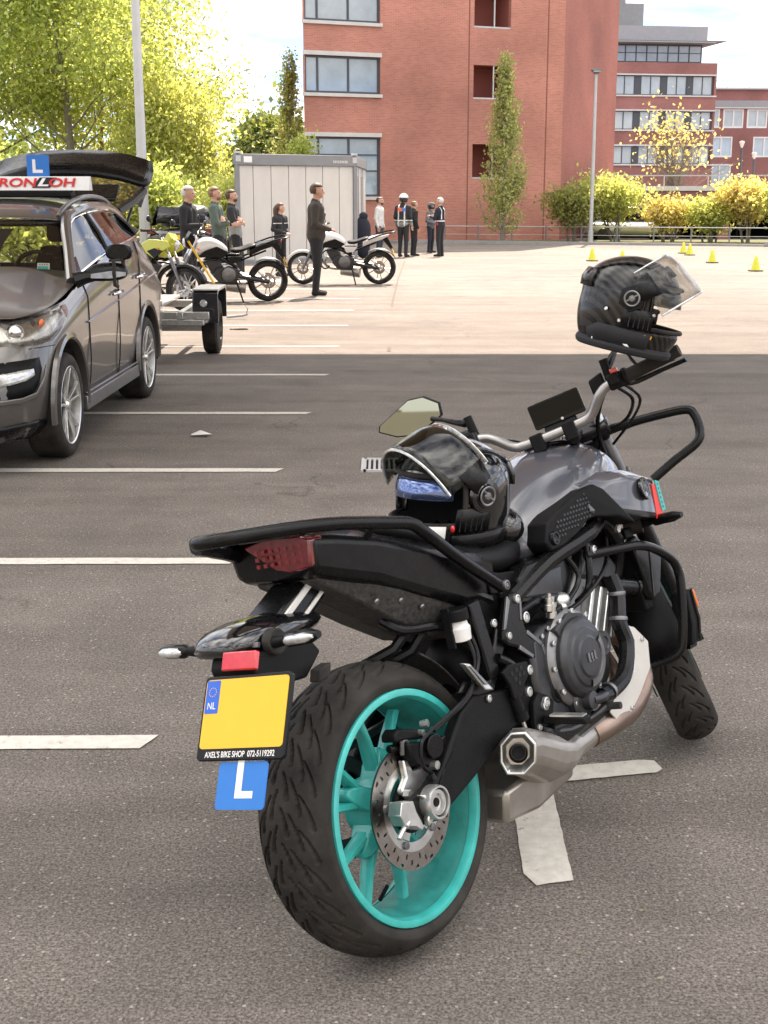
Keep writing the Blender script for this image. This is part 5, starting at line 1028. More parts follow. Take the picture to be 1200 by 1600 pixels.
# ---- tank
T=[sec(.585,[(0,.795),(.05,.79),(.085,.768),(.098,.735),(.09,.700),(0,.68)]),
 sec(.66,[(0,.855),(.06,.848),(.108,.812),(.130,.765),(.122,.712),(0,.68)]),
 sec(.76,[(0,.915),(.075,.905),(.132,.868),(.160,.812),(.158,.742),(0,.70)]),
 sec(.86,[(0,.952),(.085,.942),(.145,.905),(.178,.856),(.186,.770),(0,.72)]),
 sec(.95,[(0,.970),(.092,.960),(.150,.922),(.176,.872),(.180,.770),(0,.72)]),
 sec(1.03,[(0,.960),(.090,.950),(.145,.905),(.158,.862),(.165,.760),(0,.72)]),
 sec(1.08,[(0,.925),(.080,.915),(.128,.880),(.140,.845),(.15,.76),(0,.72)]),
 sec(1.105,[(0,.89),(.070,.88),(.110,.855),(.125,.83),(.135,.76),(0,.72)])]
b=MB()
for s in (1,-1):
    b.loft([[(x,s*y,z) for y,z in P] for x,P in ((.80,[(.12,.86),(.160,.858),(.176,.815),(.172,.775),(.12,.77)]),(.90,[(.12,.878),(.172,.874),(.200,.84),(.196,.765),(.12,.76)]),(1.00,[(.11,.868),(.180,.862),(.216,.838),(.218,.735),(.12,.73)]),(1.07,[(.10,.848),(.180,.842),(.222,.820),(.226,.715),(.12,.71)]),(1.125,[(.10,.832),(.180,.825),(.212,.806),(.216,.705),(.12,.70)]))])
b.build('tank_wing',M['gunmetal'],BK,fixn=True,bev=.012)
b=MB();b.loft(T);tk=b.build('fuel_tank',M['gunmetal'],BK,sub=3)
tk.data.polygons.foreach_set('use_smooth',[True]*len(tk.data.polygons))
b=MB();b.loft([sec(.90,[(0,.974),(.05,.972),(.06,.962),(0,.955)]),sec(.99,[(0,.978),(.085,.970),(.10,.955),(0,.95)]),sec(1.08,[(0,.93),(.075,.922),(.09,.90),(0,.89)]),sec(1.12,[(0,.88),(.06,.872),(.07,.86),(0,.85)])]);b.build('tank_top_cover',M['satin'],BK,sub=1)
# knee panel with raised hexagon studs
def kp(x,z,o=0): # surface bulge of the right tank side
    return -(.152+.035*min(1,max(0,(x-.6)/.35))+.038*min(1,max(0,(x-.84)/.10)))-o
KP=[(.847,.850),(.872,.832),(.950,.722),(.896,.752),(.835,.768),(.80,.766),(.748,.742),(.68,.724),(.63,.722),(.614,.747),(.636,.793),(.676,.812),(.789,.846)]
b=MB();b.loft([[(x,-.10,z) for x,z in KP],[(x,kp(x,z,.006),z) for x,z in KP]]);kn=b.build('knee_panel',M['matte'],BK,bev=.006,fixn=True)
hx=None
for i in range(13):
    for j in range(8):
        x=.668+i*.0125+(.00625 if j%2 else 0);z=.752+j*.0115
        if z>.779+(x-.639)*.347 or z<.752+max(0,x-.70)*.2 or x>.815: continue
        if hx is None:
            b=MB();b.lathe([(0,.0035),(.0032,.003),(.0046,0)],(0,0,0),(0,-1,0),6);hx=b.build('grip_stud',M['engine'],kn);hx.location=(x,kp(x,z,.0058),z)
        else:c=hx.copy();COL.objects.link(c);c.location=(x,kp(x,z,.0058),z)
b=MB();b.lathe([(0,.003),(.009,.004),(.012,.007),(.016,.007),(.018,0)],(.648,kp(.65,.75,.006),.752),(0,-1,0),24);b.build('knee_panel_bolt',M['satin'],kn)
# emblem, wing stickers
b=MB();b.lathe([(0,.006),(.026,.006),(.029,.008),(.031,.006),(.031,0)],(1.03,-.222,.800),(.15,-1,.12),36);em=b.build('tank_emblem',M['black'],BK)
b=MB();c=Vector((1.03,-.2285,.801));b.lathe([(.0225,.0015),(.0245,.002),(.0265,.0015)],c,(.15,-1,.12),36)
for k in range(3):
    a=R(90+120*k);d=Vector((math.cos(a),0,math.sin(a)));e=Vector((-math.sin(a),0,math.cos(a)));
    for s in (-.005,0,.005): b.tube([c+Vector((0,-.0012,0))+e*s,c+Vector((0,-.0012,0))+d*.018+e*s*.9],.0008,5)
b.build('emblem_forks',M['engl'],em)
b=MB();S1=[(1.072,.805),(1.090,.800),(1.098,.735),(1.106,.728),(1.102,.712),(1.066,.712)];b.loft([[(x,-.2225,z) for x,z in S1],[(x,-.226,z) for x,z in S1]]);b.build('wing_sticker',M['sticker_r'],BK)
S2=[(1.088,.812),(1.107,.806),(1.118,.728),(1.098,.726)];b=MB();b.loft([[(x,-.2255,z) for x,z in S2],[(x,-.2285,z) for x,z in S2]]);b.build('wing_sticker',M['sticker_t'],BK)
b=MB()
for k in range(6): b.box((1.100+.0015*k,-.2290,.800-.0125*k),(.006,.0012,.006))
b.build('sticker_lettering',M['gunmetal'],BK)
# ---- side cover, frame
b=MB();P=[(.483,.690),(.525,.713),(.600,.714),(.678,.711),(.748,.708),(.685,.605),(.659,.600),(.467,.632)];b.loft([[(x,-.10,z) for x,z in P],[(x,-.150,z) for x,z in P]]);sc_=b.build('side_cover',M['satin'],BK,bev=.006,fixn=True)
P=[(.505,.682),(.675,.683),(.66,.612),(.485,.640)];b=MB();b.loft([[(x,-.149,z) for x,z in P],[(x+(.575-x)*.12,-.156,z+(.65-z)*.15) for x,z in P]]);b.build('side_cover_face',M['engine'],BK,bev=.004,fixn=True)
FP=[(.409,.665),(.433,.672),(.454,.655),(.440,.609),(.451,.573),(.503,.529),(.514,.461),(.552,.430),(.552,.395),(.525,.380),(.490,.395),(.457,.444),(.464,.496),(.445,.511),(.398,.546),(.367,.559),(.350,.575),(.361,.600)]
b=MB();b.prism(FP,'y',-.140,-.164);b.build('frame_plate',M['satin'],BK,bev=.006)
b=MB();b.prism([(x,z) for x,z in FP],'y',.14,.164);b.tube([(.44,-.13,.66),(.44,.13,.66)],.02);b.tube([(.50,-.15,.41),(.50,.15,.41)],.022)
for s in (-1,1): b.tube([(.43,s*.135,.64),(.62,s*.145,.70),(.88,s*.15,.745),(1.02,s*.06,.86),(1.08,s*.02,.88)],.022,10,sm=4);b.tube([(.40,s*.11,.66),(.20,s*.10,.76),(.0,s*.08,.84)],.015,8)
b.build('frame_spars',M['satin'],BK)
for o_ in ([(.366,.598),(.404,.655),(.396,.668),(.356,.598)],[(.449,.642),(.436,.600),(.430,.603),(.443,.648)],[(.402,.540),(.450,.506),(.455,.513),(.408,.549)],[(.450,.574),(.500,.531),(.494,.523),(.444,.566)],[(.503,.527),(.513,.463),(.506,.462),(.496,.522)]): b=MB();b.prism(o_,'y',-.160,-.1665);b.build('frame_edge',M['engl'],BK,bev=.001)

bolts('frame_bolt',[(.432,-.164,.652,.011),(.372,-.164,.580,.009),(.470,-.150,.600,.014),(.335,-.155,.62,.010),(.420,-.165,.486,.012),(.400,-.165,.440,.012),(.455,-.168,.398,.013),(.62,-.15,.56,.008)])
b=MB();b.lathe([(0,.006),(.012,.006),(.014,.010),(.022,.010),(.024,.005),(.030,.004),(.034,0)],(.525,-.164,.409),(0,-1,0),32);b.build('pivot_cap',M['matte'],BK)
# rear master cylinder, reservoir, heel plate
b=MB();b.lathe([(.020,0),(.024,.002),(.026,.030),(.022,.036),(.020,.048),(0,.05)],(.245,-.125,.606),(-.03,-.05,1),20);rs=b.build('brake_reservoir',M['white'],BK)
b=MB();b.lathe([(.027,0),(.027,.022),(.024,.026),(0,.026)],(.2435,-.1275,.6535),(-.03,-.05,1),24);b.box((.217,-.118,.64),(.006,.02,.09));b.build('reservoir_cap',M['matte'],rs)
b=MB();b.prism([(.312,.510),(.343,.520),(.416,.508),(.425,.485),(.390,.462),(.370,.434),(.336,.440),(.332,.474)],'y',-.160,-.170);hp=b.build('heel_plate',M['matte'],BK,bev=.003)
b=MB()
for x,z in ((.345,.498),(.365,.502),(.385,.502),(.355,.484),(.375,.487),(.392,.487),(.368,.470)):b.lathe([(0,.001),(.006,.001)],(x,-.170,z),(0,-1,0),6)
b.build('heel_plate_hole',M['dark'],hp)
b=MB();b.cyl((.352,-.158,.445),(.362,-.158,.405),.014,12);b.cyl((.362,-.158,.405),(.367,-.158,.385),.017,12);b.build('master_cylinder',M['matte'],BK)
b=MB();b.cyl((.366,-.158,.388),(.374,-.158,.345),.005,10);b.box((.376,-.158,.345),(.014,.018,.022));b.build('push_rod',M['alu'],BK)
# passenger peg
b=MB();b.prism([(.170,.505),(.235,.478),(.300,.470),(.39,.57),(.40,.62),(.36,.60),(.29,.50),(.20,.525)],'y',-.132,-.146);b.build('peg_bracket',M['satin'],BK,bev=.005)
b=MB();b.loft([[(x,y,z) for x,y,z in ((.182,-.150,.570),(.200,-.150,.566),(.200,-.17,.564),(.182,-.17,.568))],[(.236,-.150,.500),(.272,-.150,.494),(.262,-.175,.484),(.228,-.175,.494)]]);pg=b.build('passenger_peg',M['alu'],BK,bev=.004,fixn=True)
b=MB();b.loft([[(.190,-.171,.560),(.198,-.171,.558),(.198,-.1735,.558),(.190,-.1735,.560)],[(.228,-.1745,.508),(.240,-.1745,.504),(.240,-.178,.504),(.228,-.178,.508)]]);b.build('peg_rubber',M['engl'],pg,fixn=True)
bolts('peg_bolt',[(.262,-.152,.466,.009)])
# right rider peg, brake pedal
b=MB();b.prism([(.474,.412),(.443,.425),(.415,.408),(.405,.37),(.400,.345),(.445,.335),(.485,.36),(.50,.39)],'y',-.150,-.166);b.build('footrest_bracket',M['matte'],BK,bev=.004)
bolts('footrest_bolt',[(.452,-.166,.392,.013),(.415,-.166,.350,.008)])
b=MB();b.loft([[(.428,-.17,.372),(.452,-.17,.372),(.452,-.17,.352),(.428,-.17,.352)],[(.440,-.275,.362),(.470,-.275,.362),(.470,-.275,.345),(.440,-.275,.345)]]);fp=b.build('footpeg',M['matte'],BK,bev=.004,fixn=True)
b=MB();b.loft([[(.430,-.19,.3745),(.450,-.19,.3745),(.450,-.19,.370),(.430,-.19,.370)],[(.445,-.268,.366),(.466,-.268,.366),(.466,-.268,.362),(.445,-.268,.362)]]);b.build('peg_top',M['alu'],fp,fixn=True)
b=MB();b.tube([(.42,-.172,.34),(.50,-.19,.315),(.60,-.20,.318),(.655,-.205,.325)],[.010,.008,.007,.010],8,sm=3);b.cyl((.655,-.20,.325),(.66,-.245,.325),.009,10);b.build('brake_pedal',M['engine'],BK)
# ---- engine
EN=thing_part=None
b=MB();b.prism([(.46,.545),(.52,.565),(.64,.56),(.76,.50),(.80,.44),(.78,.37),(.70,.32),(.52,.315),(.46,.36),(.44,.45)],'y',-.165,.165);eng=b.build('engine',M['engine'],BK,bev=.012)
b=MB();b.prism([(.60,.54),(.70,.565),(.80,.66),(.86,.705),(.965,.63),(.97,.59),(.91,.50),(.85,.46),(.74,.44)],'y',-.125,.125);b.build('cylinder_block',M['engl'],eng,bev=.010)
b=MB()
for k in range(4):
    x0=.80+k*.038;z0=.60-k*.012;b.loft([[(x0,-.124,z0),(x0+.018,-.124,z0-.008),(x0+.016,-.150,z0-.006),(x0+.003,-.150,z0)],[(x0-.075,-.124,z0-.11),(x0-.055,-.124,z0-.118),(x0-.056,-.150,z0-.116),(x0-.073,-.150,z0-.11)]])
b.build('cylinder_rib',M['alu'],eng,bev=.003,fixn=True)
b=MB();b.prism([(.775,.625),(.84,.715),(.93,.665),(.975,.615),(.945,.575),(.86,.60)],'y',-.135,.135);b.build('cylinder_head',M['engine'],eng,bev=.012)
C=(.613,0,.462)
b=MB();b.lathe([(.118,-.150),(.120,-.172),(.112,-.180),(.095,-.184)],C,(0,1,0),48);b.build('cover_flange',M['engl'],eng)
b=MB();b.lathe([(.100,-.170),(.098,-.196),(.088,-.206),(.072,-.209),(.070,-.213),(.050,-.215),(.048,-.219),(0,-.220)],C,(0,1,0),48)
b.prism([(.53,.55),(.60,.575),(.66,.56),(.70,.50),(.64,.52),(.56,.50)],'y',-.16,-.190);b.build('clutch_cover',M['engine'],eng,bev=.003)
b=MB();b.lathe([(.074,-.2105),(.0725,-.2165),(.056,-.2185),(.054,-.2125)],C,(0,1,0),24,a0=R(60),a1=R(190));b.build('cover_arc',M['engl'],eng)
b=MB()
for k in range(3):b.box((.600+k*.014,-.2215,.463),(.008,.003,.020-.004*(k%2)))
for k in range(3):b.box((.602+k*.014,-.2215,.452),(.010,.003,.003))
b.build('cover_emboss',M['engl'],eng)
b=MB();b.lathe([(.032,-.165),(.032,-.205),(.028,-.210),(.018,-.210),(.016,-.207),(0,-.207)],(.705,0,.470),(0,1,0),28);b.build('oil_cap',M['engine'],eng)
L=[]
for k in range(11):
    a=R(20+32*k);L.append((C[0]+.112*math.cos(a),-.183,C[2]+.112*math.sin(a),.0075))
L+=[(.745,-.170,.425,.008),(.752,-.170,.446,.008),(.66,-.170,.352,.007),(.50,-.168,.545,.006),(.53,-.168,.556,.006)]
bolts('engine_bolt',L,'alu',eng)
b=MB();b.lathe([(.044,-.150),(.044,-.182),(.036,-.190),(.024,-.192),(.022,-.212),(.0,-.214)],(.598,0,.358),(0,1,0),28);b.tube([(.60,-.205,.357),(.65,-.205,.35),(.70,-.19,.352)],[.012,.014,.016],12,sm=3);b.build('water_pump',M['engine'],eng)
b=MB()
for p,r,h in (((.57,-.16,.575),.010,.05),((.556,-.165,.595),.008,.04)): b.lathe([(r*1.3,-.002),(r*1.3,.012),(r,.014),(r,h*.5),(r*1.2,h*.5),(r*1.2,h*.7),(r*.6,h*.72),(r*.6,h)],p,(.1,-.2,1),14)
b.build('clutch_arm',M['alu'],eng)
def hose(name,P,r,mt='satin',par=BK,sm=5): b=MB();b.tube(P,r,10,sm=sm);return b.build(name,M[mt],par)
hose('coolant_hose',[(.895,-.150,.600),(.885,-.165,.550),(.850,-.175,.490),(.848,-.185,.430),(.790,-.195,.368),(.715,-.195,.348),(.66,-.195,.35)],.021)
for p,d in (((.852,-.174,.497),(.1,0,.3)),((.887,-.163,.556),(.05,0,.3)),((.70,-.195,.350),(1,0,.1))): b=MB();b.lathe([(.0235,-.005),(.0245,0),(.0235,.005)],p,d,20);b.build('hose_clamp',M['engl'],BK)
hose('wire_loom',[(.54,-.16,.60),(.63,-.17,.575),(.74,-.18,.60),(.86,-.165,.64),(.93,-.14,.70)],.006)
hose('wire_loom',[(.70,-.15,.70),(.72,-.165,.64),(.66,-.165,.60),(.58,-.165,.585)],.007)
hose('wire_loom',[(.80,-.155,.73),(.78,-.165,.66),(.76,-.16,.60),(.70,-.16,.58)],.009)
hose('breather_pipe',[(.40,-.155,.60),(.44,-.15,.615),(.56,-.15,.625),(.66,-.15,.60)],.010)
hose('breather_pipe',[(.330,-.15,.54),(.36,-.155,.52),(.385,-.155,.498)],.012)
b=MB();b.ell((.635,-.155,.600),(.026,.02,.020),14,10);b.ell((.618,-.165,.588),(.012,.012,.010),10,8);b.build('sensor_body',M['alu'],BK)
# radiator, shrouds, down tubes
b=MB();b.prism([(1.02,.70),(1.06,.70),(1.09,.47),(1.05,.47)],'y',-.15,.15);b.build('radiator',M['matte'],BK,bev=.004)
b=MB();b.prism([(1.00,.67),(1.03,.68),(1.10,.625),(1.145,.60),(1.095,.505),(1.06,.495),(1.045,.52)],'y',-.150,-.172);b.build('radiator_shroud',M['satin'],BK,bev=.005)
b=MB();b.prism([(1.085,.625),(1.14,.598),(1.095,.510),(1.06,.505)],'y',-.171,-.176);b.build('shroud_face',M['engine'],BK,bev=.003)
b=MB();b.cyl((.90,-.14,.575),(1.01,-.145,.545),.024,14);b.lathe([(.020,-.004),(.026,-.004),(.026,.006),(.02,.006)],(1.01,-.146,.545),(1,-.1,-.27),20);b.build('radiator_pipe',M['satin'],BK)
for s in (-1,1):
    b=MB();b.tube([(.86,s*.15,.765),(.93,s*.145,.735),(1.0,s*.13,.66),(.99,s*.10,.56),(.93,s*.09,.48)],.021,12,sm=4);b.build('down_tube',M['satin'],BK)
b=MB();b.cyl((.955,-.13,.715),(.955,-.17,.713),.010,6);b.cyl((.99,-.14,.665),(1.03,-.15,.668),.008,8);b.build('tube_bolts',M['alu'],BK)
# exhaust
b=MB();b.tube([(.93,-.06,.46),(1.0,-.10,.40),(.97,-.14,.31),(.86,-.15,.262),(.74,-.16,.262),(.66,-.14,.255)],[.024,.026,.030,.034,.036,.036],16,sm=5);b.build('exhaust_pipe',M['pipe'],BK)
b=MB();b.tube([(.90,.06,.48),(1.02,.04,.42),(.98,-.05,.32),(.88,-.08,.26)],.024,14,sm=5);b.build('exhaust_header',M['pipe'],BK)
SH=[(.851,.482),(.897,.460),(.950,.411),(.935,.345),(.856,.296),(.742,.243),(.696,.297),(.756,.345),(.850,.360),(.884,.430)]
sh=MB().prism(SH,'y',-.186,-.191).build('exhaust_shield',M['shield'],BK)
for x,z in ((.820,.335),(.786,.316),(.752,.297)):
    cut=MB().prism([(x-.016,z-.012),(x-.009,z-.015),(x+.016,z-.002),(x+.017,z+.005),(x+.010,z+.008),(x-.015,z-.005)],'y',-.17,-.21).build('cut',M['matte']);boolcut(sh,cut)
md=sh.modifiers.new('bevel','BEVEL');md.width=.0015;md.segments=2;md.limit_method='ANGLE'
b=MB();b.loft([[(.897,-.190,.460),(.905,-.182,.462),(.905,-.150,.466),(.897,-.188,.460)],[(.950,-.190,.411),(.960,-.180,.412),(.965,-.145,.415),(.950,-.188,.411)],[(.935,-.190,.345),(.945,-.180,.343),(.95,-.145,.343),(.935,-.188,.345)],[(.856,-.190,.296),(.862,-.180,.288),(.865,-.145,.286),(.856,-.188,.296)],[(.742,-.190,.243),(.748,-.180,.234),(.75,-.150,.232),(.742,-.188,.243)]]);b.build('shield_edge',M['shield'],BK,fixn=True)
bolts('shield_bolt',[(.918,-.1915,.425,.007),(.80,-.1915,.278,.007)])
# muffler : slanted eight sided can
def can(C,n,up,rx,rz,off=0):
    rx*=.88;rz*=.88
    n=Vector(n).normalized();up=Vector(up);up=(up-n*up.dot(n)).normalized();s=n.cross(up)
    sh_=[(-.35,1),(.45,.92),(1,.35),(.95,-.45),(.55,-1),(-.40,-.95),(-1,-.35),(-.95,.5)]
    return [tuple(Vector(C)+s*(a*rx)+up*(c_*rz)) for a,c_ in sh_]
nrm=(-.82,-.52,.10);C0=Vector((.262,-.202,.340));B1=Vector((.405,-.165,.280));B2=Vector((.50,-.135,.255))
UPV=(.15,-.2,1)
b=MB();b.loft([can(C0+Vector((.01,.008,-.002)),nrm,UPV,.046,.055),can(C0+Vector((.05,.025,-.012)),nrm,UPV,.054,.062),can(B1,nrm,UPV,.064,.068),can(B2,(-.9,-.4,.1),UPV,.064,.060),can((.58,-.13,.252),(-1,-.2,0),UPV,.045,.045),can((.67,-.14,.256),(-1,0,0),UPV,.037,.037)]);mu=b.build('muffler',M['muff'],BK,bev=.014,fixn=True)
b=MB();b.loft([can(C0+Vector((.012,.008,0)),nrm,UPV,.0475,.0565),can(C0+Vector((-.006,-.003,0)),nrm,UPV,.047,.056),can(C0+Vector((-.008,-.004,0)),nrm,UPV,.041,.050),can(C0+Vector((.008,.006,0)),nrm,UPV,.031,.036),can(C0+Vector((.024,.018,0)),nrm,UPV,.022,.024)],cap=False);b.build('muffler_end_cap',M['alu'],mu,bev=.002,fixn=True)
b=MB();nv=Vector(nrm).normalized();b.lathe([(.021,.030),(.0215,.006),(.0232,.006),(.024,-.03)],C0-nv*.02,nv,28);b.build('exhaust_outlet',M['satin'],mu)
b=MB();b.lathe([(0,.010),(.0212,.010)],C0-nv*.02,nv,28);b.build('outlet_bore',M['dark'],mu)
b=MB();b.lathe([(.015,.013),(.0155,.016),(.017,.016),(.017,.0125)],C0-nv*.02,nv,28);b.build('outlet_ring',M['engine'],mu)
b=MB();b.loft([[(.30,y,z) for y,z in ((-.12,.235),(.02,.24),(.02,.165),(-.10,.155))],[(.42,y,z) for y,z in ((-.13,.25),(.06,.27),(.06,.155),(-.12,.15))],[(.60,y,z) for y,z in ((-.12,.26),(.06,.29),(.06,.17),(-.11,.165))],[(.68,y,z) for y,z in ((-.06,.27),(.04,.28),(.04,.20),(-.06,.20))]]);b.build('exhaust_chamber',M['muff'],BK,bev=.012,fixn=True)
b=MB();b.prism([(.44,.345),(.62,.325),(.66,.315),(.58,.300),(.46,.285),(.42,.315)],'y',-.10,-.19);b.build('muffler_guard',M['satin'],BK,bev=.008)
b=MB();b.loft([[(.53,-.19,.292),(.66,-.19,.302),(.655,-.19,.296),(.54,-.19,.286)],[(.53,-.196,.290),(.66,-.196,.300),(.655,-.196,.294),(.54,-.196,.284)]]);b.build('guard_edge',M['engl'],BK,fixn=True)
# shock, hugger, inner black masses
b=MB();b.cyl((.36,.02,.50),(.60,.02,.56),.045,16);b.ell((.33,-.03,.53),(.06,.08,.075),16,12);b.box((.40,0,.60),(.12,.2,.14));b.build('shock_and_hugger',M['matte'],BK,bev=.01)
b=MB();b.lathe([(.330,-.07),(.336,-.06),(.336,.06),(.330,.07)],WC,(0,1,0),14,a0=R(30),a1=R(75));b.build('rear_hugger',M['dusty'],BK,solid=.004)
b=MB();b.tube([(.14,-.07,.665),(.10,-.05,.63),(.05,.03,.60)],.013,8);b.tube([(.19,-.07,.645),(.16,-.05,.61),(.11,.03,.58)],.013,8);b.build('hugger_stay',M['satin'],BK)
b=MB();b.prism([(.33,.68),(.48,.68),(.62,.60),(.50,.56),(.40,.56),(.33,.60)],'y',-.12,.12);b.prism([(.60,.72),(1.0,.72),(1.02,.60),(.95,.66),(.80,.69),(.62,.62)],'y',-.10,.10);b.build('airbox',M['matte'],BK,bev=.01)
b=MB();b.prism([(.27,.68),(.31,.685),(.335,.50),(.29,.50)],'y',-.12,-.15);b.build('shock_side_plate',M['satin'],BK,bev=.005)
b=MB();b.tube([(.50,.13,.32),(.44,.24,.12),(.42,.275,.085)],.014,8);b.box((.42,.29,.081),(.07,.05,.008));b.build('side_stand',M['satin'],BK)
# crash bars
b=MB();b.tube([(.78,-.16,.680),(.88,-.195,.672),(.99,-.215,.655),(1.10,-.220,.600),(1.130,-.222,.555),(1.125,-.222,.500),(1.105,-.21,.38),(1.09,-.19,.335),(1.06,-.12,.315),(1.0,-.05,.31)],.0125,12,sm=4);lc=b.build('lower_crash_bar',M['satin'],BK)
bolts('crash_bar_bolt',[(.800,-.172,.690,.011)],'alu',lc)
b=MB();b.tube([(.78,.16,.680),(.88,.195,.672),(.99,.215,.655),(1.10,.220,.600),(1.125,.222,.500),(1.09,.19,.335),(1.0,.05,.31)],.0125,12,sm=4);b.build('lower_crash_bar',M['satin'],BK)
b=MB();b.tube([(1.155,-.125,.962),(1.165,-.16,.970),(1.185,-.23,.975),(1.205,-.30,.975),(1.205,-.322,.955),(1.195,-.332,.915),(1.175,-.325,.885),(1.14,-.27,.850),(1.105,-.215,.812)],.0125,12,sm=5);b.build('upper_crash_bar',M['satin'],BK)
b=MB();b.tube([(1.09,-.07,.955),(1.13,-.10,.962),(1.165,-.16,.970)],[.016,.014,.010],10,sm=3);b.ell((1.125,-.085,.955),.02,10,8);b.build('crash_bar_clamp',M['matte'],BK)
# ---- steering assembly (built unsteered, turned by ST)
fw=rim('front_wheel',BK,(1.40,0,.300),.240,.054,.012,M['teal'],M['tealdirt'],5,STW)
tyre('tyre',fw,.300,.063,.036,.241,.054,30,[(0,.002,.040,.022,.003),(.010,.020,.070,.046,.004)],(1.40,0,.300),STW,620,60,.006,.0034)
b=MB()
for k in range(5):
    for s in (-1,1):
        a=R(90+72*k);spoke(a+s*R(7),a+s*R(16),.04,.205,.014,.008,.02,.012,(1.40,0,.300),b)
b.lathe([(.02,-.04),(.045,-.04),(.05,0),(.045,.04),(.02,.04)],(1.40,0,.3),(0,1,0),24);b.build('front_spokes',M['teal'],fw,STW)
for s in (-1,1): disc('brake_disc',fw,(1.40,0,.300),.11,.141,s*.07,STW)
for s in (-1,1):
    b=MB();b.cyl((1.385,s*.100,.30),(1.18,s*.100,.75),.026,18);b.box((1.38,s*.10,.31),(.06,.05,.09));b.build('fork_slider',M['satin'],BK,STW)
    b=MB();b.cyl((1.18,s*.100,.75),(1.075,s*.100,.975),.0205,18);b.build('fork_tube',M['engl'],BK,ST)
    b=MB();b.cyl((1.075,s*.100,.974),(1.070,s*.100,.990),.022,18);b.lathe([(0,.004),(.008,.004),(.010,0)],(1.070,s*.1,.990),(-.42,0,.9),6);b.build('fork_cap',M['alu'],BK,ST)
    b=MB();b.box((1.36,s*.10,.40),(.05,.03,.10));b.build('front_caliper',M['matte'],BK,STW,bev=.006)
b=MB();b.prism([(1.03,.955),(1.11,.985),(1.115,.960),(1.04,.93)],'y',-.13,.13);b.prism([(1.10,.80),(1.18,.83),(1.185,.80),(1.11,.77)],'y',-.13,.13);b.cyl((1.145,0,.80),(1.065,0,.965),.032,16);b.build('triple_clamp',M['satin'],BK,ST,bev=.006)
b=MB()
secs=[]
for a in np.linspace(R(22),R(178),15):
    r=.318;secs.append([(1.40+(r+dr)*math.cos(a),y,.300+(r+dr)*math.sin(a)) for y,dr in ((-.075,-.04),(-.068,0.0),(-.04,.015),(0,.018),(.04,.015),(.068,0),(.075,-.04))])
b.loft(secs,closed=False,cap=False);b.build('front_fender',M['matte'],BK,STW,solid=.004)
b=MB();b.ell((1.24,0,.86),(.08,.10,.11),18,12);b.prism([(1.14,.93),(1.22,.98),(1.26,.95),(1.20,.80),(1.14,.78)],'y',-.09,.09);b.build('headlight_shell',M['satin'],BK,ST,bev=.008)
signal('turn_signal',BK,(1.09,-.155,.700),(-.12,-1,.10),'satin',.09,None,'orange')
signal('turn_signal',BK,(1.09,.155,.700),(-.12,1,.10),'satin',.09,None,'orange')
b=MB();b.cyl((1.07,-.12,.70),(1.09,-.165,.70),.024,16);b.build('signal_boot',M['rubber'],BK)
b=MB();HB=[(.845,.36,1.055),(.865,.25,1.048),(.88,.182,1.045),(.885,.150,1.030),(.90,.112,.993),(.905,.08,.984),(.905,0,.982),(.905,-.08,.984),(.90,-.112,.993),(.885,-.150,1.030),(.88,-.182,1.045),(.865,-.25,1.048),(.845,-.36,1.055)]
b.tube(HB,.0132,14,sm=4);b.build('handlebar',M['titan'],BK,ST)
b=MB()
for y in (-.045,.045):b.box((.905,y,.975),(.05,.034,.05));b.cyl((.905,y,.95),(1.03,y,.965),.016,10)
b.build('handlebar_clamp',M['matte'],BK,ST,bev=.004)
for s in (-1,1):
    b=MB();b.tube([(.865,s*.225,1.048),(.862,s*.245,1.049),(.848,s*.345,1.054),(.846,s*.357,1.055)],[.020,.0175,.0175,.019],16);b.cyl((.846,s*.357,1.055),(.842,s*.378,1.056),.016,14);b.build('grip',M['rubber'],BK,ST)
    b=MB();b.box((.872,s*.205,1.047),(.045,.045,.040));b.cyl((.868,s*.223,1.048),(.866,s*.238,1.048),.024,16);b.box((.84,s*.200,1.052),(.03,.03,.03));sg=b.build('switch_cluster',M['matte'],BK,ST,bev=.005)
    b=MB();b.box((.85,s*.208,1.073),(.022,.020,.012));b.box((.845,s*.195,1.045),(.012,.014,.012));b.build('switch_button',M['red'] if s<0 else M['engine'],sg,ST,bev=.002)
    b=MB();b.tube([(.905,s*.215,1.035),(.93,s*.25,1.028),(.925,s*.32,1.030),(.915,s*.37,1.030),(.91,s*.385,1.032)],[.008,.0075,.006,.006,.008],10,sm=3);b.build('brake_lever' if s<0 else 'clutch_lever',M['satin'],BK,ST)
b=MB();b.loft([[(.885,-.135,1.075),(.885,-.175,1.085),(.885,-.175,1.045),(.885,-.135,1.035)],[(.935,-.135,1.075),(.935,-.175,1.085),(.935,-.175,1.045),(.935,-.135,1.035)]]);b.build('brake_fluid_box',M['matte'],BK,ST,bev=.005,fixn=True)
for s in (-1,1):
    b=MB();b.cyl((.885,s*.19,1.055),(.885,s*.192,1.112),.012,12);b.build('mirror_boss',M['matte'],BK,ST)
b=MB();b.tube([(.885,-.192,1.085),(.90,-.213,1.108),(.915,-.222,1.118),(.93,-.247,1.150),(.935,-.262,1.19)],[.011,.010,.008,.006,.006],10);b.build('mirror_stem',M['satin'],BK,ST)
b=MB();b.tube([(.885,.192,1.10),(.89,.205,1.098),(.90,.225,1.108),(.92,.262,1.132),(.935,.292,1.148)],[.011,.011,.008,.006,.007],10);b.build('mirror_stem',M['satin'],BK,ST)
MO=[(.268,1.148),(.262,1.182),(.298,1.216),(.342,1.224),(.446,1.188),(.454,1.172),(.410,1.140),(.350,1.122)]
mo=[(y-.008,z-.002) for y,z in MO];cy=.36;cz=1.172
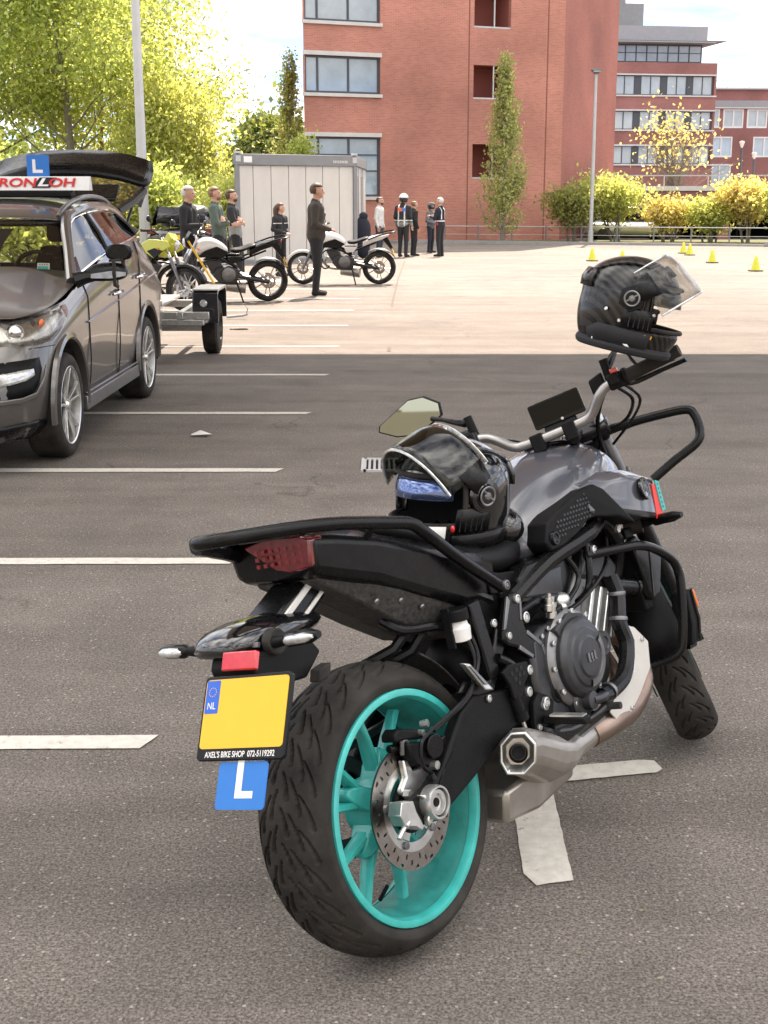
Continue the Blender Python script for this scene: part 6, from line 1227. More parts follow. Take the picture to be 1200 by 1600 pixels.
b=MB();b.loft([[(.985,cy+(y-cy)*.55,cz+(z-cz)*.55) for y,z in mo],[(.965,cy+(y-cy)*.95,cz+(z-cz)*.95) for y,z in mo],[(.945+(z-cz)*.05,y,z) for y,z in mo],[(.941+(z-cz)*.05,cy+(y-cy)*.985,cz+(z-cz)*.985) for y,z in mo]]);mr=b.build('mirror',M['satin'],BK,ST,fixn=True,bev=.002)
b=MB();P=[(.9385+(z-cz)*.05,cy+(y-cy)*.93,cz+(z-cz)*.92) for y,z in mo];b.add(P,[tuple(range(8))]);g_=b.build('mirror_glass',M['mirror'],mr,ST,fixn=True)
b=MB();b.ell((.95,-.285,1.21),(.02,.05,.035),12,8);b.build('mirror',M['satin'],BK,ST)
D=[(.040,1.074),(-.095,1.076),(-.100,1.012),(.042,1.008)]
P=rrect(-.100,1.008,.042,1.076,.006);b=MB();b.loft([[(.95,y,z) for y,z in P],[(.925,y,z) for y,z in P]]);ds=b.build('dashboard',M['satin'],BK,ST,bev=.002,fixn=True)
P=rrect(-.096,1.018,.038,1.072,.004);b=MB();b.loft([[(.926,y,z) for y,z in P],[(.9238,y,z) for y,z in P]]);b.build('dash_screen',M['screen'],ds,ST,fixn=True)
b=MB();b.lathe([(0,.002),(.004,.0015),(.004,0)],(.9235,-.035,1.013),(-1,0,0),14);b.build('dash_button',M['alu'],ds,ST)
b=MB();b.prism([(.93,1.01),(.96,1.0),(.93,.975),(.90,.98)],'y',-.07,.02);b.build('dash_bracket',M['matte'],BK,ST,bev=.004)
b=MB();b.lathe([(0,.006),(.012,.006),(.014,.010),(.020,.010),(.024,0)],(1.03,-.02,.965),(-.4,0,.9),24);b.build('ignition_lock',M['chrome'],BK,ST)
for P,r in (([(.90,-.20,1.03),(.95,-.22,.99),(1.05,-.18,.95),(1.08,-.10,.93),(1.10,-.06,.85)],.005),([(.87,-.22,1.03),(.92,-.24,.985),(1.0,-.20,.945),(1.07,-.12,.90)],.004),([(.90,-.17,1.04),(.96,-.13,1.0),(1.03,-.10,.95),(1.06,-.09,.86)],.006),([(.90,.20,1.03),(.95,.20,.99),(1.03,.14,.94),(1.05,.09,.86)],.005),([(.90,.18,1.04),(.93,.10,1.0),(1.0,.05,.95)],.006)):
    b=MB();b.tube(P,r,8,sm=5);b.build('control_cable',M['satin'],BK,ST)
# small pouch hanging from the front of the bar
pm=_m@Matrix.Translation((1.165,-.185,.415))@Matrix.Scale(.85,4)
po=thing('pouch','dark folded pouch hanging in front of the lower crash bar by the front wheel','pouch',mat=pm)
b=MB();b.loft([[(-.02,-.035,-.085),(.05,-.035,-.075),(.05,.035,-.075),(-.02,.035,-.085)],[(0,-.04,-.02),(.062,-.04,-.01),(.062,.04,-.01),(0,.04,-.02)],[(.02,-.03,.085),(.05,-.03,.09),(.05,.03,.09),(.02,.03,.085)]]);b.build('pouch_body',M['vinyl'],po,bev=.008,fixn=True)
b=MB();b.box((.052,-.03,.055),(.012,.018,.06),rotm(y=-14));b.build('orange_tag',M['orange'],po,bev=.003)
b=MB();b.tube([(.02,-.041,-.08),(.035,-.044,-.01),(.04,-.033,.09)],.004,6);b.box((.0,-.0,-.088),(.05,.05,.012));b.build('pouch_strap',M['satin'],po)
# ================================================================ OTHER MOTORCYCLES
def moto(label,rear,front,body,acc,fair=False,crash=True,rack=True,lean=-9,spk=5):
    rx,ry=rear;fx,fy=front;yaw=math.atan2(fy-ry,fx-rx);W_=1.40
    t=thing('motorcycle',label,'motorcycle',(rx,ry,gz(ry)),(0,0,0),'motorcycles parked in the sun')
    t.rotation_euler=(Matrix.Rotation(yaw,3,'Z')@Matrix.Rotation(R(lean),3,'X')).to_euler()
    for nm,x,w,hw in (('rear_wheel',0,.31,.075),('front_wheel',W_,.305,.055)):
        c=(x,0,w);b=MB();b.lathe([(.235,-.05),(.228,-.052),(.215,-.03),(.21,0),(.215,.03),(.228,.052),(.235,.05)],c,(0,1,0),40);wh=b.build(nm,M['engine'],t)
        b=MB();b.lathe([(w-.085,-hw*.7),(w-.06,-hw),(w-.03,-hw*.95),(w-.008,-hw*.55),(w,0),(w-.008,hw*.55),(w-.03,hw*.95),(w-.06,hw),(w-.085,hw*.7)],c,(0,1,0),48);b.build('tyre',M['rubber'],wh)
        b=MB()
        for k in range(spk*2):
            a=math.pi*k/spk+(.12 if k%2 else -.12);b.tube([(x+.04*math.cos(a),0,w+.04*math.sin(a)),(x+.22*math.cos(a),0,w+.22*math.sin(a))],[.012,.008],5)
        b.cyl((x,-.07,w),(x,.07,w),.035,14);b.build('spokes',M['alu'],wh)
        b=MB();b.lathe([(.075,.062),(.11,.062),(.11,.068),(.075,.068),(.075,.062)],c,(0,1,0),28);b.lathe([(.075,-.062),(.11,-.062),(.11,-.068),(.075,-.068),(.075,-.062)],c,(0,1,0),28);b.build('brake_disc',M['steel'],wh)
    for s in (1,-1):
        b=MB();b.tube([(1.40,.09*s,.305),(1.20,.09*s,.72)],.027,10);b.build('fork_slider',M['engl'],t);b=MB();b.tube([(1.20,.09*s,.72),(1.075,.09*s,.99)],.021,10);b.build('fork_tube',M['chrome'],t)
        b=MB();b.tube([(0,.10*s,.31),(.55,.11*s,.42)],[.032,.04],8);b.build('swingarm',M['engine'],t)
    b=MB();secs=[]
    for a in np.linspace(R(15),R(150),12): secs.append([(1.40+(.325+d)*math.cos(a),y,.305+(.325+d)*math.sin(a)) for y,d in ((-.07,-.03),(-.05,.005),(0,.012),(.05,.005),(.07,-.03))])
    b.loft(secs,closed=False,cap=False);b.build('front_fender',acc if fair else body,t,solid=.006)
    b=MB();secs=[]
    for a in np.linspace(R(55),R(150),10): secs.append([(.0+(.345)*math.cos(a),y,.31+(.345)*math.sin(a)) for y in (-.08,-.03,.03,.08)])
    b.loft(secs,closed=False,cap=False);b.build('rear_fender',M['engl'],t,solid=.006)
    sc=lambda x,P:[(x,y,z) for y,z in P]+[(x,-y,z) for y,z in P[::-1]]
    b=MB();b.loft([sc(.60,[(.05,.82),(.09,.79),(.10,.74),(.06,.70)]),sc(.74,[(.07,.93),(.13,.88),(.15,.79),(.10,.71)]),sc(.90,[(.08,.985),(.15,.93),(.17,.82),(.13,.73)]),sc(1.03,[(.07,.96),(.15,.90),(.18,.80),(.15,.72)]),sc(1.12,[(.05,.88),(.12,.85),(.16,.78),(.13,.71)])]);b.build('fuel_tank',body,t,sub=2,fixn=True)
    for s in (1,-1):
        b=MB();b.prism([(.62,.77),(.80,.86),(.98,.80),(1.10,.70),(.95,.70),(.72,.69)],'y',.165*s,.186*s);b.build('knee_panel',M['satin'],t,bev=.006)
        b=MB();b.prism([(.40,.70),(.64,.70),(.60,.60),(.46,.62)],'y',.12*s,.15*s);b.build('side_cover',acc,t,bev=.006)
        b=MB();b.tube([(1.06,.05*s,.87),(.80,.13*s,.70),(.52,.13*s,.55),(.50,.13*s,.40)],.024,8,sm=3);b.tube([(.50,.12*s,.62),(.05,.10*s,.78)],.015,6);b.build('frame',M['satin'],t)
    b=MB();b.loft([sc(.18,[(.08,.885),(.11,.87),(.09,.84)]),sc(.30,[(.10,.86),(.13,.84),(.11,.80)]),sc(.42,[(.11,.80),(.14,.785),(.12,.74)]),sc(.60,[(.09,.81),(.11,.79),(.09,.73)])]);b.build('seat',M['vinyl'],t,sub=1,fixn=True)
    b=MB();b.loft([sc(-.18,[(.03,.93),(.05,.92),(.04,.89)]),sc(-.05,[(.07,.915),(.10,.89),(.08,.83)]),sc(.12,[(.09,.885),(.12,.86),(.10,.78)]),sc(.30,[(.10,.80),(.12,.78),(.10,.70)])]);b.build('tail',acc,t,bev=.01,fixn=True)
    b=MB();b.box((-.185,0,.905),(.03,.09,.035));b.build('tail_light',M['red'],t,bev=.005)
    b=MB();b.prism([(-.15,.87),(-.05,.84),(-.22,.64),(-.26,.66)],'y',-.03,.03);b.build('plate_hanger',M['satin'],t);b=MB();b.box((-.26,0,.60),(.008,.2,.15),rotm(y=20));b.build('number_plate',M['yellow'],t,bev=.002)
    b=MB();b.prism([(.44,.50),(.60,.56),(.80,.54),(.86,.42),(.76,.31),(.50,.30)],'y',-.16,.16);b.prism([(.66,.50),(.80,.70),(.97,.63),(.86,.44)],'y',-.12,.12);en=b.build('engine',M['engine'],t,bev=.015)
    for s in (1,-1):
        b=MB();b.lathe([(.11,.16*s),(.105,.19*s),(.08,.20*s),(0,.205*s)][::-s],(.63,0,.44),(0,1,0),28);b.build('engine_cover',M['engl'],en)
    b=MB();b.tube([(.95,-.08,.50),(1.0,-.10,.38),(.90,-.13,.28),(.60,-.14,.26),(.40,-.16,.28)],.026,10,sm=4);b.tube([(.42,-.16,.28),(.22,-.18,.33)],[.055,.06],12);b.tube([(.70,.0,.25),(.35,.06,.23)],[.08,.10],12);b.build('exhaust',M['muff'],t)
    b=MB();b.tube([(.93,.40,1.06),(.97,.22,1.07),(1.04,.10,1.02),(1.04,-.10,1.02),(.97,-.22,1.07),(.93,-.40,1.06)],.013,8,sm=4);b.build('handlebar',M['satin'],t)
    for s in (1,-1):
        b=MB();b.tube([(.965,.25*s,1.07),(.925,.40*s,1.06)],.02,8);b.build('grip',M['rubber'],t)
        b=MB();b.tube([(.98,.22*s,1.07),(1.0,.27*s,1.20)],.007,6);b.ell((1.0,.32*s,1.22),(.02,.07,.045),12,8);b.build('mirror',M['satin'],t)
        b=MB();b.tube([(1.08,.12*s,.83),(1.08,.22*s,.83)],.014,8);b.build('turn_signal',M['orange'],t)
        b=MB();b.tube([(.48,.15*s,.36),(.48,.27*s,.35)],.014,6);b.build('footpeg',M['matte'],t)
        if crash:
            b=MB();b.tube([(.80,.15*s,.66),(.98,.27*s,.66),(1.08,.28*s,.52),(1.02,.22*s,.34),(.92,.08*s,.32)],.0135,8,sm=3);b.build('crash_bar',M['satin'],t)
    b=MB();b.ell((1.18,0,.90),(.09,.09,.10),16,10);b.prism([(1.10,.96),(1.17,1.06),(1.22,.98),(1.16,.84)],'y',-.11,.11);hl_=b.build('headlight_shell',body if fair else M['satin'],t,bev=.01)
    b=MB();b.lathe([(0,.03),(.05,.02),(.07,0)],(1.255,0,.895),(1,0,-.1),20);b.build('headlight_lens',M['clearl'],hl_)
    if rack:
        b=MB();b.tube([(.20,.15,.84),(-.05,.15,.93),(-.26,.12,.97),(-.28,0,.97),(-.26,-.12,.97),(-.05,-.15,.93),(.20,-.15,.84)],.0135,8,sm=3);b.build('rear_rack',M['satin'],t)
    if fair:
        for s in (1,-1):
            b=MB();b.prism([(.72,.84),(.92,.96),(1.20,.94),(1.26,.86),(1.10,.78),(1.0,.70),(.90,.76)],'y',.17*s,.20*s);b.build('fairing',body,t,bev=.012)
            b=MB();b.prism([(.90,.80),(1.02,.84),(1.16,.80),(1.02,.70)],'y',.199*s,.206*s);b.build('fairing_inlet',M['satin'],t,bev=.004)
    b=MB();b.tube([(.50,.12,.32),(.42,.30,.02)],.014,6);b.build('side_stand',M['satin'],t)
    return t
WB_=mat('white_bike_paint',(.66,.64,.61),.25,coat=1);YB_=mat('yellow_green_bike_paint',(.50,.52,.02),.25,coat=1)
moto('white and black naked motorcycle whose rear wheel shows right of the trailer',(-1.77,20.65),(-3.13,20.25),WB_,M['satin'],lean=-7)
moto('white motorcycle parked behind the man in the olive jacket',(-.09,25.15),(-1.54,25.15),WB_,WB_,lean=-7)
moto('yellow green and black motorcycle between the car and the trailer mudguard',(-4.03,19.05),(-2.72,18.55),YB_,M['satin'],True,lean=-6)
# ================================================================ FAR CARS
def small_car(label,x,y,yaw,paint,z=0):
    t=thing('parked_car',label,'car',(x,y,gz(y)+z),(0,0,yaw),'cars parked at the back of the lot')
    P=[(-2.05,.70,.45,.80,0),(-1.98,.82,.30,.92,0),(-1.4,.86,.22,.95,0),(-.5,.87,.20,.94,0),(.5,.87,.20,.93,0),(1.2,.86,.20,.90,0),(1.75,.80,.25,.78,0),(2.0,.62,.35,.62,0)]
    b=MB();secs=[]
    for x_,hw,zb,zt,_ in P: secs.append([(x_,s*a*hw,z_) for s,a,z_ in ((1,.85,zb),(1,1,zb+.15),(1,1.0,(zb+zt)/2+.1),(1,.93,zt),(-1,.93,zt),(-1,1.0,(zb+zt)/2+.1),(-1,1,zb+.15),(-1,.85,zb))])
    b.loft(secs);b.build('car_body',paint,t,sub=1,fixn=True)
    b=MB();b.loft([[(-1.85,s*a,z_) for s,a,z_ in ((1,.76,.90),(1,.62,1.12),(-1,.62,1.12),(-1,.76,.90))],[(-1.35,s*a,z_) for s,a,z_ in ((1,.80,.90),(1,.60,1.50),(-1,.60,1.50),(-1,.80,.90))],[(-.2,s*a,z_) for s,a,z_ in ((1,.80,.90),(1,.61,1.55),(-1,.61,1.55),(-1,.80,.90))],[(.45,s*a,z_) for s,a,z_ in ((1,.80,.90),(1,.58,1.46),(-1,.58,1.46),(-1,.80,.90))],[(1.2,s*a,z_) for s,a,z_ in ((1,.74,.88),(1,.60,.92),(-1,.60,.92),(-1,.74,.88))]]);b.build('roof',paint,t,sub=1,fixn=True)
    b=MB();b.add([(-1.86,.58,1.04),(-1.86,-.58,1.04),(-1.50,-.54,1.40),(-1.50,.54,1.40)],[(0,1,2,3)]);b.build('rear_window',M['screen'],t,solid=.02)
    for s in (1,-1):
        b=MB();b.add([(-1.3,.755*s,.97),(.75,.755*s,.97),(.35,.615*s,1.40),(-1.15,.63*s,1.42)],[(0,1,2,3)]);b.build('side_window',M['screen'],t,solid=.02)
        b=MB();b.box((-2.0,.68*s,.86),(.08,.2,.14));b.build('tail_lamp',M['dred'],t,bev=.02)
        b=MB();b.box((1.88,.60*s,.70),(.12,.26,.10));b.build('head_lamp',M['clearl'],t,bev=.02)
        for wx in (-1.3,1.25):
            b=MB();b.lathe([(0,.0),(.2,.01*s),(.22,.0),(.30,-.02*s),(.31,-.05*s),(.31,-.2*s)][::s],(wx,.87*s,.31),(0,1,0),28);b.build('car_wheel',M['rubber'],t)
    b=MB();b.box((-2.07,0,.72),(.02,.5,.11));b.build('number_plate',M['yellow'],t)
    return t
small_car('black car standing across the lot behind the white haired man',-4.85,34.2,R(92),M['carp2'])
small_car('silver car half hidden by shrubs at the foot of the parking deck',10.55,58.8,R(4),M['alu'],-.05)
# ================================================================ CONES
cone=None
for x,y,l in ((5.47,35.9,'yellow training cone left of the helmet on the mirror'),(5.93,34.0,'yellow training cone partly hidden by the top of the hanging helmet'),(9.15,41.8,'farthest yellow training cone, left one of the close pair'),(8.99,40.2,'yellow training cone on the right of the close pair'),(8.34,34.7,'yellow training cone between the close pair and the rightmost cone'),(8.23,30.2,'nearest yellow training cone by the right edge')):
    if cone is None:
        cone=thing('traffic_cone',l,'cone',(x,y,gz(y)),(0,0,0),'yellow training cones')
        b=MB();b.lathe([(.105,.03),(.10,.05),(.028,.33),(.022,.335),(0,.335)],(0,0,0),(0,0,1),20);b.build('cone_body',M['hivis'],cone)
        b=MB();b.prism(rrect(-.14,-.14,.14,.14,.03),'z',0,.03);b.build('cone_base',M['joint2'],cone)
    else:
        c=copy_tree(cone);c.location=(x,y,gz(y));c['label']=l
# ================================================================ PEOPLE
def surfnet(f,lo,hi,h):
    n=[int(math.ceil((hi[i]-lo[i])/h))+1 for i in range(3)]
    ax=[lo[i]+h*np.arange(n[i]) for i in range(3)]
    X,Y,Z=np.meshgrid(*ax,indexing='ij');D=f(X,Y,Z)
    ins=D<0
    c=np.zeros(tuple(k-1 for k in n),int)
    for a in (0,1):
        for b_ in (0,1):
            for d in (0,1): c+=ins[a:n[0]-1+a,b_:n[1]-1+b_,d:n[2]-1+d]
    act=(c>0)&(c<8);idx=-np.ones(c.shape,int);ids=np.argwhere(act);idx[act]=np.arange(len(ids))
    S=np.zeros((len(ids),3));K=np.zeros(len(ids));cor=[(a,b_,d) for a in(0,1) for b_ in(0,1) for d in(0,1)]
    val=np.stack([D[ids[:,0]+a,ids[:,1]+b_,ids[:,2]+d] for a,b_,d in cor],1)
    for i in range(8):
        for j in range(i+1,8):
            if sum(abs(cor[i][k]-cor[j][k]) for k in range(3))!=1: continue
            m=(val[:,i]<0)!=(val[:,j]<0);t=np.where(m,val[:,i]/(val[:,i]-val[:,j]+1e-12),0)[:,None]
            p=np.array(cor[i])+t*(np.array(cor[j])-np.array(cor[i]));S+=p*m[:,None];K+=m
    V=np.array(lo)+h*(ids+S/np.maximum(K,1)[:,None])
    F=[]
    for axs in range(3):
        u,v=[(1,2),(2,0),(0,1)][axs]
        sl=[slice(1,-1)]*3;sl[axs]=slice(0,-1)
        A=ins[tuple(sl)];sl2=list(sl);sl2[axs]=slice(1,None);B_=ins[tuple(sl2)]
        for flip in (0,1):
            m=(A&~B_) if not flip else (~A&B_);P=np.argwhere(m)
            if not len(P):continue
            off=np.ones(3,int);off[axs]=0;P=P+off
            du=np.zeros(3,int);du[u]=1;dv=np.zeros(3,int);dv[v]=1
            q=[P-du-dv,P-dv,P,P-du]
            q=[idx[tuple(k.T)] for k in q]
            if flip:q=q[::-1]
            F.append(np.stack(q,1))
    return V,np.concatenate(F)
def body_mesh(caps,mats,par,h=.017,k=.025,rule=None,name='body'):
    "caps: (a,b,ra,rb,mi)"
    P=np.array([c[0] for c in caps]+[c[1] for c in caps]);r=max(max(c[2],c[3]) for c in caps)
    lo=P.min(0)-r-.03;hi=P.max(0)+r+.03
    def dist(X,Y,Z,c):
        a=np.array(c[0],float);d=np.array(c[1],float)-a;L=max(d@d,1e-9)
        t=np.clip(((X-a[0])*d[0]+(Y-a[1])*d[1]+(Z-a[2])*d[2])/L,0,1)
        return np.sqrt((X-a[0]-t*d[0])**2+(Y-a[1]-t*d[1])**2+(Z-a[2]-t*d[2])**2)-(c[2]+(c[3]-c[2])*t)
    def f(X,Y,Z):
        D=None
        for c in caps:
            d=dist(X,Y,Z,c)
            if D is None:D=d
            else:
                g=np.clip(.5+.5*(D-d)/k,0,1);D=D*(1-g)+d*g-k*g*(1-g)
        return D
    V,F=surfnet(f,lo,hi,h)
    C=V[F].mean(1);best=np.full(len(C),9.);mi=np.zeros(len(C),int)
    for c in caps:
        d=dist(C[:,0],C[:,1],C[:,2],c)/1.0;m=d<best;best[m]=d[m];mi[m]=c[4]
    if rule: mi=np.array([rule(p,i) for p,i in zip(C,mi)])
    me=bpy.data.meshes.new(name);me.from_pydata(V.tolist(),[],F.tolist())
    for m in mats:me.materials.append(m)
    me.polygons.foreach_set('material_index',mi.astype(np.int32));me.polygons.foreach_set('use_smooth',[True]*len(F))
    bm=bmesh.new();bm.from_mesh(me);bmesh.ops.smooth_vert(bm,verts=bm.verts,factor=.4,use_axis_x=True,use_axis_y=True,use_axis_z=True);bmesh.ops.recalc_face_normals(bm,faces=bm.faces);bm.to_mesh(me);bm.free()
    o=bpy.data.objects.new(name,me);COL.objects.link(o);o.parent=par;return o
def hand(par,wr,d,up,mt):
    d=Vector(d).normalized();up=Vector(up);up=(up-d*up.dot(d)).normalized();s=d.cross(up);w=Vector(wr);b=MB()
    b.loft([[w+s*.022+up*.012,w-s*.022+up*.012,w-s*.022-up*.012,w+s*.022-up*.012],[w+d*.05+s*.04+up*.014,w+d*.05-s*.036+up*.014,w+d*.05-s*.036-up*.012,w+d*.05+s*.04-up*.012],[w+d*.09+s*.038+up*.010,w+d*.09-s*.036+up*.010,w+d*.09-s*.036-up*.010,w+d*.09+s*.038-up*.010]])
    for q,L in ((.030,.065),(.010,.078),(-.010,.072),(-.029,.055)):
        p=w+d*.085+s*q;b.tube([p,p+d*L*.5-up*.006,p+d*L*.85-up*.026],[.010,.009,.007],6)
    p=w+d*.03+s*.038;b.tube([p,p+d*.03+s*.022-up*.008,p+d*.06+s*.022-up*.018],[.012,.011,.008],6)
    return b.build('hand',mt,par,fixn=True,bev=.003)
def person(label,x,y,yaw,h,top,leg,hair='hairb',pose='down',beard=None,long=False,short=False,shirt=None,rule=None,extra=(),hstyle=1,lean=0,helmet=None,turn=0,group=None,stride=.0,wide=1.0,shoe='shoe'):
    t=thing('person',label,'person',(x,y,gz(y)),(0,R(lean),0),group or 'people standing about the lot');s=h/1.78
    t.rotation_euler=(Matrix.Rotation(R(yaw),3,'Z')@Matrix.Rotation(R(lean),3,'Y')).to_euler();t.scale=(s,s,s)
    mats=[M['skin'],M[top],M[leg],M[shoe],M[shirt or top]]+[M[e] for e in extra]
    c=[]
    for q in (1,-1):
        st=stride*q
        c+=[((0,.085*q,.93),(.015+st*.5,.095*q,.50),.092*wide,.068,2),((.015+st*.5,.095*q,.50),(-.02+st,.10*q,.10),.066,.052,2),((-.02+st,.10*q,.055),(.13+st,.115*q,.04),.045,.036,3),((-.03+st,.10*q,.05),(-.05+st,.10*q,.045),.042,.036,3)]
        c+=[((.0,.055*q,.96),(0,.06*q,1.10),.118*wide,.108*wide,1),((0,.06*q,1.10),(0,.085*q,1.36),.105*wide,.105*wide,1),((0,.13*q,1.42),(0,.185*q,1.405),.068,.062,1)]
        sh=(0,.195*q,1.40);am=0 if short else 1
        if pose=='crossed': el=(.05,.25*q,1.13);wr=(.165,-.07*q,1.165+.03*q);hd=((-.25,-1*q,.02),(1,0,.3))
        elif pose=='front': el=(-.01,.26*q,1.14);wr=(.215,.07*q,1.05);hd=((.6,-.8*q,-.1),(.2,0,1))
        elif pose=='hold': el=(.02,.25*q,1.14);wr=((.28,.10*q,1.16) if q<0 else (.10,.24*q,.95));hd=((1,0,.1),(0,0,1)) if q<0 else ((.2,0,-1),(1,0,0))
        elif pose=='gesture': el=(.06,.25*q,1.15);wr=(.27,.12*q,1.20);hd=((1,-.3*q,.2),(0,-q,.4))
        else: el=(-.03,.245*q,1.14);wr=(.05,.25*q,.90);hd=((.25,0,-1),(0,-q,0))
        m=Vector(el).lerp(Vector(sh),.35);sl=Vector(sh).lerp(Vector(el),.75)
        if short: c+=[(sh,tuple(sl),.066,.060,1),(tuple(sl),el,.047,.044,0)]
        else: c.append((sh,el,.066,.055,1))
        c.append((el,wr,.050 if not short else .044,.040 if not short else .030,am))
        hand(t,wr,hd[0],hd[1],M['skin'])
    tr=R(turn);hx,hy=.025,0
    def hp(px,py,pz): return (hx+px*math.cos(tr)-py*math.sin(tr),hy+px*math.sin(tr)+py*math.cos(tr),pz)
    c+=[((-.01,0,1.40),(.01,0,1.55),.068,.055,0),((-.015,0,1.42),(-.01,0,1.475),.082,.074,1)]
    c+=[(hp(-.012,0,1.665),hp(.012,0,1.665),.084,.082,0),(hp(.02,0,1.62),hp(.035,0,1.60),.068,.058,0),(hp(.055,0,1.575),hp(.06,0,1.57),.036,.03,0),(hp(.095,0,1.645),hp(.113,0,1.618),.010,.015,0)]
    for q in (1,-1): c.append((hp(-.005,.083*q,1.645),hp(-.012,.088*q,1.62),.016,.013,0))
    body_mesh(c,mats,t,rule=rule)
    b=MB()
    for q in (1,-1): b.ell(hp(.083,.032*q,1.652),(.010,.012,.008),8,6)
    b.build('eyes',M['cl_dark'],t)
    b=MB()
    for q in (1,-1): b.tube([hp(.090,.016*q,1.668),hp(.088,.046*q,1.670)],.006,5)
    b.build('eyebrows',M[hair],t)
    b=MB();b.tube([hp(.088,.022,1.583),hp(.094,0,1.581),hp(.088,-.022,1.583)],.006,5);b.build('mouth',M['roomd'],t)
    if helmet is None and hstyle:
        b=MB();e=MB().ell((0,0,0),(.104,.094,.100),20,14);cen=hp(-.014,0,1.672)
        for f in e.f:
            p=[Vector(e.v[i]) for i in f];m=sum(p,Vector())/len(p)
            keep=(m.z>.045 or m.x<-.012-.3*m.z) and not(m.z<-.06 and hstyle<3)
            if hstyle==2: keep=keep and not(m.z>.055 and m.x>-.06)   # receding
            if keep: b.add([Vector(hp(-.014+q.x,q.y,1.672+q.z)) for q in p],[tuple(range(len(p)))])
        b.build('hair',M[hair],t,weld=True,solid=.014)
    if long:
        b=MB();b.tube([hp(-.06,0,1.70),hp(-.11,0,1.62),hp(-.12,0,1.48),hp(-.115,0,1.30)],[.06,.075,.06,.03],10,sm=3);b.build('long_hair',M[hair],t)
    if beard:
        b=MB();b.ell(hp(.055,0,1.572),(.048,.058,.042),14,10);b.build('beard',M[beard],t)
    if helmet:
        b=MB();e=MB().ell((0,0,0),(.145,.125,.140),24,16)
        for f in e.f:
            p=[Vector(e.v[i]) for i in f];m=sum(p,Vector())/len(p)
            if m.z<-.105 or (m.x>.07 and -.04<m.z<.05):continue
            b.add([Vector(hp(.0+q.x,q.y,1.655+q.z)) for q in p],[tuple(range(len(p)))],1 if m.z<.02 else 0)
        b.build('helmet',[M[helmet[0]],M[helmet[1]]],t,weld=True,solid=.018)
    return t
PP=None
person('white haired man in black jacket and sunglasses, bending over the yellow motorcycle',-3.02,21.2,-15,1.72,'cl_black','cl_dark','hairg','hold',None,shirt='cl_lgrey')
person('fair haired man in green sweater with folded arms beside the cabin',-2.72,23.6,-8,1.75,'cl_green','cl_dark','hairl','crossed',lean=-7,beard='hairl')
person('bearded man in black T-shirt with folded arms beside the cabin',-2.58,24.9,-5,1.72,'cl_black','cl_black','hairb','crossed','hairb',short=True,lean=-7,extra=('cl_lgrey',),rule=lambda p,i:5 if(i==1 and p[2]<1.10) else i)
person('woman with long dark hair in black riding jacket in front of the cabin',-2.12,28.0,-35,1.48,'cl_black','cl_black','hairb','front',None,True,turn=35,extra=('refl',),rule=lambda p,i:5 if(i==1 and 1.27<p[2]<1.30 and abs(p[1])>.05 and p[0]>.02) else i)
person('man in olive grey jacket and black trousers standing by the white motorcycle',-1.08,21.85,0,1.77,'cl_olive','cl_black','hairb','front',wide=1.27)
person('bald bearded man in loose white shirt and jeans near the cabin corner',-.13,38.6,-20,1.68,'cl_white','cl_jeans','hairb','down','hairb',hstyle=2,wide=1.08)
def vest(back):
    def r(p,i):
        if i!=1: return i
        if 1.30<p[2]<=1.40 and abs(p[1])<.13: return 7 if p[1]<0 else 6
        if 1.02<p[2]<1.06 or abs(abs(p[1])-.10)<.018: return 5
        if p[2]<1.0: return 8
        return i
    return r
person('rider in orange and blue safety vest and white helmet seen from behind',.54,38.7,62,1.74,'cl_dark','cl_dark','hairb','down',rule=vest(1),extra=('refl','cl_orange','cl_blue','cl_lgrey'),helmet=('white','black'),wide=1.1)
person('bald man in black jacket beside the rider in the safety vest',.86,39.6,20,1.58,'cl_black','cl_dark','hairl','down',hstyle=2)
person('rider in grey jacket and dark helmet facing the instructor',1.44,42.3,-35,1.52,'cl_grey','cl_navy','hairb','front',helmet=('cl_grey','black'))
person('instructor in dark jacket with red pouch and pale reflective stripes',1.60,39.1,150,1.66,'cl_navy','cl_black','hairg','gesture',extra=('refl','cl_red'),rule=lambda p,i:(5 if i==1 and (abs(abs(p[1])-.10)<.02 and p[2]>1.12 or 1.05<p[2]<1.09) else 6 if i==1 and p[2]<1.03 and p[1]>.02 and p[0]>-.02 else i))
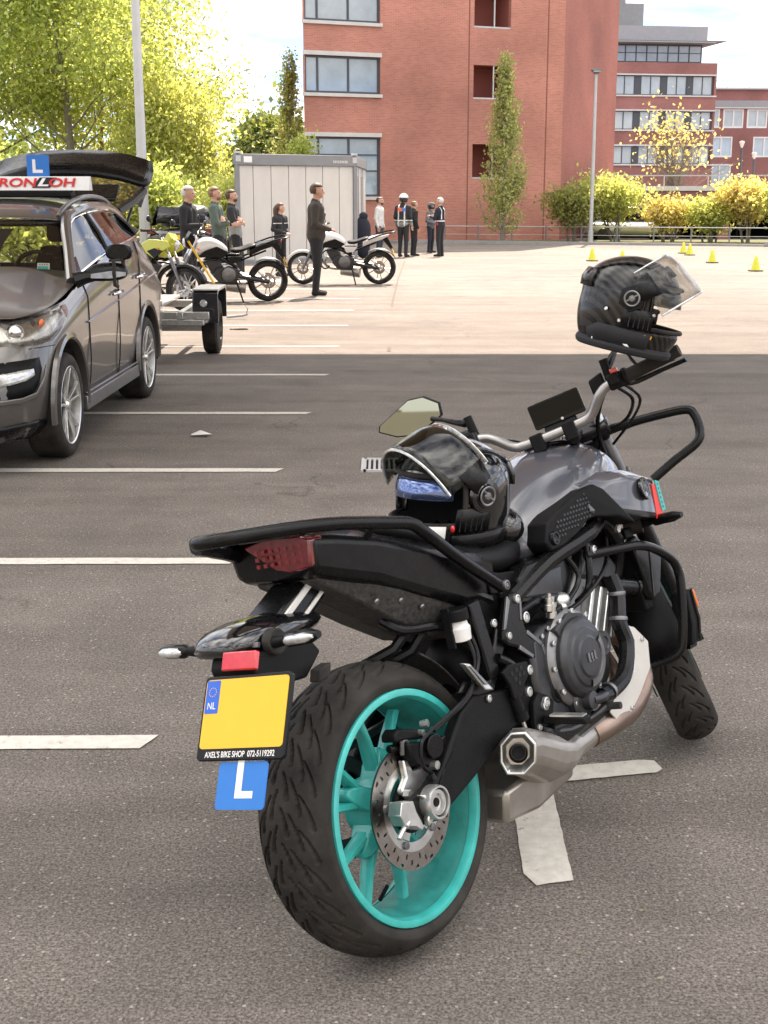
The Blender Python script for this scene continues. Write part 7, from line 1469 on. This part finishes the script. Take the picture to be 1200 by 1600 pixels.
# ================================================================ HELMETS
def helmet(label,loc,fwd,up,shell,scale,visang,low,trim,style):
    f=Vector(fwd).normalized();u=Vector(up);u=(u-f*u.dot(f)).normalized();l=u.cross(f);m=Matrix((f,l,u)).transposed().to_4x4()@Matrix.Scale(scale,4);m.translation=loc
    t=thing('motorcycle_helmet',label,'helmet',mat=m)
    def P(lon,z,k=1.0,dx=0):
        a=R(lon);zz=max(-.15,min(.134,z));s=math.sqrt(max(.0,1-(zz/.135)**2)) if zz>0 else 1-.30*(zz/.15)**2
        rx=(.150 if abs(lon)<90 else .158);x=rx*s*math.cos(a)*k;y=.124*s*math.sin(a)*k
        if zz<0: x+=.022*min(1,-zz/.08)*max(0,math.cos(a)) if math.cos(a)>0 else -.012*min(1,-zz/.1)*(-math.cos(a))
        if zz>.02 and math.cos(a)<-.3: x-=.010*(1-((zz-.07)/.07)**2) if 0<zz<.134 else 0
        return Vector((x+dx,y,zz*k if zz>0 else zz))
    lons=[-180,-165,-150,-135,-120,-105,-92,-80,-68,-56,-42,-28,-14,0,14,28,42,56,68,80,92,105,120,135,150,165]
    zs=[-.135,-.115,-.095,-.072,-.05,-.022,.004,.03,.052,.07,.09,.107,.120,.129,.1335,.134]
    def opening(lo,z): return abs(lo)<=70 and style['o0']<z<style['o1']
    def shellmesh(k,zmin,op,mi=None):
        b=MB()
        for i in range(len(lons)):
            for j in range(len(zs)-1):
                la,lb=lons[i],lons[(i+1)%len(lons)];lb=lb if lb>la else lb+360
                mid=(la+lb)/2;zm=(zs[j]+zs[j+1])/2
                if op and opening((mid+180)%360-180,zm):continue
                if zm<zmin+ (style.get('cut',0) if abs((mid+180)%360-180)<70 else 0):continue
                b.quad(P(la,zs[j],k),P(lb,zs[j],k),P(lb,zs[j+1],k),P(la,zs[j+1],k))
        return b
    b=shellmesh(1.0,-.14,True);o=b.build('shell',M[shell],t,weld=True,sharp=60);md=o.modifiers.new('s','SOLIDIFY');md.thickness=.012;md.offset=-1
    md=o.modifiers.new('u','SUBSURF');md.levels=1;md.render_levels=2
    b=shellmesh(.88,-.12,True);b.build('liner',M['cl_dark'],t,weld=True,sharp=60)
    # rubber round the eye port and along the bottom edge
    O=[(lo,style['o1']) for lo in range(-70,71,10)]+[(70,z) for z in np.linspace(style['o1'],style['o0'],5)[1:-1]]+[(lo,style['o0']) for lo in range(70,-71,-10)]+[(-70,z) for z in np.linspace(style['o0'],style['o1'],5)[1:-1]]
    b=MB();b.tube([P(lo,z,1.0) for lo,z in O],.0065,8,closed=True);b.build('port_seal',M['rubber'],t)
    b=MB();b.tube([P(lo,-.134,.97) for lo in range(-180,180,12)],[.016]*30,10,closed=True);b.build('neck_roll',M['cl_black'],t)
    # clear visor turned up about the ear pivots
    Ry=Matrix.Rotation(R(-visang),3,'Y');pv=Vector((.0,0,.02))
    def V_(lo,z,k): return Ry@(P(lo,z,k)-pv)+pv
    rows=[[V_(lo,z,1.09) for lo in range(-74,75,8)] for z in np.linspace(style['o0']-.012,style['o1']+.006,7)]
    b=MB();b.loft(rows,closed=False,cap=False);vz=b.build('visor',M[style['visor']],t,solid=.0025)
    b=MB();b.tube([V_(lo,style['o0']-.012,1.091) for lo in range(-74,75,8)],.0035,6);b.tube([V_(lo,style['o1']+.006,1.091) for lo in range(-74,75,8)],.0022,6);b.build('visor_edge',M['clearl'],vz)
    for s in (1,-1):
        b=MB();b.loft([[V_(s*62,z,1.10) for z in (-.02,.03,.05)],[V_(s*80,z,1.10) for z in (-.012,.03,.045)],[P(s*92,z,1.06) for z in (0.0,.025,.04)]],closed=False,cap=False);b.build('visor_arm',M['satin'],vz,solid=.006)
    rows=[[P(lo,z,.955) for lo in range(-62,63,8)] for z in np.linspace(style['o1']-.055,style['o1']-.002,4)]
    b=MB();b.loft(rows,closed=False,cap=False);b.build('sun_visor',M['sunv'] if style['sun'] else M['smoke'],t,solid=.002)
    for s in (1,-1):
        n=Vector((0,s,0));c=Vector((.005,s*.128,.015))
        b=MB();b.lathe([(0,.012),(.018,.012),(.020,.009),(.027,.009),(.029,.006),(.040,.004),(.042,-.006)],c,n,28 if style['hex']==0 else 6);pd=b.build('visor_pivot',M[trim],t)
        b=MB();b.lathe([(.024,.0125),(.0215,.014),(.0185,.0125)],c,n,24);b.lathe([(0,.016),(.008,.015),(.010,.012)],c,n,16);b.tube([c+n*.0125+Vector((-.017,0,-.013)),c+n*.0125+Vector((.015,0,.015))],.003,5);b.build('pivot_dial',M['engl'],pd)
        # lower side plate and strap clip
        q=lambda lo,z,k=1.03:P(s*lo,z,k)
        b=MB();b.loft([[q(lo,z) for z in (-.128,-.10,-.075)] for lo in (60,75,90,105,120)]+[[q(135,z) for z in (-.12,-.108,-.095)]],closed=False,cap=False);b.build('side_plate',M[low],t,solid=.008)
        b=MB();b.loft([[q(lo,z,1.045) for z in (-.070,-.04,-.012)] for lo in (62,72,82,94)],closed=False,cap=False);b.build('cheek_plate',M['satin'],t,solid=.007)
        b=MB()
        for lo in (66,71,76,81,86):b.tube([q(lo,-.066,1.062),q(lo,-.030,1.062)],.0022,5)
        b.build('cheek_ribs',M['engine'],t)
        if style.get('reflect'):
            for a_,b_ in ((100,128),(76,90)):
                bb=MB();bb.loft([[q(a_,-.133,1.06),q(a_+6,-.118,1.05)],[q(b_,-.135,1.06),q(b_-1,-.120,1.05)]],closed=False,cap=False);bb.build('reflector_strip',M['white'],t,solid=.003)
            bb=MB()
            for k in range(7): bb.loft([[q(80-k*3.2,-.090,1.055),q(80-k*3.2,-.080,1.055)],[q(78-k*3.2,-.092,1.055),q(78-k*3.2,-.082,1.055)]],closed=False,cap=False)
            bb.build('yellow_print',M['yellow'],t)
            for lo,z in ((112,-.03),(62,-.02),(96,-.055)):
                bb=MB();bb.lathe([(0,.004),(.004,.004),(.006,.001)],q(lo,z,1.045),q(lo,z)-Vector((0,0,z)),10);bb.build('screw',M['alu'],t)
        if style.get('rim'):
            bb=MB();bb.tube([q(lo,-.140+.01*(lo/150),1.02) for lo in range(40,150,10)],.0028,6);bb.build('bright_edge',M['alu'],t)
    if style.get('chin'):
        for s in (-1,1):
            b=MB();b.loft([[P(s*lo,z,1.045) for z in (-.12,-.085,-.052)] for lo in (8,20,32,44,54)],closed=False,cap=False);b.build('chin_plate',M['white'],t,solid=.006)
            b=MB();b.ell(P(s*60,-.058,1.04),(.006,.006,.009),12,8);b.build('chin_button',M['red'],t)
            b=MB();b.loft([[P(s*lo,z,1.05) for z in (-.105,-.09,-.07)] for lo in (1,4,7)],closed=False,cap=False);b.build('chin_vent',M['satin'],t,solid=.006)
    if style.get('chin'):
        b=MB();b.ell((-.135,.02,-.095),(.055,.075,.052),18,12);b.build('neck_pad',M['black'],t)
    # crown ridges and rear spoiler
    for s in (1,-1):
        b=MB();b.tube([P(s*40,.085,1.01),P(s*62,.108,1.01),P(s*110,.110,1.01),P(s*150,.07,1.015),P(s*165,.02,1.02)],[.002,.006,.007,.006,.002],8,sm=4);b.build('crown_ridge',M[shell],t)
    b=MB();b.loft([[P(lo,z,1.03) for z in (.02,.045,.07)] for lo in (140,155,170,190,205,220)],closed=False,cap=False);b.build('rear_spoiler',M[shell],t,solid=.012)
    b=MB();b.loft([[P(lo,z,1.02) for z in (.098,.110,.118)] for lo in (-20,0,20)],closed=False,cap=False);b.build('top_vent',M['satin'],t,solid=.008)
    b=MB();b.tube([P(95,-.12,.9),Vector((.03,.06,-.17)),Vector((.06,.02,-.185)),Vector((.05,-.03,-.17)),P(-95,-.12,.9)],.007,6,sm=4,flat=.4);b.build('chin_strap',M['cl_black'],t)
    return t
helmet('glossy black flip visor helmet resting on the motorcycle seat',(.160,3.135,.893),(-.80,-.60,.02),(.10,.10,1),'black',1.0,57,'satin','black',dict(o0=-.052,o1=.060,visor='smoke',sun=1,hex=0,chin=1,rim=1))
helmet('carbon patterned helmet hung over the right mirror with its visor up',(.612,3.335,1.330),(.95,-.26,-.20),(.10,.02,1),'carbon',.82,44,'cl_black','satin',dict(o0=-.062,o1=.062,visor='visor',sun=0,hex=1,reflect=1))
